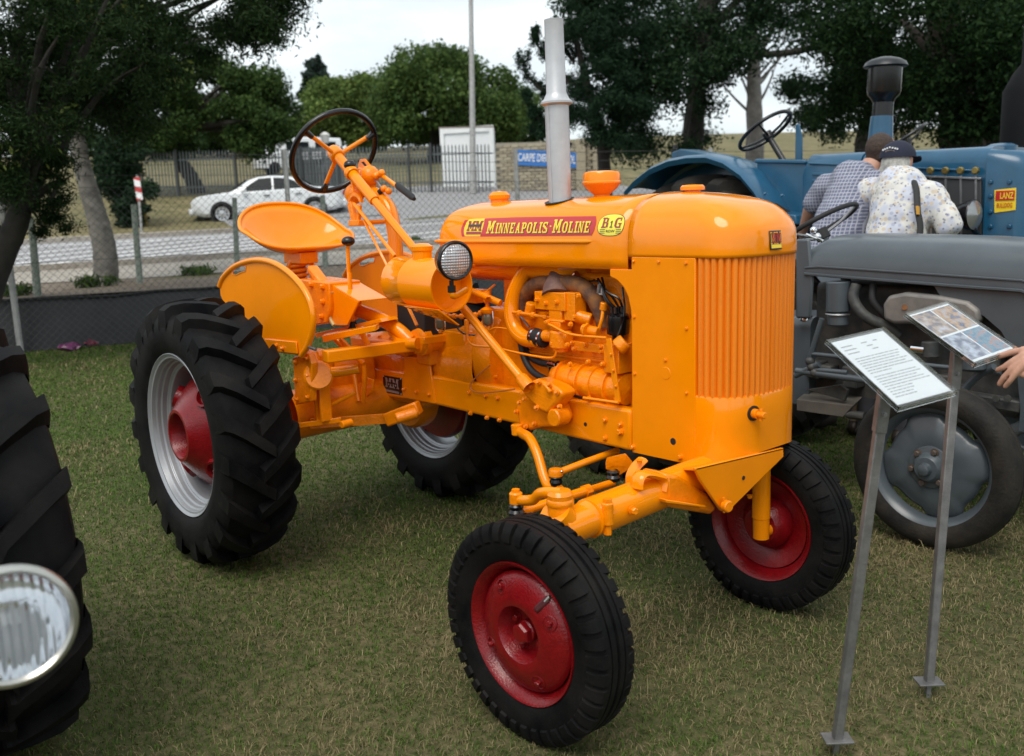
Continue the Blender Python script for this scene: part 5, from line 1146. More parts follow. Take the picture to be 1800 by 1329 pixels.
# near evergreen at the left edge
t2 = thing('edge_evergreen_tree', 'dark drooping evergreen tree at the left edge in front of the fence', 'tree', SZ(-60, 640, 0))
dep = 9.2; base = SZ(-70, 660, 0)
tr_ = [base, SD(-25, 520, dep), SD(12, 430, dep), SD(35, 370, dep), SD(45, 250, dep), SD(30, 60, dep)]
trunk('trunk', tr_, .17, .07, BARK_D, t2)
cl = pix_clumps([([(-160, -100), (300, -100), (250, 60), (190, 160), (130, 230), (90, 330), (60, 400), (-160, 420)], (dep-1.2, dep+1.0), (.14, .36), 105), ([(60, 260), (110, 300), (120, 400), (95, 405), (60, 420)], (dep-.3, dep+.4), (.09, .18), 20), ([(240, 180), (300, 150), (330, 60), (250, 60)], (dep-.2, dep+.4), (.12, .2), 10)], 8)
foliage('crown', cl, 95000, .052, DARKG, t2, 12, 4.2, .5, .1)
struct(foliage('new_growth', [c for i, c in enumerate(cl) if i % 9 == 0], 500, .07, ((.10, .14, .03), (.16, .19, .05)), t2, 13, 2.2, .0, .7), 'stuff')
limbs(t2, tr_[3], cl, BARK_D, .05, 14, 3); limbs(t2, tr_[-2], cl, BARK_D, .045, 10, 4)
def far_tree(name, label, base, trunkpts, regs, n, size, cols, seed, bark=BARK_D, r0=.3, r1=.12, nl=8, aspect=1.7, hollow=.5, droop=0., group=None):
    t = thing(name, label, 'tree', base, group); P = [Vector(base)-V(0, 0, .3)]+[Vector(p) for p in trunkpts]; trunk('trunk', P, r0, r1, bark, t)
    c = pix_clumps(regs, seed); foliage('crown', c, n, size, cols, t, seed, aspect, droop, hollow); limbs(t, P[-1], c, bark, r1*.9, nl, seed); return t, c
# broad tree by the palisade
b = hit(352, 338); d = (np.array(b)-CAM_POS) @ FW
far_tree('broad_tree', 'broad round crowned dark green tree standing at the palisade fence behind the car', b, [SD(335, 310, d), SD(318, 285, d), SD(312, 262, d), SD(320, 225, d)], [([(200, 200), (235, 140), (270, 125), (320, 108), (390, 106), (435, 122), (480, 148), (503, 180), (510, 210), (500, 238), (470, 258), (400, 268), (330, 266), (270, 268), (205, 255)], (d-2.5, d+2.5), (.5, 1.0), 58), ([(400, 130), (470, 145), (500, 200), (480, 235), (400, 240)], (d-3.5, d-2), (.4, .8), 14)], 56000, .15, ((.018, .044, .013), (.062, .100, .024)), 21, r0=.36, r1=.2)
# cypress-like shrub
b = hit(222, 398); d = (np.array(b)-CAM_POS) @ FW
far_tree('columnar_shrub', 'dense dark green columnar shrub beside the striped marker sign', b, [SD(222, 340, d), SD(220, 290, d)], [([(170, 270), (200, 245), (255, 255), (270, 285), (258, 340), (245, 390), (205, 392), (195, 340), (175, 300)], (d-.8, d+.8), (.25, .5), 34)], 16000, .12, ((.010, .026, .014), (.03, .055, .025)), 22, r0=.1, r1=.05, nl=4)
# row beyond the field
def grow(u, v, d, *a, **k): return far_tree(a[0], a[1], V(*SD(u, v, d).xy, Hz(*SD(u, v, d).xy)), *a[2:], **k)
grow(585, 250, 62, 'field_tree', 'light green rounded tree left of the grey lamp post beyond the field', [SD(585, 225, 62)], [([(535, 200), (545, 172), (590, 150), (640, 140), (680, 160), (690, 215), (680, 245), (610, 252), (540, 245)], (59, 65), (.9, 1.7), 40)], 30000, .24, LITEG, 31, nl=5)
grow(760, 255, 58, 'field_tree', 'large spreading green tree directly behind the tall grey lamp post', [SD(770, 215, 58), SD(770, 180, 58)], [([(670, 200), (690, 140), (730, 110), (755, 92), (800, 102), (850, 108), (885, 130), (905, 160), (920, 190), (925, 225), (880, 242), (790, 240), (700, 245)], (54, 62), (.9, 1.8), 62)], 52000, .24, MIDG, 32, r0=.5, r1=.25, nl=9)
grow(558, 235, 95, 'pointed_conifer', 'small pointed dark conifer on the skyline above the steering wheel', [SD(557, 160, 95), SD(556, 105, 95)], [([(555, 97), (563, 110), (572, 130), (580, 160), (560, 168), (537, 165), (542, 140), (548, 112)], (94, 96), (.5, .9), 26)], 7000, .42, ((.02, .035, .03), (.04, .06, .045)), 33, nl=3)
pcn_ = bpy.data.objects['pointed_conifer']; cl = []
for k in range(12):
    f_ = k/11; w_ = 2.5*f_+.15; c_ = SD(557, 97+68*f_, 95)
    for j in range(2+int(6*f_)): a_ = random.uniform(0, 6.28); cl.append((c_+V(math.cos(a_)*w_*.62, math.sin(a_)*w_*.62, random.uniform(-.2, .1)), .22+.28*w_*.5, .22+.28*w_*.5, .22))
foliage('spire', cl, 9000, .34, ((.012, .03, .022), (.03, .055, .036)), pcn_, 35, 2.5, .3, .1)
grow(640, 262, 80, 'field_hedge', 'low dark hedge of scrub along the far edge of the field', [SD(640, 240, 80)], [([(480, 215), (920, 215), (1000, 235), (920, 246), (600, 252), (480, 250)], (78, 86), (.8, 1.6), 46), ([(60, 232), (480, 222), (500, 250), (60, 272)], (74, 84), (.9, 1.8), 50)], 26000, .4, DARKG, 34, nl=0)
# dark conifers on the right
grow(1062, 322, 21, 'spiky_conifer', 'dark conifer with upswept spiky branches right of the exhaust stack', [SD(1060, 260, 21), SD(1035, 160, 21), SD(1010, 60, 21)], [([(990, -90), (1130, -90), (1140, 250), (1090, 262), (1020, 245), (985, 190), (1000, 60)], (19.6, 22), (.25, .5), 74), ([(1000, 40), (1085, 40), (1110, 255), (1025, 250)], (19.4, 20.3), (.2, .4), 30)], 54000, .095, CONI, 41, nl=0, r0=.2, r1=.06, aspect=4, droop=-.3, hollow=.15)
sp_t = bpy.data.objects['spiky_conifer']; cl = []
for (pts) in ([(1000, 200), (960, 165), (925, 130), (918, 95)], [(1005, 150), (970, 110), (945, 80), (938, 52)], [(1000, 240), (955, 215), (930, 190), (922, 160)], [(1010, 110), (985, 80), (975, 55)], [(1005, 255), (965, 240), (935, 225)], [(1030, 210), (990, 185), (960, 140)], [(1000, 180), (975, 190), (930, 205)]):
    q = cr([SD(u, v, 21) for u, v in pts], 8); MB().tube(q, [.05*(1-.7*i/(len(q)-1)) for i in range(len(q))], 5).build('limb', BARK_D, sp_t)
    cl += [(p+V(random.uniform(-.1, .1), random.uniform(-.1, .1), random.uniform(-.02, .1)), .13, .13, .17) for p in q[3:]]
foliage('upswept_sprays', cl, 9000, .10, CONI, sp_t, 42, 4, -.6, .1)
rt = thing('great_conifer', 'huge dark conifer with thick reddish trunk behind the blue tractor', 'tree', V(*SD(1700, 300, 17).xy, Hz(*SD(1700, 300, 17).xy)))
d = 17; bz_ = rt.location
trunk('trunk', [bz_-V(0, 0, .3), SD(1690, 262, d), SD(1685, 200, d), SD(1670, 120, d), SD(1660, 20, d), SD(1655, -80, d)], .42, .28, BARK_R, rt, 16)
trunk('trunk', [bz_+V(.2, .2, 0), SD(1725, 250, d+.3), SD(1740, 170, d+.3), SD(1760, 60, d+.3), SD(1770, -60, d+.3)], .4, .2, BARK_R, rt, 12)
cl = pix_clumps([([(1400, -140), (1900, -140), (1900, 250), (1790, 240), (1760, 150), (1640, 150), (1560, 200), (1500, 120), (1420, 60)], (d-2.5, d+4), (.45, 1.0), 84), ([(1560, -60), (1900, -60), (1900, 40), (1700, 90), (1560, 80)], (d-3.5, d-1), (.4, .8), 26), ([(1740, 60), (1860, 40), (1860, 220), (1750, 210)], (d-3.5, d-2), (.3, .6), 22), ([(1430, 120), (1530, 100), (1640, 130), (1620, 225), (1480, 235), (1420, 180)], (d, d+4), (.4, .7), 30), ([(1590, 120), (1800, 120), (1800, 245), (1590, 225)], (d-2.2, d-1.2), (.3, .6), 30)], 51)
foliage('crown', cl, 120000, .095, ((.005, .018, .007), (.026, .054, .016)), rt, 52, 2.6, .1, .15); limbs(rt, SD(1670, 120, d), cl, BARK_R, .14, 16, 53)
lt = thing('spreading_conifer', 'dark spreading conifer between the exhaust stack and the blue steering wheel', 'tree', V(*SD(1215, 330, 25).xy, Hz(*SD(1215, 330, 25).xy)))
d = 25; trunk('trunk', [Vector(lt.location)-V(0, 0, .3), SD(1218, 260, d), SD(1225, 160, d), SD(1240, 40, d), SD(1250, -80, d)], .34, .2, BARK_D, lt, 12)
cl = pix_clumps([([(985, -140), (1450, -140), (1440, 40), (1350, 60), (1300, 110), (1255, 150), (1270, 240), (1200, 262), (1090, 255), (1080, 180), (1040, 120), (1000, 60)], (d-3, d+3), (.5, 1.1), 84), ([(1020, 30), (1110, 20), (1200, 90), (1180, 200), (1090, 190), (1040, 110)], (d-4, d-2.5), (.4, .8), 22), ([(1330, 130), (1420, 150), (1500, 170), (1460, 250), (1400, 250)], (d-1, d+1), (.4, .7), 16)], 55)
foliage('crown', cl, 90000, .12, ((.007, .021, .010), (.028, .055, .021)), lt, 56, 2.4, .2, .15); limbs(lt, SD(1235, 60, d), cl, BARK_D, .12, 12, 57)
MB().tube(cr([SD(1190, 30, d-2), SD(1250, 85, d-2), SD(1300, 95, d-2), SD(1390, 92, d-2), SD(1470, 70, d-2)], 5), .085, 8).build('limb', BARK_D, lt, smooth=60)
gt = thing('bare_grey_tree', 'pale grey half bare tree trunk showing through the blue steering wheel', 'tree', V(*SD(1328, 300, 27).xy, Hz(*SD(1328, 300, 27).xy)))
d = 27; trunk('trunk', [Vector(gt.location)-V(0, 0, .3), SD(1327, 230, d), SD(1325, 160, d), SD(1325, 100, d), SD(1318, 20, d)], .30, .15, BARK_P, gt, 12)
rg = random.Random(4)
for k in range(16):
    a = SD(1325+rg.uniform(-4, 4), rg.uniform(90, 210), d); e = Vector(a)+V(*(EV*rg.choice((-1, 1))*rg.uniform(.5, 1.5)), rg.uniform(.6, 1.7))
    MB().tube(cr([a, a.lerp(e, .5)+V(0, 0, -.1), e], 4), [.05*(1-.8*i/8) for i in range(9)], 5).build('bare_branch', BARK_P, gt, smooth=60)
dt = thing('leaning_dark_tree', 'slim dark leaning trunk just left of the tall black exhaust', 'tree', V(*SD(1515, 300, 22).xy, Hz(*SD(1515, 300, 22).xy)))
trunk('trunk', [Vector(dt.location)-V(0, 0, .3), SD(1518, 250, 22), SD(1532, 205, 22), SD(1548, 150, 22), SD(1560, 60, 22)], .22, .12, BARK_D, dt, 10)
cl = pix_clumps([([(1480, 60), (1640, 40), (1640, 150), (1480, 170)], (21, 23), (.4, .7), 14)], 61); foliage('crown', cl, 7000, .14, DARKG, dt, 62, 2.4, .1, .2)

# weeds on the bank
for i, (u, v) in enumerate(((20, 520), (175, 505), (358, 484), (735, 430))):
    p = hit(u, v); w = thing('weed_tuft', ('green weed tuft on the bank at the far left edge', 'small weed tuft beside the leaning grey trunk', 'weed tuft on the bank behind the orange seat', 'weed tuft on the bank left of the orange bonnet')[i], 'plant', p)
    foliage('leaves', [(p+V(random.uniform(-.2, .2), random.uniform(-.2, .2), .07), .14, .14, .09) for _ in range(5)], 500, .10, ((.03, .07, .015), (.09, .14, .03)), w, 70+i, 5, -1.2, .1)

# lawn grass
def lawn_grass():
    rg = np.random.default_rng(5); N = 400000
    # depth density ~ u^-0.35 between 1.35 and 12.2
    e = .62; u0, u1 = 1.25, 12.4; q = rg.random(N); u = (u0**e+q*(u1**e-u0**e))**(1/e)
    lat = (rg.random(N)*2-1)*(.63*u+.35)
    x = CAM_POS[0]+EU[0]*u+EV[0]*lat; y = CAM_POS[1]+EU[1]*u+EV[1]*lat
    s = (x-FA[0])*FN[0]+(y-FA[1])*FN[1]; keep = s < .12; x, y, u = x[keep], y[keep], u[keep]; n = len(x)
    f = lambda a, b, c, d: np.sin(x*a+y*b+c)*np.cos(x*c-y*a+d)
    pn = .5+.22*f(1.1, .7, 2., .3)+.16*f(2.7, -1.9, .7, 1.1)+.14*f(6.1, 4.3, 3., 2.)+.10*f(13., 9., 1., 4.)+.12*rg.normal(size=n)
    dry = 1/(1+np.exp(-(pn-.53+.22*np.clip(x-1.25, -1.3, 2))*12))
    g0, g1 = np.array([.032, .062, .011]), np.array([.095, .148, .032]); d0, d1 = np.array([.10, .082, .042]), np.array([.27, .22, .12])
    k = rg.random(n)[:, None]; isdry = (rg.random(n) < .06+dry*.74)[:, None]
    tint = np.where(isdry, d0*(1-k)+d1*k, g0*(1-k)+g1*k)*1.35
    sc = np.clip(u/3.2, .75, 2.6); hgt = (.007+.015*rg.random(n))*(.75+.25*sc)*(1+.6*(pn > .75)); wid = (.0011+.0011*rg.random(n))*sc
    st = rg.random(n) < .0012; hgt[st] *= 3.0; tint[st] = np.array([.26, .22, .12])
    ang = rg.random(n)*2*np.pi; lean = .35+1.5*rg.random(n)**.8; lean[st] = 1.9
    dx, dy = np.cos(ang), np.sin(ang); px, py = -dy*wid, dx*wid
    z0 = -np.full(n, .003)
    m1 = np.stack([x+dx*hgt*lean*.35, y+dy*hgt*lean*.35, hgt*.62], 1); tp = np.stack([x+dx*hgt*lean, y+dy*hgt*lean, hgt*(1.0-.25*np.minimum(lean, 1.6))], 1)
    w = np.stack([px, py, 0*px], 1); b0 = np.stack([x, y, z0], 1)
    co = np.stack([b0-w, b0+w, m1+w*.75, m1-w*.75, tp], 1).reshape(-1, 3)
    i = np.arange(n)*5; fv = np.stack([i, i+1, i+2, i+3, i+3, i+2, i+4], 1).ravel(); npf = np.tile([4, 3], n)
    me = fast_mesh('grass', co, fv, npf, np.repeat(tint, 5, 0), GRASS_M)
    o = bpy.data.objects.new('grass', me); COL.objects.link(o); o['kind'] = 'stuff'; o['label'] = 'short mown lawn grass, partly dry'
lawn_grass()

# ================================================================== white saloon car across the road
CARW = mat('white_car_paint', (.70, .72, .74), .25, 0, .6, croug=.04)
CARG = mat('car_window_glass', (.010, .014, .017), .25, 0, 0, spec=.12)
def make_car():
    t = thing('parked_car', 'white four door saloon car parked on the verge across the road', 'car')
    # side outline, x forward, z up (metres)
    top = [(-2.36, .62), (-2.40, .78), (-2.34, .93), (-2.0, .985), (-1.62, 1.0), (-1.40, 1.03), (-1.0, 1.27), (-.62, 1.40), (-.1, 1.435), (.30, 1.41), (.62, 1.30), (1.02, 1.05), (1.15, .985), (1.7, .94), (2.12, .86), (2.32, .76), (2.38, .62), (2.36, .45), (2.28, .30)]
    def zt(x): 
        q = sorted(top[1:17]); return float(np.interp(x, [p[0] for p in q], [p[1] for p in q]))
    xs = list(np.linspace(-2.36, 2.34, 60)); rows = []
    for x in xs:
        e = min(1., (2.42-abs(x))/.34); w = .895*(1-.16*(1-e)**2*1.6)
        zb = .24 if abs(x) < 1.95 else .24+.12*(abs(x)-1.95)/.45
        for wx in (1.42, -1.41):
            pass
        z1 = zt(x); belt = min(z1, .93-.02*max(0, x)); hr = z1-belt; wr = w-.05-.36*max(0, hr)
        sec = [(w*.90, zb), (w*.99, zb+.10), (w, .55), (w*.985, .72), (w*.96, belt-.015), (w*.94, belt)]
        if hr > .06: sec += [(w*.90-.10*hr, belt+hr*.3), (wr*.97, belt+hr*.75), (wr*.86, z1-.035), (wr*.55, z1-.004), (0, z1)]
        else: sec += [(w*.90, belt+hr*.2), (w*.84, belt+hr*.45), (w*.72, belt+hr*.75), (w*.4, belt+hr*.95), (0, z1)]
        rows.append([V(x, -y, z) for y, z in sec]+[V(x, y, z) for y, z in reversed(sec[:-1])])
    mb = MB().grid(rows); n = len(rows[0])
    mb.f += [tuple(range(n)), tuple(reversed(range((len(rows)-1)*n, len(rows)*n)))]; mb.m += [0, 0]
    body = mb.build('body', CARW, t, smooth=35)
    for sy in (-1, 1):
        y0 = sy*.80
        def win(pts, nm):
            P = []
            for x, z in pts:
                belt = .93-.02*max(0, x); hr = zt(x)-belt; e = 1.; w = .895
                yb = w*.94+(w*.90-.10*hr-w*.94)*min(1, (z-belt)/(hr*.3)) if hr > .06 and z < belt+hr*.3 else w*.90-.10*hr+((w-.05-.36*hr)*.97-(w*.90-.10*hr))*min(1, max(0, (z-belt-hr*.3)/(hr*.45)))
                P.append(V(x, sy*(yb+.006), z))
            mbw = MB(); mbw.add(P, [tuple(range(len(P))) if sy < 0 else tuple(reversed(range(len(P))))]); mbw.build(nm, CARG, t, smooth=0)
        win([(-.14, .96), (.82, .95), (.50, 1.19), (.24, 1.335), (-.14, 1.35)], 'front_window')
        win([(-1.08, .98), (-.20, .965), (-.20, 1.345), (-.62, 1.31), (-.86, 1.2)], 'rear_window')
        MB().box((.70, sy*.98, .985), (.16, .16, .11)).build('wing_mirror', CARW, t, bevel=.03)
        for x in (.05, -.92): MB().box((x-.02, sy*.905, .80), (.20, .03, .035)).build('door_handle', mat('handle_dark', (.05, .05, .055), .5), t, bevel=.008)
        MB().box((0, sy*.902, .50), (2.0, .02, .06)).build('side_moulding', CARW, t, bevel=.006)
        for x in (1.42, -1.41):
            MB().lathe([(0, 0), (.37, 0), (.37, .03), (0, .03)], (x, sy*.875, .33), (0, sy, 0), 28).build('wheel_arch', BLACK_M, t)
            wl = MB().lathe([(.20, -.10), (.28, -.12), (.315, -.09), (.318, 0), (.30, .045), (.24, .055), (.21, .04)], (x, sy*.865, .318), (0, sy, 0), 32).build('wheel', RUBBER, t)
            MB().lathe([(.0, .045), (.06, .05), (.08, .04), (.19, .05), (.212, .056), (.215, .03), (0, .02)], (x, sy*.865, .318), (0, sy, 0), 30).build('wheel_trim', mat('trim_silver', (.5, .51, .53), .3, .5), wl)
            for k in range(9):
                a = 2*math.pi*k/9; MB().cyl((x+.145*math.cos(a), sy*.918, .318+.145*math.sin(a)), (x+.145*math.cos(a), sy*.92, .318+.145*math.sin(a)), .028, 8).build('trim_slot', BLACK_M, wl)
        for (yy, r) in ((.70, .10), (.50, .085)):
            MB().lathe([(0, .03), (r*.7, .02), (r, .0), (r, -.04)], (2.22-.16*(yy-.4), sy*yy, .70), (1, sy*.25, .25), 20).build('headlight', mat('headlight_glass', (.45, .48, .5), .1, .4), t)
        MB().box((-2.34, sy*.72, .76), (.05, .30, .16)).build('tail_light', mat('tail_red', (.3, .01, .012), .25), t, bevel=.01)
    MB().prism([V(.63, -.56, 1.305), V(1.05, -.66, 1.05), V(1.05, .66, 1.05), V(.63, .56, 1.305)], V(.012, 0, .018)).build('windscreen', CARG, t, smooth=0)
    MB().prism([V(-.98, -.58, 1.29), V(-1.40, -.66, 1.045), V(-1.40, .66, 1.045), V(-.98, .58, 1.29)], V(-.012, 0, .018)).build('rear_screen', CARG, t, smooth=0)
    gr = MB().box((2.315, 0, .72), (.06, .42, .20)).build('radiator_grille', BLACK, t, bevel=.015)
    for k in range(5): MB().box((2.347, 0, .645+.036*k), (.006, .40, .008)).build('grille_slat', CHROME, gr, smooth=0)
    MB().box((2.36, 0, .42), (.14, 1.66, .20)).build('front_bumper', CARW, t, bevel=.05)
    MB().box((2.43, 0, .44), (.012, .5, .11)).build('number_plate', WHITE_P, t, smooth=0)
    MB().box((-2.36, 0, .45), (.14, 1.66, .22)).build('rear_bumper', CARW, t, bevel=.05)
    return t
car = make_car()
fwp, rwp = SD(394, 394, 28.7), SD(556, 384, 29.2); dx = (fwp-rwp).normalized(); dz = V(0, 0, 1); dy = dz.cross(dx).normalized(); dz = dx.cross(dy)
mid = (fwp+rwp)/2; off = -.865 if dy.dot(Vector(CAM_POS)-mid) < 0 else .865
car.matrix_world = Matrix((dx, dy, dz)).transposed().to_4x4(); car.location = mid-dy*off
ORG[car.name] = Vector(car.location)
# small patch of verge under the car
c0 = car.location
vp = [[c0+dx*a+dy*b_+V(0, 0, -.015) for a in (-4., -2, 0, 2, 3.6)] for b_ in (-2.0, -.7, .7, 2.0)]
struct(sheet('parking_apron', vp, DIRT_M))

# white van behind the palisade
van = thing('parked_van', 'white van parked behind the palisade fence above the car roof', 'van')
vb = hit(512, 309); 
rows = []
for x, zt_, w in ((-2.2, 1.7, .82), (-2.15, 1.85, .85), (-.5, 1.92, .88), (.6, 1.9, .88), (1.0, 1.75, .86), (1.7, 1.15, .86), (2.3, .98, .84), (2.42, .8, .8)):
    s_ = [(w, .3), (w, .9), (w*.96, min(zt_-.05, 1.1)), (w*.86, zt_-.08), (w*.7, zt_), (0, zt_+.02)]; rows.append([V(x, -y, z) for y, z in s_]+[V(x, y, z) for y, z in reversed(s_[:-1])])
mb = MB().grid(rows); n = len(rows[0]); mb.f += [tuple(range(n)), tuple(reversed(range(7*n, 8*n)))]; mb.m += [0, 0]; mb.build('body', CARW, van, smooth=35)
for sy in (-1, 1):
    MB().box((-1.3, sy*.835, 1.42), (1.1, .05, .45)).build('side_window', CARG, van, bevel=.02); MB().box((.2, sy*.835, 1.42), (1.2, .05, .45)).build('side_window', CARG, van, bevel=.02)
    for x in (1.45, -1.4): MB().lathe([(0, .05), (.2, .05), (.3, .04), (.32, 0), (.32, -.15), (0, -.15)], (x, sy*.82, .32), (0, sy, 0), 24).build('wheel', RUBBER, van)
MB().prism([V(1.08, -.65, 1.72), V(1.68, -.72, 1.2), V(1.68, .72, 1.2), V(1.08, .65, 1.72)], V(.03, 0, .03)).build('windscreen', CARG, van, smooth=0)
van.location = vb+V(*(EU*2.2), -.0); van.location.z = Hz(van.location.x, van.location.y)-.05; van.rotation_euler = (0, 0, math.atan2(dx.y, dx.x)+R(12)); ORG[van.name] = Vector(van.location)

# ================================================================== blue tractor
BT = thing('blue_tractor', 'large blue vintage tractor with tall black exhaust and yellow red front badge', 'tractor', (0, 4.3, 0))
YB = 3.6
def bpoly(name, pts, y, th, m=BLUE_P, bevel=.008, parent=None): return MB().prism([S(u, v, y) for u, v in pts], V(0, th, 0)).build(name, m, parent or BT, bevel=bevel)
# bonnet: loft with rounded top
def loft(name, stations, m, parent, smooth=45):
    """stations: (x, y_near, y_far, z_bottom, z_top, corner radius)"""
    rows = []
    for x, y0, y1, z0, z1, r in stations:
        p = [V(x, y0, z0)]
        for k in range(7):
            a = math.pi/2*k/6; p.append(V(x, y0+r-r*math.cos(a), z1-r+r*math.sin(a)))
        for k in range(7):
            a = math.pi/2*k/6; p.append(V(x, y1-r+r*math.sin(a), z1-r+r*math.cos(a)))
        p.append(V(x, y1, z0)); rows.append(p)
    mb = MB().grid(rows); n = len(rows[0]); mb.f += [tuple(range(n)), tuple(reversed(range((len(rows)-1)*n, len(rows)*n)))]; mb.m += [0, 0]
    return mb.build(name, m, parent, smooth=smooth)
xh0 = S(1418, 300, YB).x; xh1 = S(1735, 300, YB).x; xf = S(1790, 300, YB).x; ztop = S(1600, 264, YB+.1).z
loft('bonnet', [(xh0-.06, YB+.03, YB+.62, 1.1, ztop-.02, .12), (xh0, YB, YB+.65, 1.1, ztop+.02, .10), (S(1512, 270, YB).x, YB, YB+.65, 1.1, ztop+.01, .10)], BLUE_P, BT)
loft('bonnet', [(S(1514, 270, YB).x, YB+.004, YB+.646, 1.1, ztop+.004, .10), (xh1, YB+.004, YB+.646, 1.1, ztop-.012, .10)], BLUE_P, BT)
loft('radiator_tank', [(xh1+.004, YB-.02, YB+.67, .75, ztop-.03, .06), (xf, YB-.02, YB+.67, .75, ztop-.05, .10), (xf+.05, YB+.03, YB+.62, .78, ztop-.09, .10)], BLUE_P, BT)
loft('tractor_body', [(xh0-.25, YB+.02, YB+.66, .55, 1.12, .04), (xf-.02, YB+.02, YB+.66, .55, 1.12, .04)], BLUE_P, BT)
capp = S(1757, 262, YB+.3); MB().lathe([(.09, -.04), (.09, .03), (.06, .045), (.0, .05)], V(capp.x, YB+.32, ztop-.035), (0, 0, 1), 20).build('radiator_cap', BLUE_P, BT)
for v in (306, 318, 330, 342):
    for du in (0,): MB().bar(S(1428, v, YB-.004), S(1462, v+1, YB-.004), .012, .018).build('louvre', BLUE_P, BT, bevel=.004)
MB().bar(S(1420, 287, YB-.002), S(1715, 300, YB-.002), .012, .012).build('bonnet_moulding', BLUE_P, BT, bevel=.004)
# radiator side core with four brass caps
core = bpoly('radiator_core', [(1622, 312), (1724, 316), (1724, 420), (1622, 420)], YB-.035, .03, FIN, .003)
for k in range(4):
    u = 1636+k*26.5
    MB().lathe([(0, .02), (.016, .02), (.022, .012), (.022, 0)], S(u, 300, YB-.03), YM, 16).build('brass_cap', mat('brass', (.30, .22, .07), .35, .8), core)
    MB().bar(S(u, 309, YB-.036), S(u+.5, 420, YB-.036), .006, .012).build('core_divider', BLUE_P if k == 9 else STEEL, core, smooth=0)
MB().bar(S(1621, 310, YB-.03), S(1726, 314, YB-.03), .03, .012).build('core_rail', STEEL, core, bevel=.002)
hl = S(1712, 378, YB-.16); hb_ = MB().lathe([(0, -.10), (.06, -.09), (.085, -.03), (.088, 0), (.084, .006)], hl, (1, -.12, 0), 24).build('headlamp', BLACK, BT)
MB().lathe([(.084, .004), (.05, .02), (0, .026)], hl, (1, -.12, 0), 24).build('lens', mat('dull_lens', (.3, .31, .32), .15, .6), hb_)
MB().tube([hl+V(0, 0, -.08), hl+V(0, .15, -.16)], .015, 8).build('lamp_stay', BLACK, hb_)
# maker's badge
bq = [S(1748, 334, YB-.026), S(1786, 330, YB-.026), S(1785, 369, YB-.026), S(1748, 374, YB-.026)]
bd = MB().prism(bq, V(0, .004, 0)).build('badge', YEL, BT, smooth=0)
cq = sum(bq, V(0, 0, 0))/4; bxv = (bq[1]-bq[0]); bw_ = bxv.length; bh_ = (bq[0]-bq[3]).length; mq = Matrix((V(1, 0, 0), V(0, 0, 1), V(0, -1, 0))).transposed().to_4x4()
MB().box(cq+V(0, -.003, bh_*.2), (bw_*.88, .002, bh_*.42)).build('badge_field', RED_D, bd, smooth=0)
put(fit('LANZ', bw_*.62, bh_*.28, YEL, bold=.02, ext=.2), 'lettering', bd, Matrix.Translation(cq+V(.01, -.005, bh_*.2)) @ mq)
put(fit('BULLDOG', bw_*.72, bh_*.20, RED_D, bold=.01, ext=.2), 'lettering', bd, Matrix.Translation(cq+V(.0, -.004, -bh_*.22)) @ mq)
for (u, v) in ((1742, 320), (1742, 345), (1742, 372), (1742, 398), (1775, 398), (1775, 320)): put(hexbolt(.012, .014, BLUE_P), 'bolt', BT, align(S(u, v, YB-.02), YM))
# exhaust
eb_ = S(1546, 262, YB+.3); ek = lambda v: S(1547+(262-v)*.066, v, YB+.3)
ex = MB().lathe([(.085, 0), (.07, .25), (.068, .26)], V(eb_.x, YB+.3, eb_.z-.05), (ek(205)-ek(262)), 24).build('exhaust_base', BLUE_P, BT)
p0, p1 = ek(206), ek(180); MB().tube([p0, p1], .066, 22).build('exhaust_neck', BLACK, BT)
e0, e1_ = ek(180), ek(118); dd = e1_-e0; MB().lathe([(.066, 0), (.075, .02), (.10, dd.length*.22), (.105, dd.length*.3), (.105, dd.length)], e0, dd, 26).build('exhaust_drum', BLACK, BT)
MB().lathe([(.03, .0), (.130, .004), (.138, .010), (.125, .035), (.09, .055), (.04, .068), (0, .07)], e1_-V(0, 0, .005), dd, 30).build('exhaust_cap', mat('cap_dark', (.03, .032, .035), .35, .5), BT)
# fender, wheel, deck
fo = [(1096, 338), (1112, 320), (1140, 298), (1172, 284), (1205, 278), (1240, 277), (1270, 287), (1300, 308), (1325, 338), (1340, 364), (1352, 384)]
fi = [(u+(4 if u < 1200 else -9), v+8) for u, v in fo]
YF = 3.35
rows = []
for (u, v) in fo:
    p = S(u, v, YF); rows.append([p+V(0, .02, -.035), p, p+V(0, .03, .02), p+V(0, .20, .03), p+V(0, .40, .01), p+V(0, .42, -.05)])
MB().grid(rows).build('rear_fender', BLUE_P, BT, smooth=60)
rows = []
for (u, v) in fo:
    p = S(u, v, YF)+V(0, .41, .0); rows.append([p, V(p.x, p.y, .8)])
MB().grid(rows).build('fender_side', BLUE_P, BT, smooth=60)
wc_ = S(1235, 430, YF+.2); wc_ = V(S(1228, 380, YF+.1).x, YF+.2, .66)
rw_ = S(1228, 306, YF+.1).z-.66
lug_tyre('rear_tyre', RUBBER_OLD, BT, wc_, -1, max(.6, rw_), .17, .42, 17); MB().lathe([(.42, .1), (.40, .08), (.2, .06), (.1, .1), (0, .1)], wc_, (0, -1, 0), 32).build('wheel_disc', BLUE_P, BT)
wf_ = V(wc_.x, 4.75, wc_.z); lug_tyre('rear_tyre', RUBBER_OLD, BT, wf_, 1, max(.6, rw_), .17, .42, 17); MB().lathe([(.42, .1), (.40, .08), (.2, .06), (.1, .1), (0, .1)], wf_, (0, 1, 0), 32).build('wheel_disc', BLUE_P, BT)
rows = [[V(wc_.x+(rw_+.12)*math.cos(a), y, wc_.z+(rw_+.12)*math.sin(a)) for y in (4.52, 4.56, 4.75, 4.95)] for a in np.linspace(R(10), R(175), 24)]
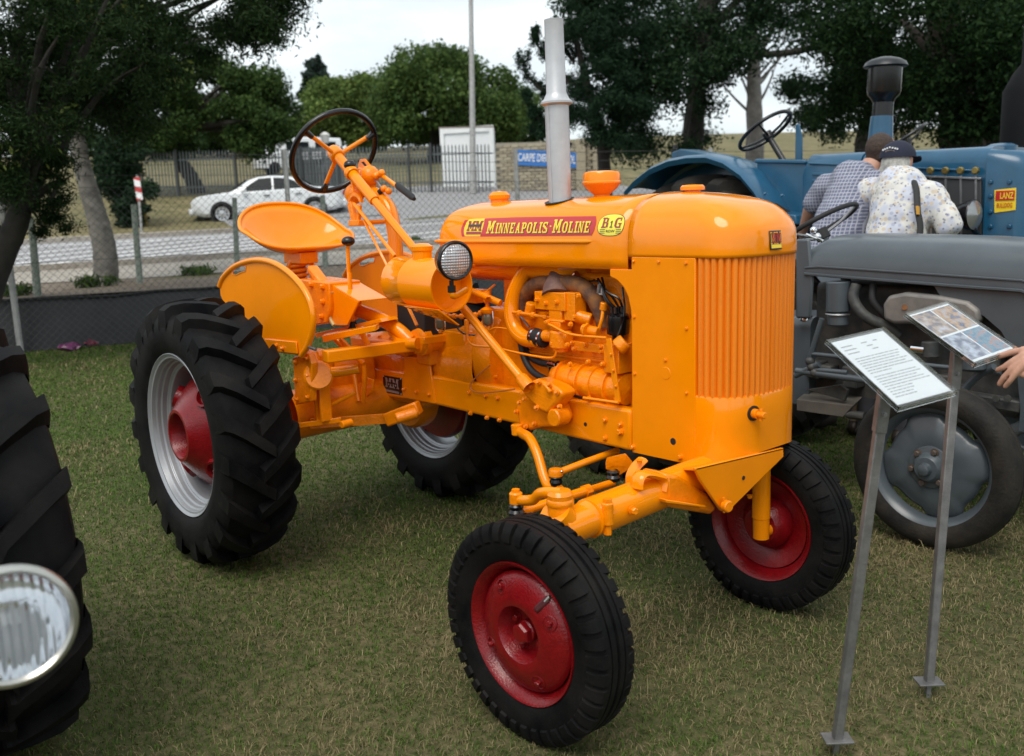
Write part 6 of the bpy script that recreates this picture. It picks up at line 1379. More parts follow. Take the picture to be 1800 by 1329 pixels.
MB().grid(rows).build('rear_fender', BLUE_P, BT, smooth=60)
bpoly('fender_foot', [(1352, 373), (1398, 378), (1402, 395), (1365, 394), (1350, 384)], YF+.02, .4)
for (u, v) in ((1345, 342), (1375, 345)): put(hexbolt(.012, .012, BLUE_P), 'bolt', BT, align(S(u, v, YF), (0, -.5, 1)))
bpoly('cowl_side', [(1330, 284), (1416, 286), (1420, 420), (1330, 420)], YB+.02, .03)
bpoly('cowl_side', [(1330, 284), (1416, 286), (1420, 420), (1330, 420)], YB+.6, .03)
MB().bar(S(1328, 283, YB+.02), S(1418, 285, YB+.02), .03, .03).build('cowl_rail', BLUE_P, BT, bevel=.01)
bpoly('dash_fin', [(1398, 220), (1404, 216), (1410, 240), (1410, 285), (1397, 285)], YB+.3, .012)
bpoly('seat_back', [(1180, 268), (1195, 262), (1240, 270), (1262, 285), (1180, 285)], YB+.35, .25)
MB().tube([S(1187, 262, 3.9), S(1187, 255, 3.9)], .02, 8).build('lamp_stub', BLACK, BT)
# steering wheel
def steer_wheel(parent, c, n, Rw, rr, m, spokes=4, a0=.4, name='steering_wheel', spm=None):
    n = Vector(n).normalized(); x = V(0, 1, 0) if abs(n.y) < .8 else V(1, 0, 0); x = (x-n*x.dot(n)).normalized(); y = n.cross(x); mb = MB(); N_ = 40
    mb.v = [tuple(Vector(c)+(x*math.cos(2*math.pi*k/N_)+y*math.sin(2*math.pi*k/N_))*(Rw+rr*math.cos(b))+n*rr*math.sin(b)) for k in range(N_) for b in np.linspace(0, 2*math.pi, 8, endpoint=False)]
    mb.f = [(k*8+j, k*8+(j+1) % 8, ((k+1) % N_)*8+(j+1) % 8, ((k+1) % N_)*8+j) for k in range(N_) for j in range(8)]; mb.m = [0]*len(mb.f)
    o = mb.build(name, m, parent, smooth=60)
    for k in range(spokes):
        a = 2*math.pi*k/spokes+a0; d = x*math.cos(a)+y*math.sin(a); MB().tube([Vector(c)-n*.05, Vector(c)+d*Rw*.5-n*.035, Vector(c)+d*Rw], [rr*.75, rr*.65, rr*.6], 7).build('spoke', spm or m, o)
    MB().cyl(Vector(c)-n*.07, Vector(c)-n*.02, .035, 14).build('wheel_hub', m, o); return o
sc0 = S(1345, 230, YB+.25); sn_ = V(-.62, -.06, .86)
steer_wheel(BT, sc0, sn_, .205, .014, BLACK); MB().tube([sc0-V(*sn_)*.02, S(1378, 284, YB+.25)], .022, 10).build('steering_column', BLACK, BT)
fwh = V(xf-.25, YB-.15, .36)
for yy, sg in ((YB-.15, -1), (YB+.8, 1)):
    MB().lathe([(.2, -.07), (.3, -.09), (.345, -.06), (.36, 0), (.345, .06), (.3, .09), (.2, .07)], V(xf-.25, yy, .36), (0, 1, 0), 36).build('front_tyre', RUBBER_OLD, BT); MB().lathe([(0, .05), (.08, .06), (.16, .02), (.21, .05)], V(xf-.25, yy, .36), (0, sg, 0), 28).build('front_wheel_disc', BLUE_P, BT)
MB().box((xf-.25, YB+.32, .45), (.12, 1.0, .12)).build('front_axle', BLUE_P, BT, bevel=.02)

# second steering wheel of a tractor standing behind
BT2 = thing('hidden_tractor', 'tractor mostly hidden behind the blue one, only its black steering wheel showing', 'tractor', V(1.0, 6.2, 0))
c2 = S(1590, 243, 6.0); steer_wheel(BT2, c2, (-.5, -.3, .85), .20, .014, BLACK); MB().tube([c2, c2+V(.25, .1, -.6)], .02, 8).build('steering_column', BLACK, BT2)
loft('body', [(c2.x+.1, 5.85, 6.35, .5, c2.z-.35, .08), (c2.x+1.2, 5.85, 6.35, .5, c2.z-.42, .08)], BLUE_P, BT2)
for dx_ in (-.2, 1.1): MB().lathe([(.2, -.1), (.42, -.12), (.45, 0), (.42, .12), (.2, .1), (0, .08)], V(c2.x+dx_, 5.7, .45), (0, 1, 0), 28).build('tyre', RUBBER_OLD, BT2)

# black steam boiler at the right edge
SB = thing('black_boiler', 'matt black steam boiler with tapered shoulder cut by the right edge', 'steam engine', V(1.55, 4.9, 0))
p = S(1812, 240, 4.9); rb_ = S(1812, 240, 4.9).x-S(1762, 240, 4.9).x
ztb = S(1790, 135, 4.9).z; zb1 = S(1790, 258, 4.9).z
BOIL = mat('boiler_black', (.006, .006, .007), .7, 0, var=.3, vscale=4, bump=.1, spec=.15)
MB().lathe([(rb_*1.02, zb1), (rb_*1.02, ztb-.10), (rb_*.7, ztb+.02), (rb_*.45, ztb+.08), (rb_*.45, ztb+.6), (rb_*.5, ztb+.62), (0, ztb+.62)], V(p.x, 4.9, 0), (0, 0, 1), 36).build('smoke_box', BOIL, SB)
MB().lathe([(rb_*1.1, zb1), (rb_*1.12, zb1-.03), (rb_*.9, zb1-.04), (rb_*.9, .25), (rb_*1.05, .2), (rb_*1.05, 0)], V(p.x, 4.9, 0), (0, 0, 1), 36).build('fire_box', BOIL, SB)
MB().lathe([(rb_*.9, 0), (rb_*.95, .01), (rb_*.95, .05), (rb_*.9, .06)], V(p.x, 4.9, .8), (0, 0, 1), 36).build('boiler_band', BLACK, SB)

# ================================================================== grey tractor
GT = thing('grey_tractor', 'grey vintage tractor with dusty front wheel behind the notice stands', 'tractor', (1.9, 2.05, 0))
YG = 1.78; GC = 2.05
def gz(v, u=1600): return S(u, v, YG).z
# bonnet follows a drooping lower edge
xs_ = [S(1416, 440, YG).x, S(1440, 440, YG).x, S(1500, 440, YG).x, S(1600, 440, YG).x, S(1700, 440, YG).x, S(1800, 440, YG).x, S(1800, 440, YG).x+.25, S(1800, 440, YG).x+.42, S(1800, 440, YG).x+.5]
ztp = [S(1425, 428, YG+.12).z, S(1450, 414, YG+.12).z, S(1500, 413, YG+.14).z, S(1600, 415, YG+.14).z, S(1700, 418, YG+.14).z, S(1800, 424, YG+.14).z, 1.15, 1.08, .95]
zlow = [S(1416, 482, YG).z, S(1440, 484, YG).z, S(1500, 489, YG).z, S(1600, 497, YG).z, S(1700, 505, YG).z, S(1800, 512, YG).z, .92, .9, .88]
rows = []
for x, zt_, zl in zip(xs_, ztp, zlow):
    h = zt_-zl; hw = .27 if x < xs_[-2] else .22
    sec = [(hw, zl), (hw*1.005, zl+h*.12), (hw*.985, zl+h*.30), (hw*.955, zl+h*.52), (hw*.90, zl+h*.72), (hw*.78, zl+h*.88), (hw*.55, zl+h*.965), (hw*.28, zl+h), (0, zl+h)]
    rows.append([V(x, GC-y, z) for y, z in sec]+[V(x, GC+y, z) for y, z in reversed(sec[:-1])])
mb = MB().grid(rows); n = len(rows[0]); mb.f.append(tuple(range(n))); mb.m.append(0); gb = mb.build('bonnet', GREY_P, GT, smooth=40)
MB().tube([V(x, GC-.274, z+.002) for x, z in zip(xs_[:-2], zlow[:-2])], .007, 6).build('bonnet_bead', GREY_P, gb)
MB().tube([V(x, GC-.271, z+(t-z)*.22) for x, z, t in zip(xs_[:-2], zlow[:-2], ztp[:-2])], .005, 6).build('crease_line', GREY_P, gb)
# side skirt sweeping down at the front
sk = [(1640, 500), (1800, 514), (1800, 760), (1794, 720), (1788, 660), (1778, 615), (1760, 582), (1730, 556), (1690, 535), (1655, 524)]
MB().prism([S(u, v, YG+.008) for u, v in sk]+[], V(0, .006, 0)).build('side_skirt', GREY_P, GT, smooth=30)
xq = S(1800, 600, YG).x
MB().prism([V(xq, YG+.008, S(1800, 514, YG).z), V(xq+.40, YG+.03, .95), V(xq+.42, YG+.05, .45), V(xq, YG+.008, S(1800, 760, YG).z)], V(0, .006, 0)).build('side_skirt', GREY_P, GT, smooth=30)
MB().prism([V(xq+.43, YG+.05, .45), V(xq+.43, YG+.05, 1.0), V(xq+.43, YG+.49, 1.0), V(xq+.43, YG+.49, .45)], V(-.02, 0, 0)).build('front_grille', GREY_P, GT, bevel=.01)
# engine bay
loft('engine_block', [(S(1430, 600, YG+.1).x, YG+.12, YG+.42, .48, 1.0, .03), (xq+.1, YG+.12, YG+.42, .48, 1.0, .03)], GREY_D, GT)
loft('gear_case', [(S(1300, 600, YG+.1).x-.5, YG+.08, YG+.46, .38, .80, .05), (S(1432, 600, YG+.1).x, YG+.06, YG+.48, .42, .84, .05)], GREY_P, GT)
MB().cyl(S(1473, 495, YG), S(1473, 548, YG), .052, 20, .004).cyl(S(1473, 548, YG), S(1473, 572, YG), .046, 20, .006).build('oil_filter', GREY_P, GT)
MB().lathe([(.052, -.005), (.056, 0), (.052, .005)], S(1473, 552, YG), (0, 0, 1), 20).build('filter_band', STEEL, GT)
MB().tube(cr([S(1505, 500, YG+.02), S(1500, 525, YG), S(1520, 555, YG), S(1560, 575, YG+.05), S(1580, 590, YG+.08)], 5), .024, 12).build('water_hose', GREY_D, GT)
MB().tube(cr([S(1535, 500, YG+.04), S(1535, 530, YG+.02), S(1560, 560, YG+.05)], 5), .016, 10).build('fuel_pipe', BLACK_M, GT)
mfd = MB().prism([S(u, v, YG-.01) for u, v in ((1551, 535), (1560, 520), (1590, 514), (1650, 520), (1700, 530), (1720, 545), (1722, 565), (1700, 580), (1640, 570), (1570, 570), (1552, 562))], V(0, .06, 0)).build('manifold_cover', mat('heat_stained_steel', (.17, .165, .16), .55, .4, col2=(.26, .24, .22), vscale=12, bump=.15), GT, bevel=.016, seg=3)
for (u, v) in ((1590, 540), (1680, 550)): MB().cyl(S(u, v, YG-.011), S(u, v, YG-.016), .012, 10).build('cover_bolt', RUST, mfd)
for k in range(16):
    u = 1440+k*22+random.uniform(-6, 6); v = random.uniform(585, 690); s_ = random.uniform(.03, .08)
    MB().box(S(u, v, YG+.08), (s_, .08, s_*random.uniform(.6, 1.5))).build('engine_casting', GREY_D, GT, bevel=.008)
MB().cyl(S(1602, 613, YG), S(1626, 616, YG), .018, 14, .002).build('bright_union', CHROME, GT)
MB().cyl(S(1635, 600, YG+.02), S(1636, 628, YG+.02), .035, 16, .004).build('carburettor', GREY_D, GT)
# radius arms, drag links
for (a, b_, r) in (((1400, 652), (1690, 690), .016), ((1398, 660), (1440, 640), .015), ((1425, 622), (1760, 655), .010), ((1445, 560), (1420, 640), .012), ((1432, 650), (1490, 655), .012)):
    MB().tube([S(*a, YG-.06), S(*b_, YG-.06)], r, 10).build('radius_arm', GREY_P, GT)
MB().tube(cr([S(1690, 690, YG-.06), S(1720, 660, YG-.06), S(1748, 645, YG-.08)], 4), .015, 10).build('steering_link', GREY_P, GT)
MB().cyl(S(1712, 650, YG-.1), S(1712, 625, YG-.1), .045, 18, .006).build('steering_boss', GREY_P, GT)
MB().bar(S(1650, 690, YG+.05), S(1800, 715, YG+.05), .06, .05).build('axle_beam', GREY_D, GT, bevel=.008)
for u in (1752, 1772): MB().cyl(S(u, 700, YG), S(u, 700, YG)-V(0, .01, 0), .014, 12).build('beam_bolt', GREY_D, GT)
MB().prism([S(1400, 702, YG-.02), S(1500, 713, YG-.02), S(1482, 734, YG-.02), S(1400, 722, YG-.02)], V(-.02, .12, .02)).build('foot_plate', mat('muddy_plate', (.11, .10, .085), .8, var=.2), GT, bevel=.004)
MB().cyl(S(1490, 728, YG), S(1520, 732, YG), .02, 12).build('exhaust_pipe', GREY_D, GT)
for (u, v) in ((1427, 645), (1432, 655), (1424, 635)): MB().ball(S(u, v, YG-.06), .022, 10).build('ball_joint', GREY_D, GT)
MB().prism([S(1415, 685, YG-.02), S(1478, 676, YG-.02), S(1490, 686, YG-.02), S(1484, 706, YG-.02), S(1470, 700, YG-.02)], V(0, .02, 0)).build('brake_bracket', GREY_D, GT, bevel=.004)
# controls
gsw = S(1437, 398, GC); steer_wheel(GT, gsw, (-.50, -.08, .86), .2, .012, BLACK_M, 3, .9, spm=STEEL); MB().tube([gsw-V(-.5, -.08, .86)*.02, gsw+V(.34, .04, -.58)], .022, 10).build('steering_column', GREY_P, GT)
MB().tube([S(1418, 560, YG+.1), S(1419, 520, YG+.1), S(1415, 448, YG+.1)], [.007, .006, .005], 8).build('gear_lever', CHROME, GT)
MB().ball(S(1415, 445, YG+.1), .014, 12).build('lever_knob', CHROME, GT); MB().lathe([(.032, 0), (.03, .02), (.015, .04), (.008, .05)], S(1417, 562, YG+.1), (0, 0, 1), 16).build('lever_cup', CHROME, GT)
for (u, v) in ((1430, 405), (1437, 416)): MB().ball(S(u, v, YG+.15), .018, 10).build('dash_fitting', CHROME, GT)
MB().tube([S(1418, 412, YG+.15), S(1448, 424, YG+.12)], .006, 8).build('throttle_lever', CHROME, GT)
# rear fenders and rear wheels (mostly hidden by the orange tractor)
for yy, sg in ((YG-.32, -1), (GC+.62, 1)):
    c = V(S(1350, 600, YG).x-.62, yy, .52)
    lug_tyre('rear_tyre', RUBBER_OLD, GT, c, sg, .55, .13, .36, 18); MB().lathe([(.36, .08), (.34, .06), (.15, .02), (.1, .05), (0, .05)], c, (0, sg, 0), 32).build('rear_wheel_disc', GREY_P, GT)
    MB().grid([[V(c.x+.62*math.cos(a), y, c.z+.62*math.sin(a)) for y in (yy-.14, yy-.1, yy+.1, yy+.14)] for a in np.linspace(R(20), R(165), 22)]).build('rear_fender', GREY_P, GT, smooth=60)
MB().prism([S(1398, 420, YG), S(1422, 420, YG), S(1428, 500, YG), S(1424, 560, YG), S(1398, 560, YG)], V(0, .02, 0)).build('dash_panel', GREY_P, GT, bevel=.01)
# front wheels
def grey_front(cw, sg):
    wh = MB().lathe([(.238, -.05), (.26, -.062), (.295, -.062), (.315, -.05), (.327, -.03), (.331, -.012), (.326, -.008), (.326, .008), (.331, .012), (.327, .03), (.315, .05), (.295, .062), (.26, .062), (.238, .05)], cw, (0, sg, 0), 60).build('front_tyre', RUBBER_OLD, GT)
    MB().lathe([(.232, .042), (.246, .05), (.248, .044), (.24, .03), (.222, .022), (.214, 0), (.222, -.022), (.24, -.03), (.246, -.05), (.23, -.04), (.208, 0), (.216, .018)], cw, (0, sg, 0), 56, close=True).build('front_rim', GREY_P, GT, smooth=40)
    # wavy-edged disc with four gaps
    rowsd = []
    for (fr, h) in ((0, .03), (.25, .03), (.42, .034), (.5, .038), (.7, .03), (.9, .018), (1., .0), (1.0, -.01)):
        ring_ = []
        for k in range(72):
            a = 2*math.pi*k/72; rr = .200+.014*math.tanh(4*math.sin(4*a+.6)); ring_.append(cw+V(math.cos(a)*rr*fr, sg*h, math.sin(a)*rr*fr))
        rowsd.append(ring_)
    ds = MB().grid(rowsd, closed=True).build('front_wheel_disc', GREY_P, GT, smooth=50)
    MB().lathe([(.085, .034), (.082, .044), (.062, .05), (.05, .07), (.045, .076), (.026, .078), (.022, .10), (.012, .105), (0, .106)], cw, (0, sg, 0), 30).build('hub', GREY_P, ds)
    nut = hexbolt(.012, .016, RUSTY_NUT, 'wheel_nut')
    for k in range(6):
        a = R(60*k+12); put(nut, 'wheel_nut', ds, align(cw+V(.068*math.cos(a), sg*.048, .068*math.sin(a)), (0, sg, 0)))
grey_front(V(2.0044, 1.51, .334), -1); grey_front(V(2.0044, 2.62, .334), 1)
MB().cyl(V(2.0044, 1.55, .334), V(2.0044, 2.58, .334), .03, 12).build('front_axle', GREY_D, GT)

# ================================================================== tractor at the left edge: lugged tyre and headlamp
LT = thing('edge_tractor', 'tractor cut by the left edge showing a lugged black tyre and round chrome headlamp', 'tractor', (.85, -1.9, 0))
lc = V(.87, -1.655, .57)
lug_tyre('front_drive_tyre', RUBBER, LT, lc, -1, .57, .185, .34, 17, 1.1, prof=[(.34, -.16), (.38, -.18), (.42, -.185), (.462, -.182), (.498, -.168), (.516, -.14), (.527, -.08), (.530, 0)],
         lugs=[(.06, .915, .992, -.012, .060), (.03, .915, .995, .012, .058), (-.03, .92, .998, .03, .040), (-.1, .92, 1., .06, .034), (-.4, .915, .997, .13, .034), (-.75, .89, .985, .215, .036), (-.95, .86, .955, .262, .040), (-1.0, .81, .88, .285, .042), (-.95, .75, .76, .29, .04)])
MB().lathe([(.345, .12), (.335, .10), (.30, .06), (.15, .04), (.08, .08), (0, .08)], lc, (0, 1, 0), 36).lathe([(.345, .12), (.335, .10), (.30, .02), (.15, .0), (.08, .04), (0, .04)], lc, (0, -1, 0), 36).build('wheel_disc', RED, LT)
EDGE_RED = mat('edge_tractor_red', (.30, .015, .012), .35, 0, .4)
loft('body', [(.2, -2.62, -2.1, .45, 1.05, .06), (2.0, -2.6, -2.12, .5, 1.0, .08), (2.12, -2.55, -2.17, .55, .95, .08)], EDGE_RED, LT)
for k in range(7): MB().bar(V(.6+k*.16, -2.094, .72), V(.7+k*.16, -2.094, .72), .012, .10).build('louvre', EDGE_RED, LT, bevel=.004)
MB().lathe([(0, .04), (.05, .035), (.055, 0)], V(1.7, -2.36, 1.0), (0, 0, 1), 18).build('filler_cap', BLACK, LT)
MB().box((2.125, -2.36, .75), (.03, .30, .32)).build('front_grille', BLACK_M, LT, bevel=.01)
MB().cyl(V(.87, -2.2, .545), lc, .06, 16).build('axle', EDGE_RED, LT)
hl2 = SD(18, 1100, 1.30); hn = (Vector(CAM_POS)-hl2).normalized()*.75+V(.55, .0, -.2); hn.normalize()
lb = MB().lathe([(0, -.10), (.04, -.095), (.07, -.06), (.084, -.01), (.086, 0)], hl2, hn, 40).build('headlamp', BLACK, LT)
MB().lathe([(.076, .006), (.081, .011), (.087, .009), (.089, .002), (.087, -.006), (.08, -.004)], hl2, hn, 48, close=True).build('chrome_ring', mat('ring_nickel', (.5, .49, .45), .28, .9, var=.1, vscale=30), lb)
LENS2 = mat('fluted_lens', (.85, .88, .9), .06); t_ = LENS2.node_tree; bs = t_.nodes['Principled BSDF']; bs.inputs['Transmission Weight'].default_value = .85; bs.inputs['IOR'].default_value = 1.2
tc = t_.nodes.new('ShaderNodeTexCoord'); wv = t_.nodes.new('ShaderNodeTexWave'); wv.bands_direction = 'Y'; wv.inputs['Scale'].default_value = 26; wv.inputs['Distortion'].default_value = .4; bpn = t_.nodes.new('ShaderNodeBump'); bpn.inputs['Strength'].default_value = .9; bpn.inputs['Distance'].default_value = .006
t_.links.new(tc.outputs['Object'], wv.inputs['Vector']); t_.links.new(wv.outputs[0], bpn.inputs['Height']); t_.links.new(bpn.outputs[0], bs.inputs['Normal'])
MB().lathe([(.079, .004), (.05, .014), (.02, .018), (0, .0185)], hl2, hn, 40).build('lens', LENS2, lb)
MB().lathe([(.078, .0), (.07, -.025), (.05, -.055), (.02, -.075), (0, -.078)], hl2, hn, 40).build('reflector', mat('mirror', (.85, .86, .88), .08, 1.), lb)
MB().ball(hl2-hn*.045, .012, 10).build('bulb', WHITE_P, lb)
MB().tube(cr([hl2-hn*.08, hl2-hn*.13+V(0, -.02, -.05), V(2.0, -2.2, .75)], 4), .014, 8).build('lamp_arm', EDGE_RED, LT)

# ================================================================== notice stands
STAND = mat('grey_painted_tube', (.15, .15, .15), .5, .5, 0, col2=(.23, .225, .22), vscale=25, bump=.12)
ACRYL = glass_mat('clear_acrylic', (.97, .99, .985), .02)
PAPER = mat('white_paper', (.84, .87, .92), .7)
TXT = mat('grey_print', (.22, .22, .25), .8)
def stand(base, c, bx, by, bn, w, h, label, photo):
    t = thing('notice_stand', label, 'notice stand', base); bx, by, bn = Vector(bx).normalized(), Vector(by).normalized(), Vector(bn).normalized()
    top = Vector(c)-bn*.012; b = Vector(base); ax = (top-b).normalized(); side = V(*EV, 0)
    def sq(a, e, s_):
        x = side-ax*side.dot(ax); x.normalize(); y = ax.cross(x); rot = Matrix((x, y, ax)).transposed(); m_ = MB().box((a+e)/2, (s_, s_, (e-a).length), rot); return m_
    sq(b+ax*.045, b.lerp(top, .86), .0225).build('post', STAND, t, bevel=.0025); sq(b.lerp(top, .855), top, .0265).build('post_sleeve', STAND, t, bevel=.0025)
    MB().box(b+ax*.045, (.07, .05, .005), Matrix((V(*EV, 0), V(*EU, 0), V(0, 0, 1))).transposed()).build('foot_plate', STAND, t, bevel=.001)
    sq(b-ax*.06, b+ax*.05, .012).build('spike', STAND, t)
    put(hexbolt(.005, .006, STEEL, 'set_screw'), 'set_screw', t, align(b.lerp(top, .9)-V(*EU, 0)*.014, (-EU[0], -EU[1], 0)))
    m3 = Matrix((bx, by, bn)).transposed()
    MB().box(Vector(c)-bn*.004, (w, h, .003), m3).build('backing_sheet', ACRYL, t, smooth=0)
    MB().box(Vector(c)-bn*.009, (w*.5, h*.4, .004), m3).build('mounting_plate', STAND, t, smooth=0)
    pp = MB().box(Vector(c), (w*.93, h*.93, .0006), m3).build('paper', PAPER, t, smooth=0)
    MB().box(Vector(c)+bn*.0035, (w, h, .0025), m3).build('cover_sheet', ACRYL, t, smooth=0)
    for sx in (-1, 1): MB().box(Vector(c)+bx*sx*(w/2+.001)+bn*.0, (.0025, h*1.005, .012), m3).build('edge_strip', ACRYL, t, smooth=0)
    MB().box(Vector(c)-by*(h/2+.0015), (w*1.01, .003, .014), m3).build('edge_strip', ACRYL, t, smooth=0)
    rg = random.Random(3)
    if not photo:
        mbt = MB(); y = h*.37
        for k in range(3): 
            for (x0, ln_) in ((-.40, .18+.05*rg.random()), (-.05+.04*k, .1), (.16, .07 if k == 0 else 0)):
                if ln_: mbt.box(Vector(c)+bx*w*(x0+ln_/2)+by*(y)+bn*.0006, (w*ln_, .0022, .0004), m3)
            y -= h*.052
        y -= h*.03
        for k in range(16):
            if k in (7,): y -= h*.018
            ln_ = rg.uniform(.62, .76) if k not in (6, 12, 13, 14, 15) else rg.uniform(.28, .42)
            x = -.38
            while x < -.38+ln_:
                wd = rg.uniform(.03, .10); mbt.box(Vector(c)+bx*w*(x+wd/2)+by*y+bn*.0006, (w*wd, .0018, .0004), m3); x += wd+.014
            y -= h*.036
        struct(mbt.build('text_lines', TXT, pp, smooth=0), 'stuff')
    else:
        for k, (x0, y0, c1_, c2_, c3_) in enumerate(((-.23, .23, (.08, .08, .14), (.40, .26, .18), (.55, .58, .72)), (.23, .23, (.04, .07, .20), (.50, .26, .08), (.34, .38, .52)), (-.23, -.22, (.10, .12, .22), (.28, .30, .40), (.50, .56, .70)), (.23, -.22, (.05, .16, .30), (.10, .26, .40), (.45, .16, .10)))):
            m_ = bpy.data.materials.new('photo_print'); m_.use_nodes = True; tt = m_.node_tree; bb = tt.nodes['Principled BSDF']; bb.inputs['Roughness'].default_value = .3
            tc_ = tt.nodes.new('ShaderNodeTexCoord'); vo_ = tt.nodes.new('ShaderNodeTexNoise'); vo_.inputs['Scale'].default_value = 38+9*k; vo_.inputs['Detail'].default_value = 4; rp_ = tt.nodes.new('ShaderNodeValToRGB'); rp_.color_ramp.interpolation = 'LINEAR'
            e_ = rp_.color_ramp.elements; e_[0].position = .38; e_[0].color = (*c1_, 1); e_[1].position = .66; e_[1].color = (*c3_, 1); q_ = rp_.color_ramp.elements.new(.5); q_.color = (*c2_, 1)
            tt.links.new(tc_.outputs['Object'], vo_.inputs['Vector']); tt.links.new(vo_.outputs[0], rp_.inputs[0]); tt.links.new(rp_.outputs[0], bb.inputs[0])
            MB().box(Vector(c)+bx*w*x0+by*h*y0+bn*.0006, (w*.43, h*.42, .0005), m3).build('photo', m_, pp, smooth=0)
    return t
stand((2.496, -.066, 0), (2.607, -.084, 1.005), (.286, .9537, .0925), (-.8345, .2005, .5132), (.471, -.224, .8532), .169, .236, 'nearer notice stand holding a white printed page in clear plastic', False)
stand((2.529, .365, 0), (2.52, .470, 1.016), (.2318, .9639, .1314), (-.8654, .1426, .4803), (.4442, -.225, .8672), .169, .236, 'farther notice stand holding four colour photographs under the pointing hand', True)

# ================================================================== people
SKIN = mat('skin', (.50, .27, .19), .5, var=.08, vscale=30, spec=.4); SKIN2 = mat('tanned_skin', (.42, .21, .14), .5, var=.1, vscale=25)
def capsule(mb, a, b, r0, r1, n=14):
    a, b = Vector(a), Vector(b); d = b-a; ln_ = max(d.length, 1e-5); pr = []
    for k in range(6): t_ = math.pi/2*k/5; pr.append((r0*math.sin(t_), -r0*math.cos(t_)))
    for k in range(6): t_ = math.pi/2*k/5; pr.append((r1*math.cos(t_), ln_+r1*math.sin(t_)))
    pr[0] = (0, -r0); pr[-1] = (0, ln_+r1); mb.lathe(pr, a, d, n)
def organic(name, shapes, voxel, m, parent, smooth_it=4, faces_mat=None, fold=0.):
    """one continuous skin grown round tapered limbs and ellipsoids"""
    mb = MB()
    for s_ in shapes:
        if s_[0] == 'c': capsule(mb, *s_[1:])
        else: mb.ball(s_[1], 1, 18, s_[2])
    me = mb.mesh(name, m if isinstance(m, list) else [m], org_of(parent), 0); o = bpy.data.objects.new(name, me); COL.objects.link(o)
    rm = o.modifiers.new('r', 'REMESH'); rm.mode = 'VOXEL'; rm.voxel_size = voxel; sm = o.modifiers.new('s', 'SMOOTH'); sm.factor = .5; sm.iterations = smooth_it
    dg = bpy.context.evaluated_depsgraph_get(); ev = bpy.data.meshes.new_from_object(o.evaluated_get(dg)); o.modifiers.clear(); o.data = ev; bpy.data.meshes.remove(me); ev.name = name
    if fold:
        from mathutils import noise as mn
        for v_ in ev.vertices:
            q_ = v_.co; v_.co = q_+v_.normal*fold*(mn.noise(Vector((q_.x*9, q_.y*9, q_.z*3.2)))+.6*mn.noise(Vector((q_.x*4+q_.z*14, q_.y*16, q_.z*10-q_.x*12))))
    ev.materials.clear()
    for mm in (m if isinstance(m, list) else [m]): ev.materials.append(mm)
    og = org_of(parent)
    if faces_mat: ev.polygons.foreach_set('material_index', [faces_mat(p.center+og) for p in ev.polygons])
    ev.polygons.foreach_set('use_smooth', [True]*len(ev.polygons)); o.parent = parent; return o
def fabric(name, kind):
    m = bpy.data.materials.new(name); m.use_nodes = True; t = m.node_tree; b = t.nodes['Principled BSDF']; b.inputs['Roughness'].default_value = .9; b.inputs['Specular IOR Level'].default_value = .15
    tc_ = t.nodes.new('ShaderNodeTexCoord'); ln = t.links.new
    if kind == 'check':
        prev = None; mx = None
        for ax_, sc_w in (('X', 16.), ('Z', 16.)):
            wv_ = t.nodes.new('ShaderNodeTexWave'); wv_.bands_direction = ax_; wv_.inputs['Scale'].default_value = sc_w; wv_.inputs['Distortion'].default_value = .25; wv_.inputs['Detail'].default_value = 1
            ln(tc_.outputs['Object'], wv_.inputs['Vector']); r_ = t.nodes.new('ShaderNodeMapRange'); r_.inputs[1].default_value = .78; r_.inputs[2].default_value = .95; ln(wv_.outputs[0], r_.inputs[0])
            mx = t.nodes.new('ShaderNodeMix'); mx.data_type = 'RGBA'; mx.inputs[6].default_value = (.135, .145, .21, 1); mx.inputs[7].default_value = (.36, .37, .43, 1); ln(r_.outputs[0], mx.inputs[0])
            if prev: ln(prev.outputs[2], mx.inputs[6])
            prev = mx
        ln(mx.outputs[2], b.inputs['Base Color'])
    else:
        col = (.60, .59, .56, 1); prev = None
        for sc_, c_, th_, sd in ((9, (.47, .50, .60, 1), .42, 5), (30, (.34, .36, .46, 1), .25, 0), (26, (.52, .43, .33, 1), .28, 3), (44, (.17, .17, .24, 1), .19, 7)):
            mp_ = t.nodes.new('ShaderNodeMapping'); mp_.inputs['Location'].default_value = (sd, sd*2, sd); vo_ = t.nodes.new('ShaderNodeTexVoronoi'); vo_.inputs['Scale'].default_value = sc_
            ln(tc_.outputs['Object'], mp_.inputs[0]); ln(mp_.outputs[0], vo_.inputs['Vector']); r_ = t.nodes.new('ShaderNodeMapRange'); r_.inputs[1].default_value = th_; r_.inputs[2].default_value = th_+.10; r_.inputs[3].default_value = .85; r_.inputs[4].default_value = 0; ln(vo_.outputs['Distance'], r_.inputs[0])
            mx = t.nodes.new('ShaderNodeMix'); mx.data_type = 'RGBA'; mx.inputs[6].default_value = col; mx.inputs[7].default_value = c_; ln(r_.outputs[0], mx.inputs[0])
            if prev: ln(prev.outputs[2], mx.inputs[6])
            prev = mx
        ln(mx.outputs[2], b.inputs['Base Color'])
    n_ = t.nodes.new('ShaderNodeTexNoise'); n_.inputs['Scale'].default_value = 9; bp_ = t.nodes.new('ShaderNodeBump'); bp_.inputs['Strength'].default_value = .5; bp_.inputs['Distance'].default_value = .03; ln(tc_.outputs['Object'], n_.inputs['Vector']); ln(n_.outputs[0], bp_.inputs['Height']); ln(bp_.outputs[0], b.inputs['Normal'])
    return m
TROUSER = mat('dark_trousers', (.05, .05, .06), .9, var=.2); SHOE = mat('shoe_leather', (.03, .022, .018), .5); KHAKI = mat('khaki_trousers', (.24, .19, .13), .9, var=.1)
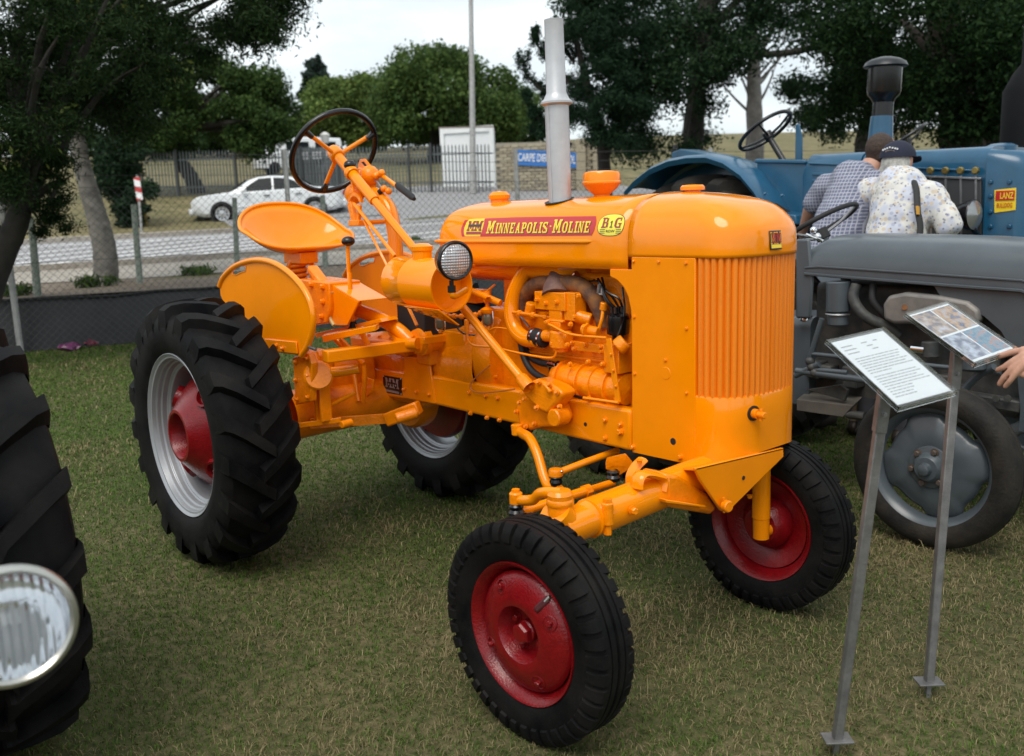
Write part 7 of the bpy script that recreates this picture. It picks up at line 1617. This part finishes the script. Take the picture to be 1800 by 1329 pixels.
def lower_body(hip, foot_c, spread, fw_):
    """hips, legs and feet as tapered limbs"""
    out = []; hip = Vector(hip); fc = Vector(foot_c); f_ = Vector(fw_); s_ = V(f_.y, -f_.x, 0)
    for k in (-1, 1):
        h = hip+s_*.09*k; ft = V(fc.x, fc.y, .08)+s_*spread*k; kn = h.lerp(ft, .5)+f_*.03
        out += [('c', h, kn, .085, .062), ('c', kn, ft, .060, .042), ('c', ft+V(0, 0, -.035)-f_*.03, ft+V(0, 0, -.045)+f_*.15, .04, .034)]
    out.append(('e', hip, (.17, .13, .13))); return out
def head_shapes(c, f_, up_=(0, 0, 1), k=1.):
    c = Vector(c); f_ = Vector(f_).normalized(); u_ = Vector(up_).normalized(); s_ = f_.cross(u_)
    o = [('e', c, (.078*k, .088*k, .105*k)), ('c', c-u_*.045+f_*.035, c-u_*.07+f_*.05, .05, .036), ('c', c-u_*.06-f_*.02, c-u_*.16-f_*.03, .052, .058), ('c', c+f_*.085, c+f_*.102-u_*.02, .012, .014)]
    for q in (-1, 1): o += [('c', c+s_*.079*q-u_*.0+u_*.012, c+s_*.081*q-u_*.03, .018, .014)]
    return o
# man in patterned shirt and cap
M2 = thing('person', 'man in navy cap and pale patterned shirt seen from behind, bending towards the blue tractor', 'person', (1.05, 2.95, 0))
hd = S(1578, 284, 3.22); shL, shR = S(1524, 337, 3.10), S(1640, 344, 3.10); hip = V(1.06, 2.93, .93); ch = S(1580, 390, 3.03); up_c = S(1580, 338, 3.10)
elR = S(1668, 398, 3.08); wrR = elR+V(-.08, .22, -.10); elL = S(1500, 410, 3.12); wrL = elL+V(.06, .22, -.12)
sh_body = head_shapes(hd, (.05, .9, -.25))+[('c', hip, up_c, .12, .12), ('c', shL, elL, .05, .04), ('c', elL, wrL, .04, .03), ('c', shR, elR, .05, .04), ('c', elR, wrR, .04, .03)]+lower_body(hip, (1.05, 2.95, 0), .11, (0, 1, 0))
for w_, dr in ((wrR, V(-.3, .9, -.3)), (wrL, V(.2, .9, -.3))):
    for k in range(4): sh_body.append(('c', w_+dr*.06+V(.018*(k-1.5), 0, 0), w_+dr*.16+V(.02*(k-1.5), 0, -.02), .011, .009))
    sh_body += [('e', w_+dr*.04, (.038, .045, .02)), ('c', w_+dr*.03+V(.035, 0, 0), w_+dr*.09+V(.055, 0, 0), .012, .01)]
organic('body', sh_body, .012, [SKIN2, TROUSER, SHOE], M2, 3, lambda p: 2 if p.z < .09 else (1 if p.z < .97 else 0))
FLOR = fabric('patterned_shirt', 'floral')
organic('shirt', [('c', hip+V(0, 0, .02), ch, .16, .165), ('c', ch, up_c, .165, .15), ('c', shL+V(.03, 0, 0), shR-V(.03, 0, 0), .08, .08), ('c', up_c, hd-V(0, .03, .12), .10, .065), ('c', shL, shL.lerp(elL, .95), .078, .066), ('c', shR, shR.lerp(elR, .98), .078, .070), ('e', ch+V(0, .02, .05), (.18, .13, .2)), ('e', hip+V(0, .02, .06), (.19, .15, .14))], .013, FLOR, M2, 4, fold=.016)
MB().lathe([(.062, 0), (.068, .03), (.06, .034)], hd-V(0, .035, .135), V(0, .25, 1), 20).build('collar', FLOR, M2)
hairg = mat('white_hair', (.42, .41, .38), .8, var=.25, vscale=60, bump=.6, bscale=120)
organic('hair', [('e', hd+V(0, -.012, -.01), (.086, .092, .09)), ('c', hd+V(-.05, -.05, -.05), hd+V(.05, -.05, -.05), .035, .035)], .008, hairg, M2, 2)
NAVY = mat('navy_cap_cloth', (.010, .013, .032), .85, bump=.2, bscale=150)
rows = []
for k in range(9):
    th = math.pi/2*k/8; rows.append([hd+V(.098*math.cos(th)*math.cos(a), .106*math.cos(th)*math.sin(a)-.002, .022+.098*math.sin(th)) for a in np.linspace(0, 2*math.pi, 28, endpoint=False)])
cap_ = MB().grid(rows, closed=True).build('cap', NAVY, M2, smooth=60)
MB().prism([hd+V(.09*math.cos(a), .09+.085*math.sin(a), .022-.03*math.sin(a)) for a in np.linspace(0, math.pi, 12)], V(0, 0, .006)).build('cap_peak', NAVY, cap_)
MB().prism([hd+V(.046*math.cos(a), -.1085+.02*abs(math.cos(a)), .024+.04*math.sin(a)) for a in np.linspace(0, math.pi, 10)], V(0, .004, 0)).build('cap_opening', mat('scalp', (.5, .40, .33), .7), cap_, smooth=0)
for k in range(7):
    a = R(-50+k*16.5); p = hd+V(.055*math.sin(a), -.098+.006*abs(a), .078-.004*abs(k-3)); MB().box(p, (.008, .004, .009), Matrix.Rotation(-a*.5, 3, 'Y')).build('embroidery', WHITE_P, cap_, smooth=0)
strapm = mat('camera_strap', (.012, .012, .013), .7)
sp_ = [S(1606, 318, 3.03), S(1611, 335, 2.965), S(1613, 370, 2.90), S(1617, 410, 2.87), V(1.24, 2.78, .98)]
st_o = MB().tube(cr(sp_, 5), .017, 8, flat=.35).build('camera_strap', strapm, M2)
MB().tube([S(1613, 363, 2.895), S(1614, 378, 2.885)], .019, 8, flat=.4).build('strap_pad', mat('strap_yellow', (.5, .25, .02), .6), st_o)
cbx = MB().box(V(1.26, 2.80, .92), (.13, .08, .09)).build('camera_case', strapm, st_o, bevel=.01)
# man in checked shirt
M1 = thing('person', 'man in blue checked shirt with brown hair stooping beside the man in the cap', 'person', (.74, 3.0, 0))
hd = S(1552, 268, 3.34); up_c = S(1500, 322, 3.18); hip = V(.70, 2.90, .92); ch = S(1482, 385, 3.05); shL, shR = S(1452, 330, 3.20), S(1545, 322, 3.18)
elL = S(1424, 366, 3.20); wrL = S(1410, 412, 3.30); elR = shR+V(.05, .12, -.28); wrR = elR+V(.02, .2, -.05)
sh_body = head_shapes(hd, (.25, .85, -.45), (.15, .35, .9))+[('c', hip, up_c, .12, .12), ('c', up_c, hd-V(.04, .06, .07), .06, .055), ('c', shL, elL, .05, .042), ('c', elL, wrL, .042, .03), ('c', shR, elR, .05, .04), ('c', elR, wrR, .04, .03)]+lower_body(hip, (.74, 3.0, 0), .12, (0, 1, 0))
for w_, dr in ((wrL, V(.1, .8, -.5)), (wrR, V(.1, .9, -.3))):
    for k in range(4): sh_body.append(('c', w_+dr*.06+V(.018*(k-1.5), 0, 0), w_+dr*.16+V(.02*(k-1.5), 0, -.02), .011, .009))
    sh_body += [('e', w_+dr*.04, (.038, .045, .02)), ('c', w_+dr*.03+V(.035, 0, 0), w_+dr*.09+V(.055, 0, 0), .012, .01)]
organic('body', sh_body, .012, [SKIN, KHAKI, SHOE], M1, 3, lambda p: 2 if p.z < .09 else (1 if p.z < .97 else 0))
organic('shirt', [('c', hip+V(0, 0, .02), ch, .16, .165), ('c', ch, up_c, .16, .14), ('c', shL+V(.03, 0, 0), shR-V(.02, 0, 0), .08, .08), ('c', up_c, hd-V(.06, .07, .10), .10, .066), ('c', shL, shL.lerp(elL, .72), .082, .074), ('c', shR, shR.lerp(elR, .7), .08, .07), ('e', hip+V(0, .02, .06), (.19, .15, .14))], .013, fabric('checked_shirt', 'check'), M1, 4, fold=.015)
organic('hair', [('e', hd+V(-.01, -.02, .025), (.083, .093, .092)), ('c', hd+V(-.04, -.06, -.03), hd+V(.04, -.06, -.03), .035, .035)], .008, mat('brown_hair', (.045, .026, .018), .75, var=.3, vscale=60, bump=.6, bscale=130), M1, 2)

# visitor at the right edge, only the pointing hand in view
M3 = thing('person', 'visitor outside the right edge whose bare hand points at the photographs', 'person', V(3.05, 1.25, 0))
def Hn(u, v, y=.47): return S(u, v, y)
fing = []
def finger(pts, r0, r1):
    for i in range(len(pts)-1):
        a = r0+(r1-r0)*i/(len(pts)-1); b_ = r0+(r1-r0)*(i+1)/(len(pts)-1); fing.append(('c', pts[i], pts[i+1], a, b_))
finger([Hn(1800, 616), Hn(1779, 619), Hn(1757, 626), Hn(1735, 630)], .0098, .0070)
finger([Hn(1800, 624, .455), Hn(1779, 636, .45), Hn(1764, 646, .45), Hn(1754, 650, .455)], .0100, .0070)
finger([Hn(1802, 633, .445), Hn(1778, 650, .44), Hn(1764, 664, .44), Hn(1757, 675, .445)], .0098, .0068)
finger([Hn(1804, 640, .435), Hn(1786, 656, .43), Hn(1775, 670, .43), Hn(1767, 679, .435)], .0090, .0064)
wr = Hn(1858, 628, .47); 
fing += [('c', Hn(1800, 617), Hn(1850, 622), .013, .020), ('c', Hn(1802, 626, .46), Hn(1850, 627), .014, .021), ('c', Hn(1806, 636, .45), Hn(1850, 632), .013, .02)]
finger([Hn(1845, 640, .45), Hn(1822, 655, .44), Hn(1803, 659, .44), Hn(1791, 656, .44)], .012, .0085)
el = wr+V(.14, .20, -.03); sh = V(3.0, 1.10, 1.32)
fing += [('c', Hn(1848, 627), wr, .021, .023), ('c', wr, el, .024, .036), ('c', el, sh, .038, .048)]
organic('hand_and_arm', fing, .0028, SKIN, M3, 4)
hip = V(3.05, 1.27, .92); upc = V(3.05, 1.27, 1.34); hdv_ = V(3.03, 1.25, 1.60)
bs_ = head_shapes(hdv_, (-.8, -.4, -.3))+[('c', hip, upc, .12, .12), ('c', V(3.12, 1.42, 1.32), V(3.2, 1.46, 1.05), .048, .04), ('c', V(3.2, 1.46, 1.05), V(3.15, 1.38, .85), .038, .03)]+lower_body(hip, (3.05, 1.27, 0), .1, (-.8, -.5, 0))
organic('body', bs_, .013, [SKIN, TROUSER, SHOE], M3, 3, lambda p: 2 if p.z < .09 else (1 if p.z < .97 else 0))
organic('shirt', [('c', hip+V(0, 0, .03), upc, .165, .15), ('c', V(3.0, 1.12, 1.34), V(3.1, 1.42, 1.34), .075, .075), ('c', sh, sh.lerp(el, .45), .07, .062), ('c', V(3.12, 1.42, 1.32), V(3.17, 1.44, 1.15), .07, .06)], .014, mat('plain_shirt', (.30, .32, .36), .9), M3, 4)
organic('hair', [('e', hdv_+V(.015, .01, .03), (.085, .088, .09))], .009, mat('dark_hair', (.03, .02, .015), .7), M3, 2)
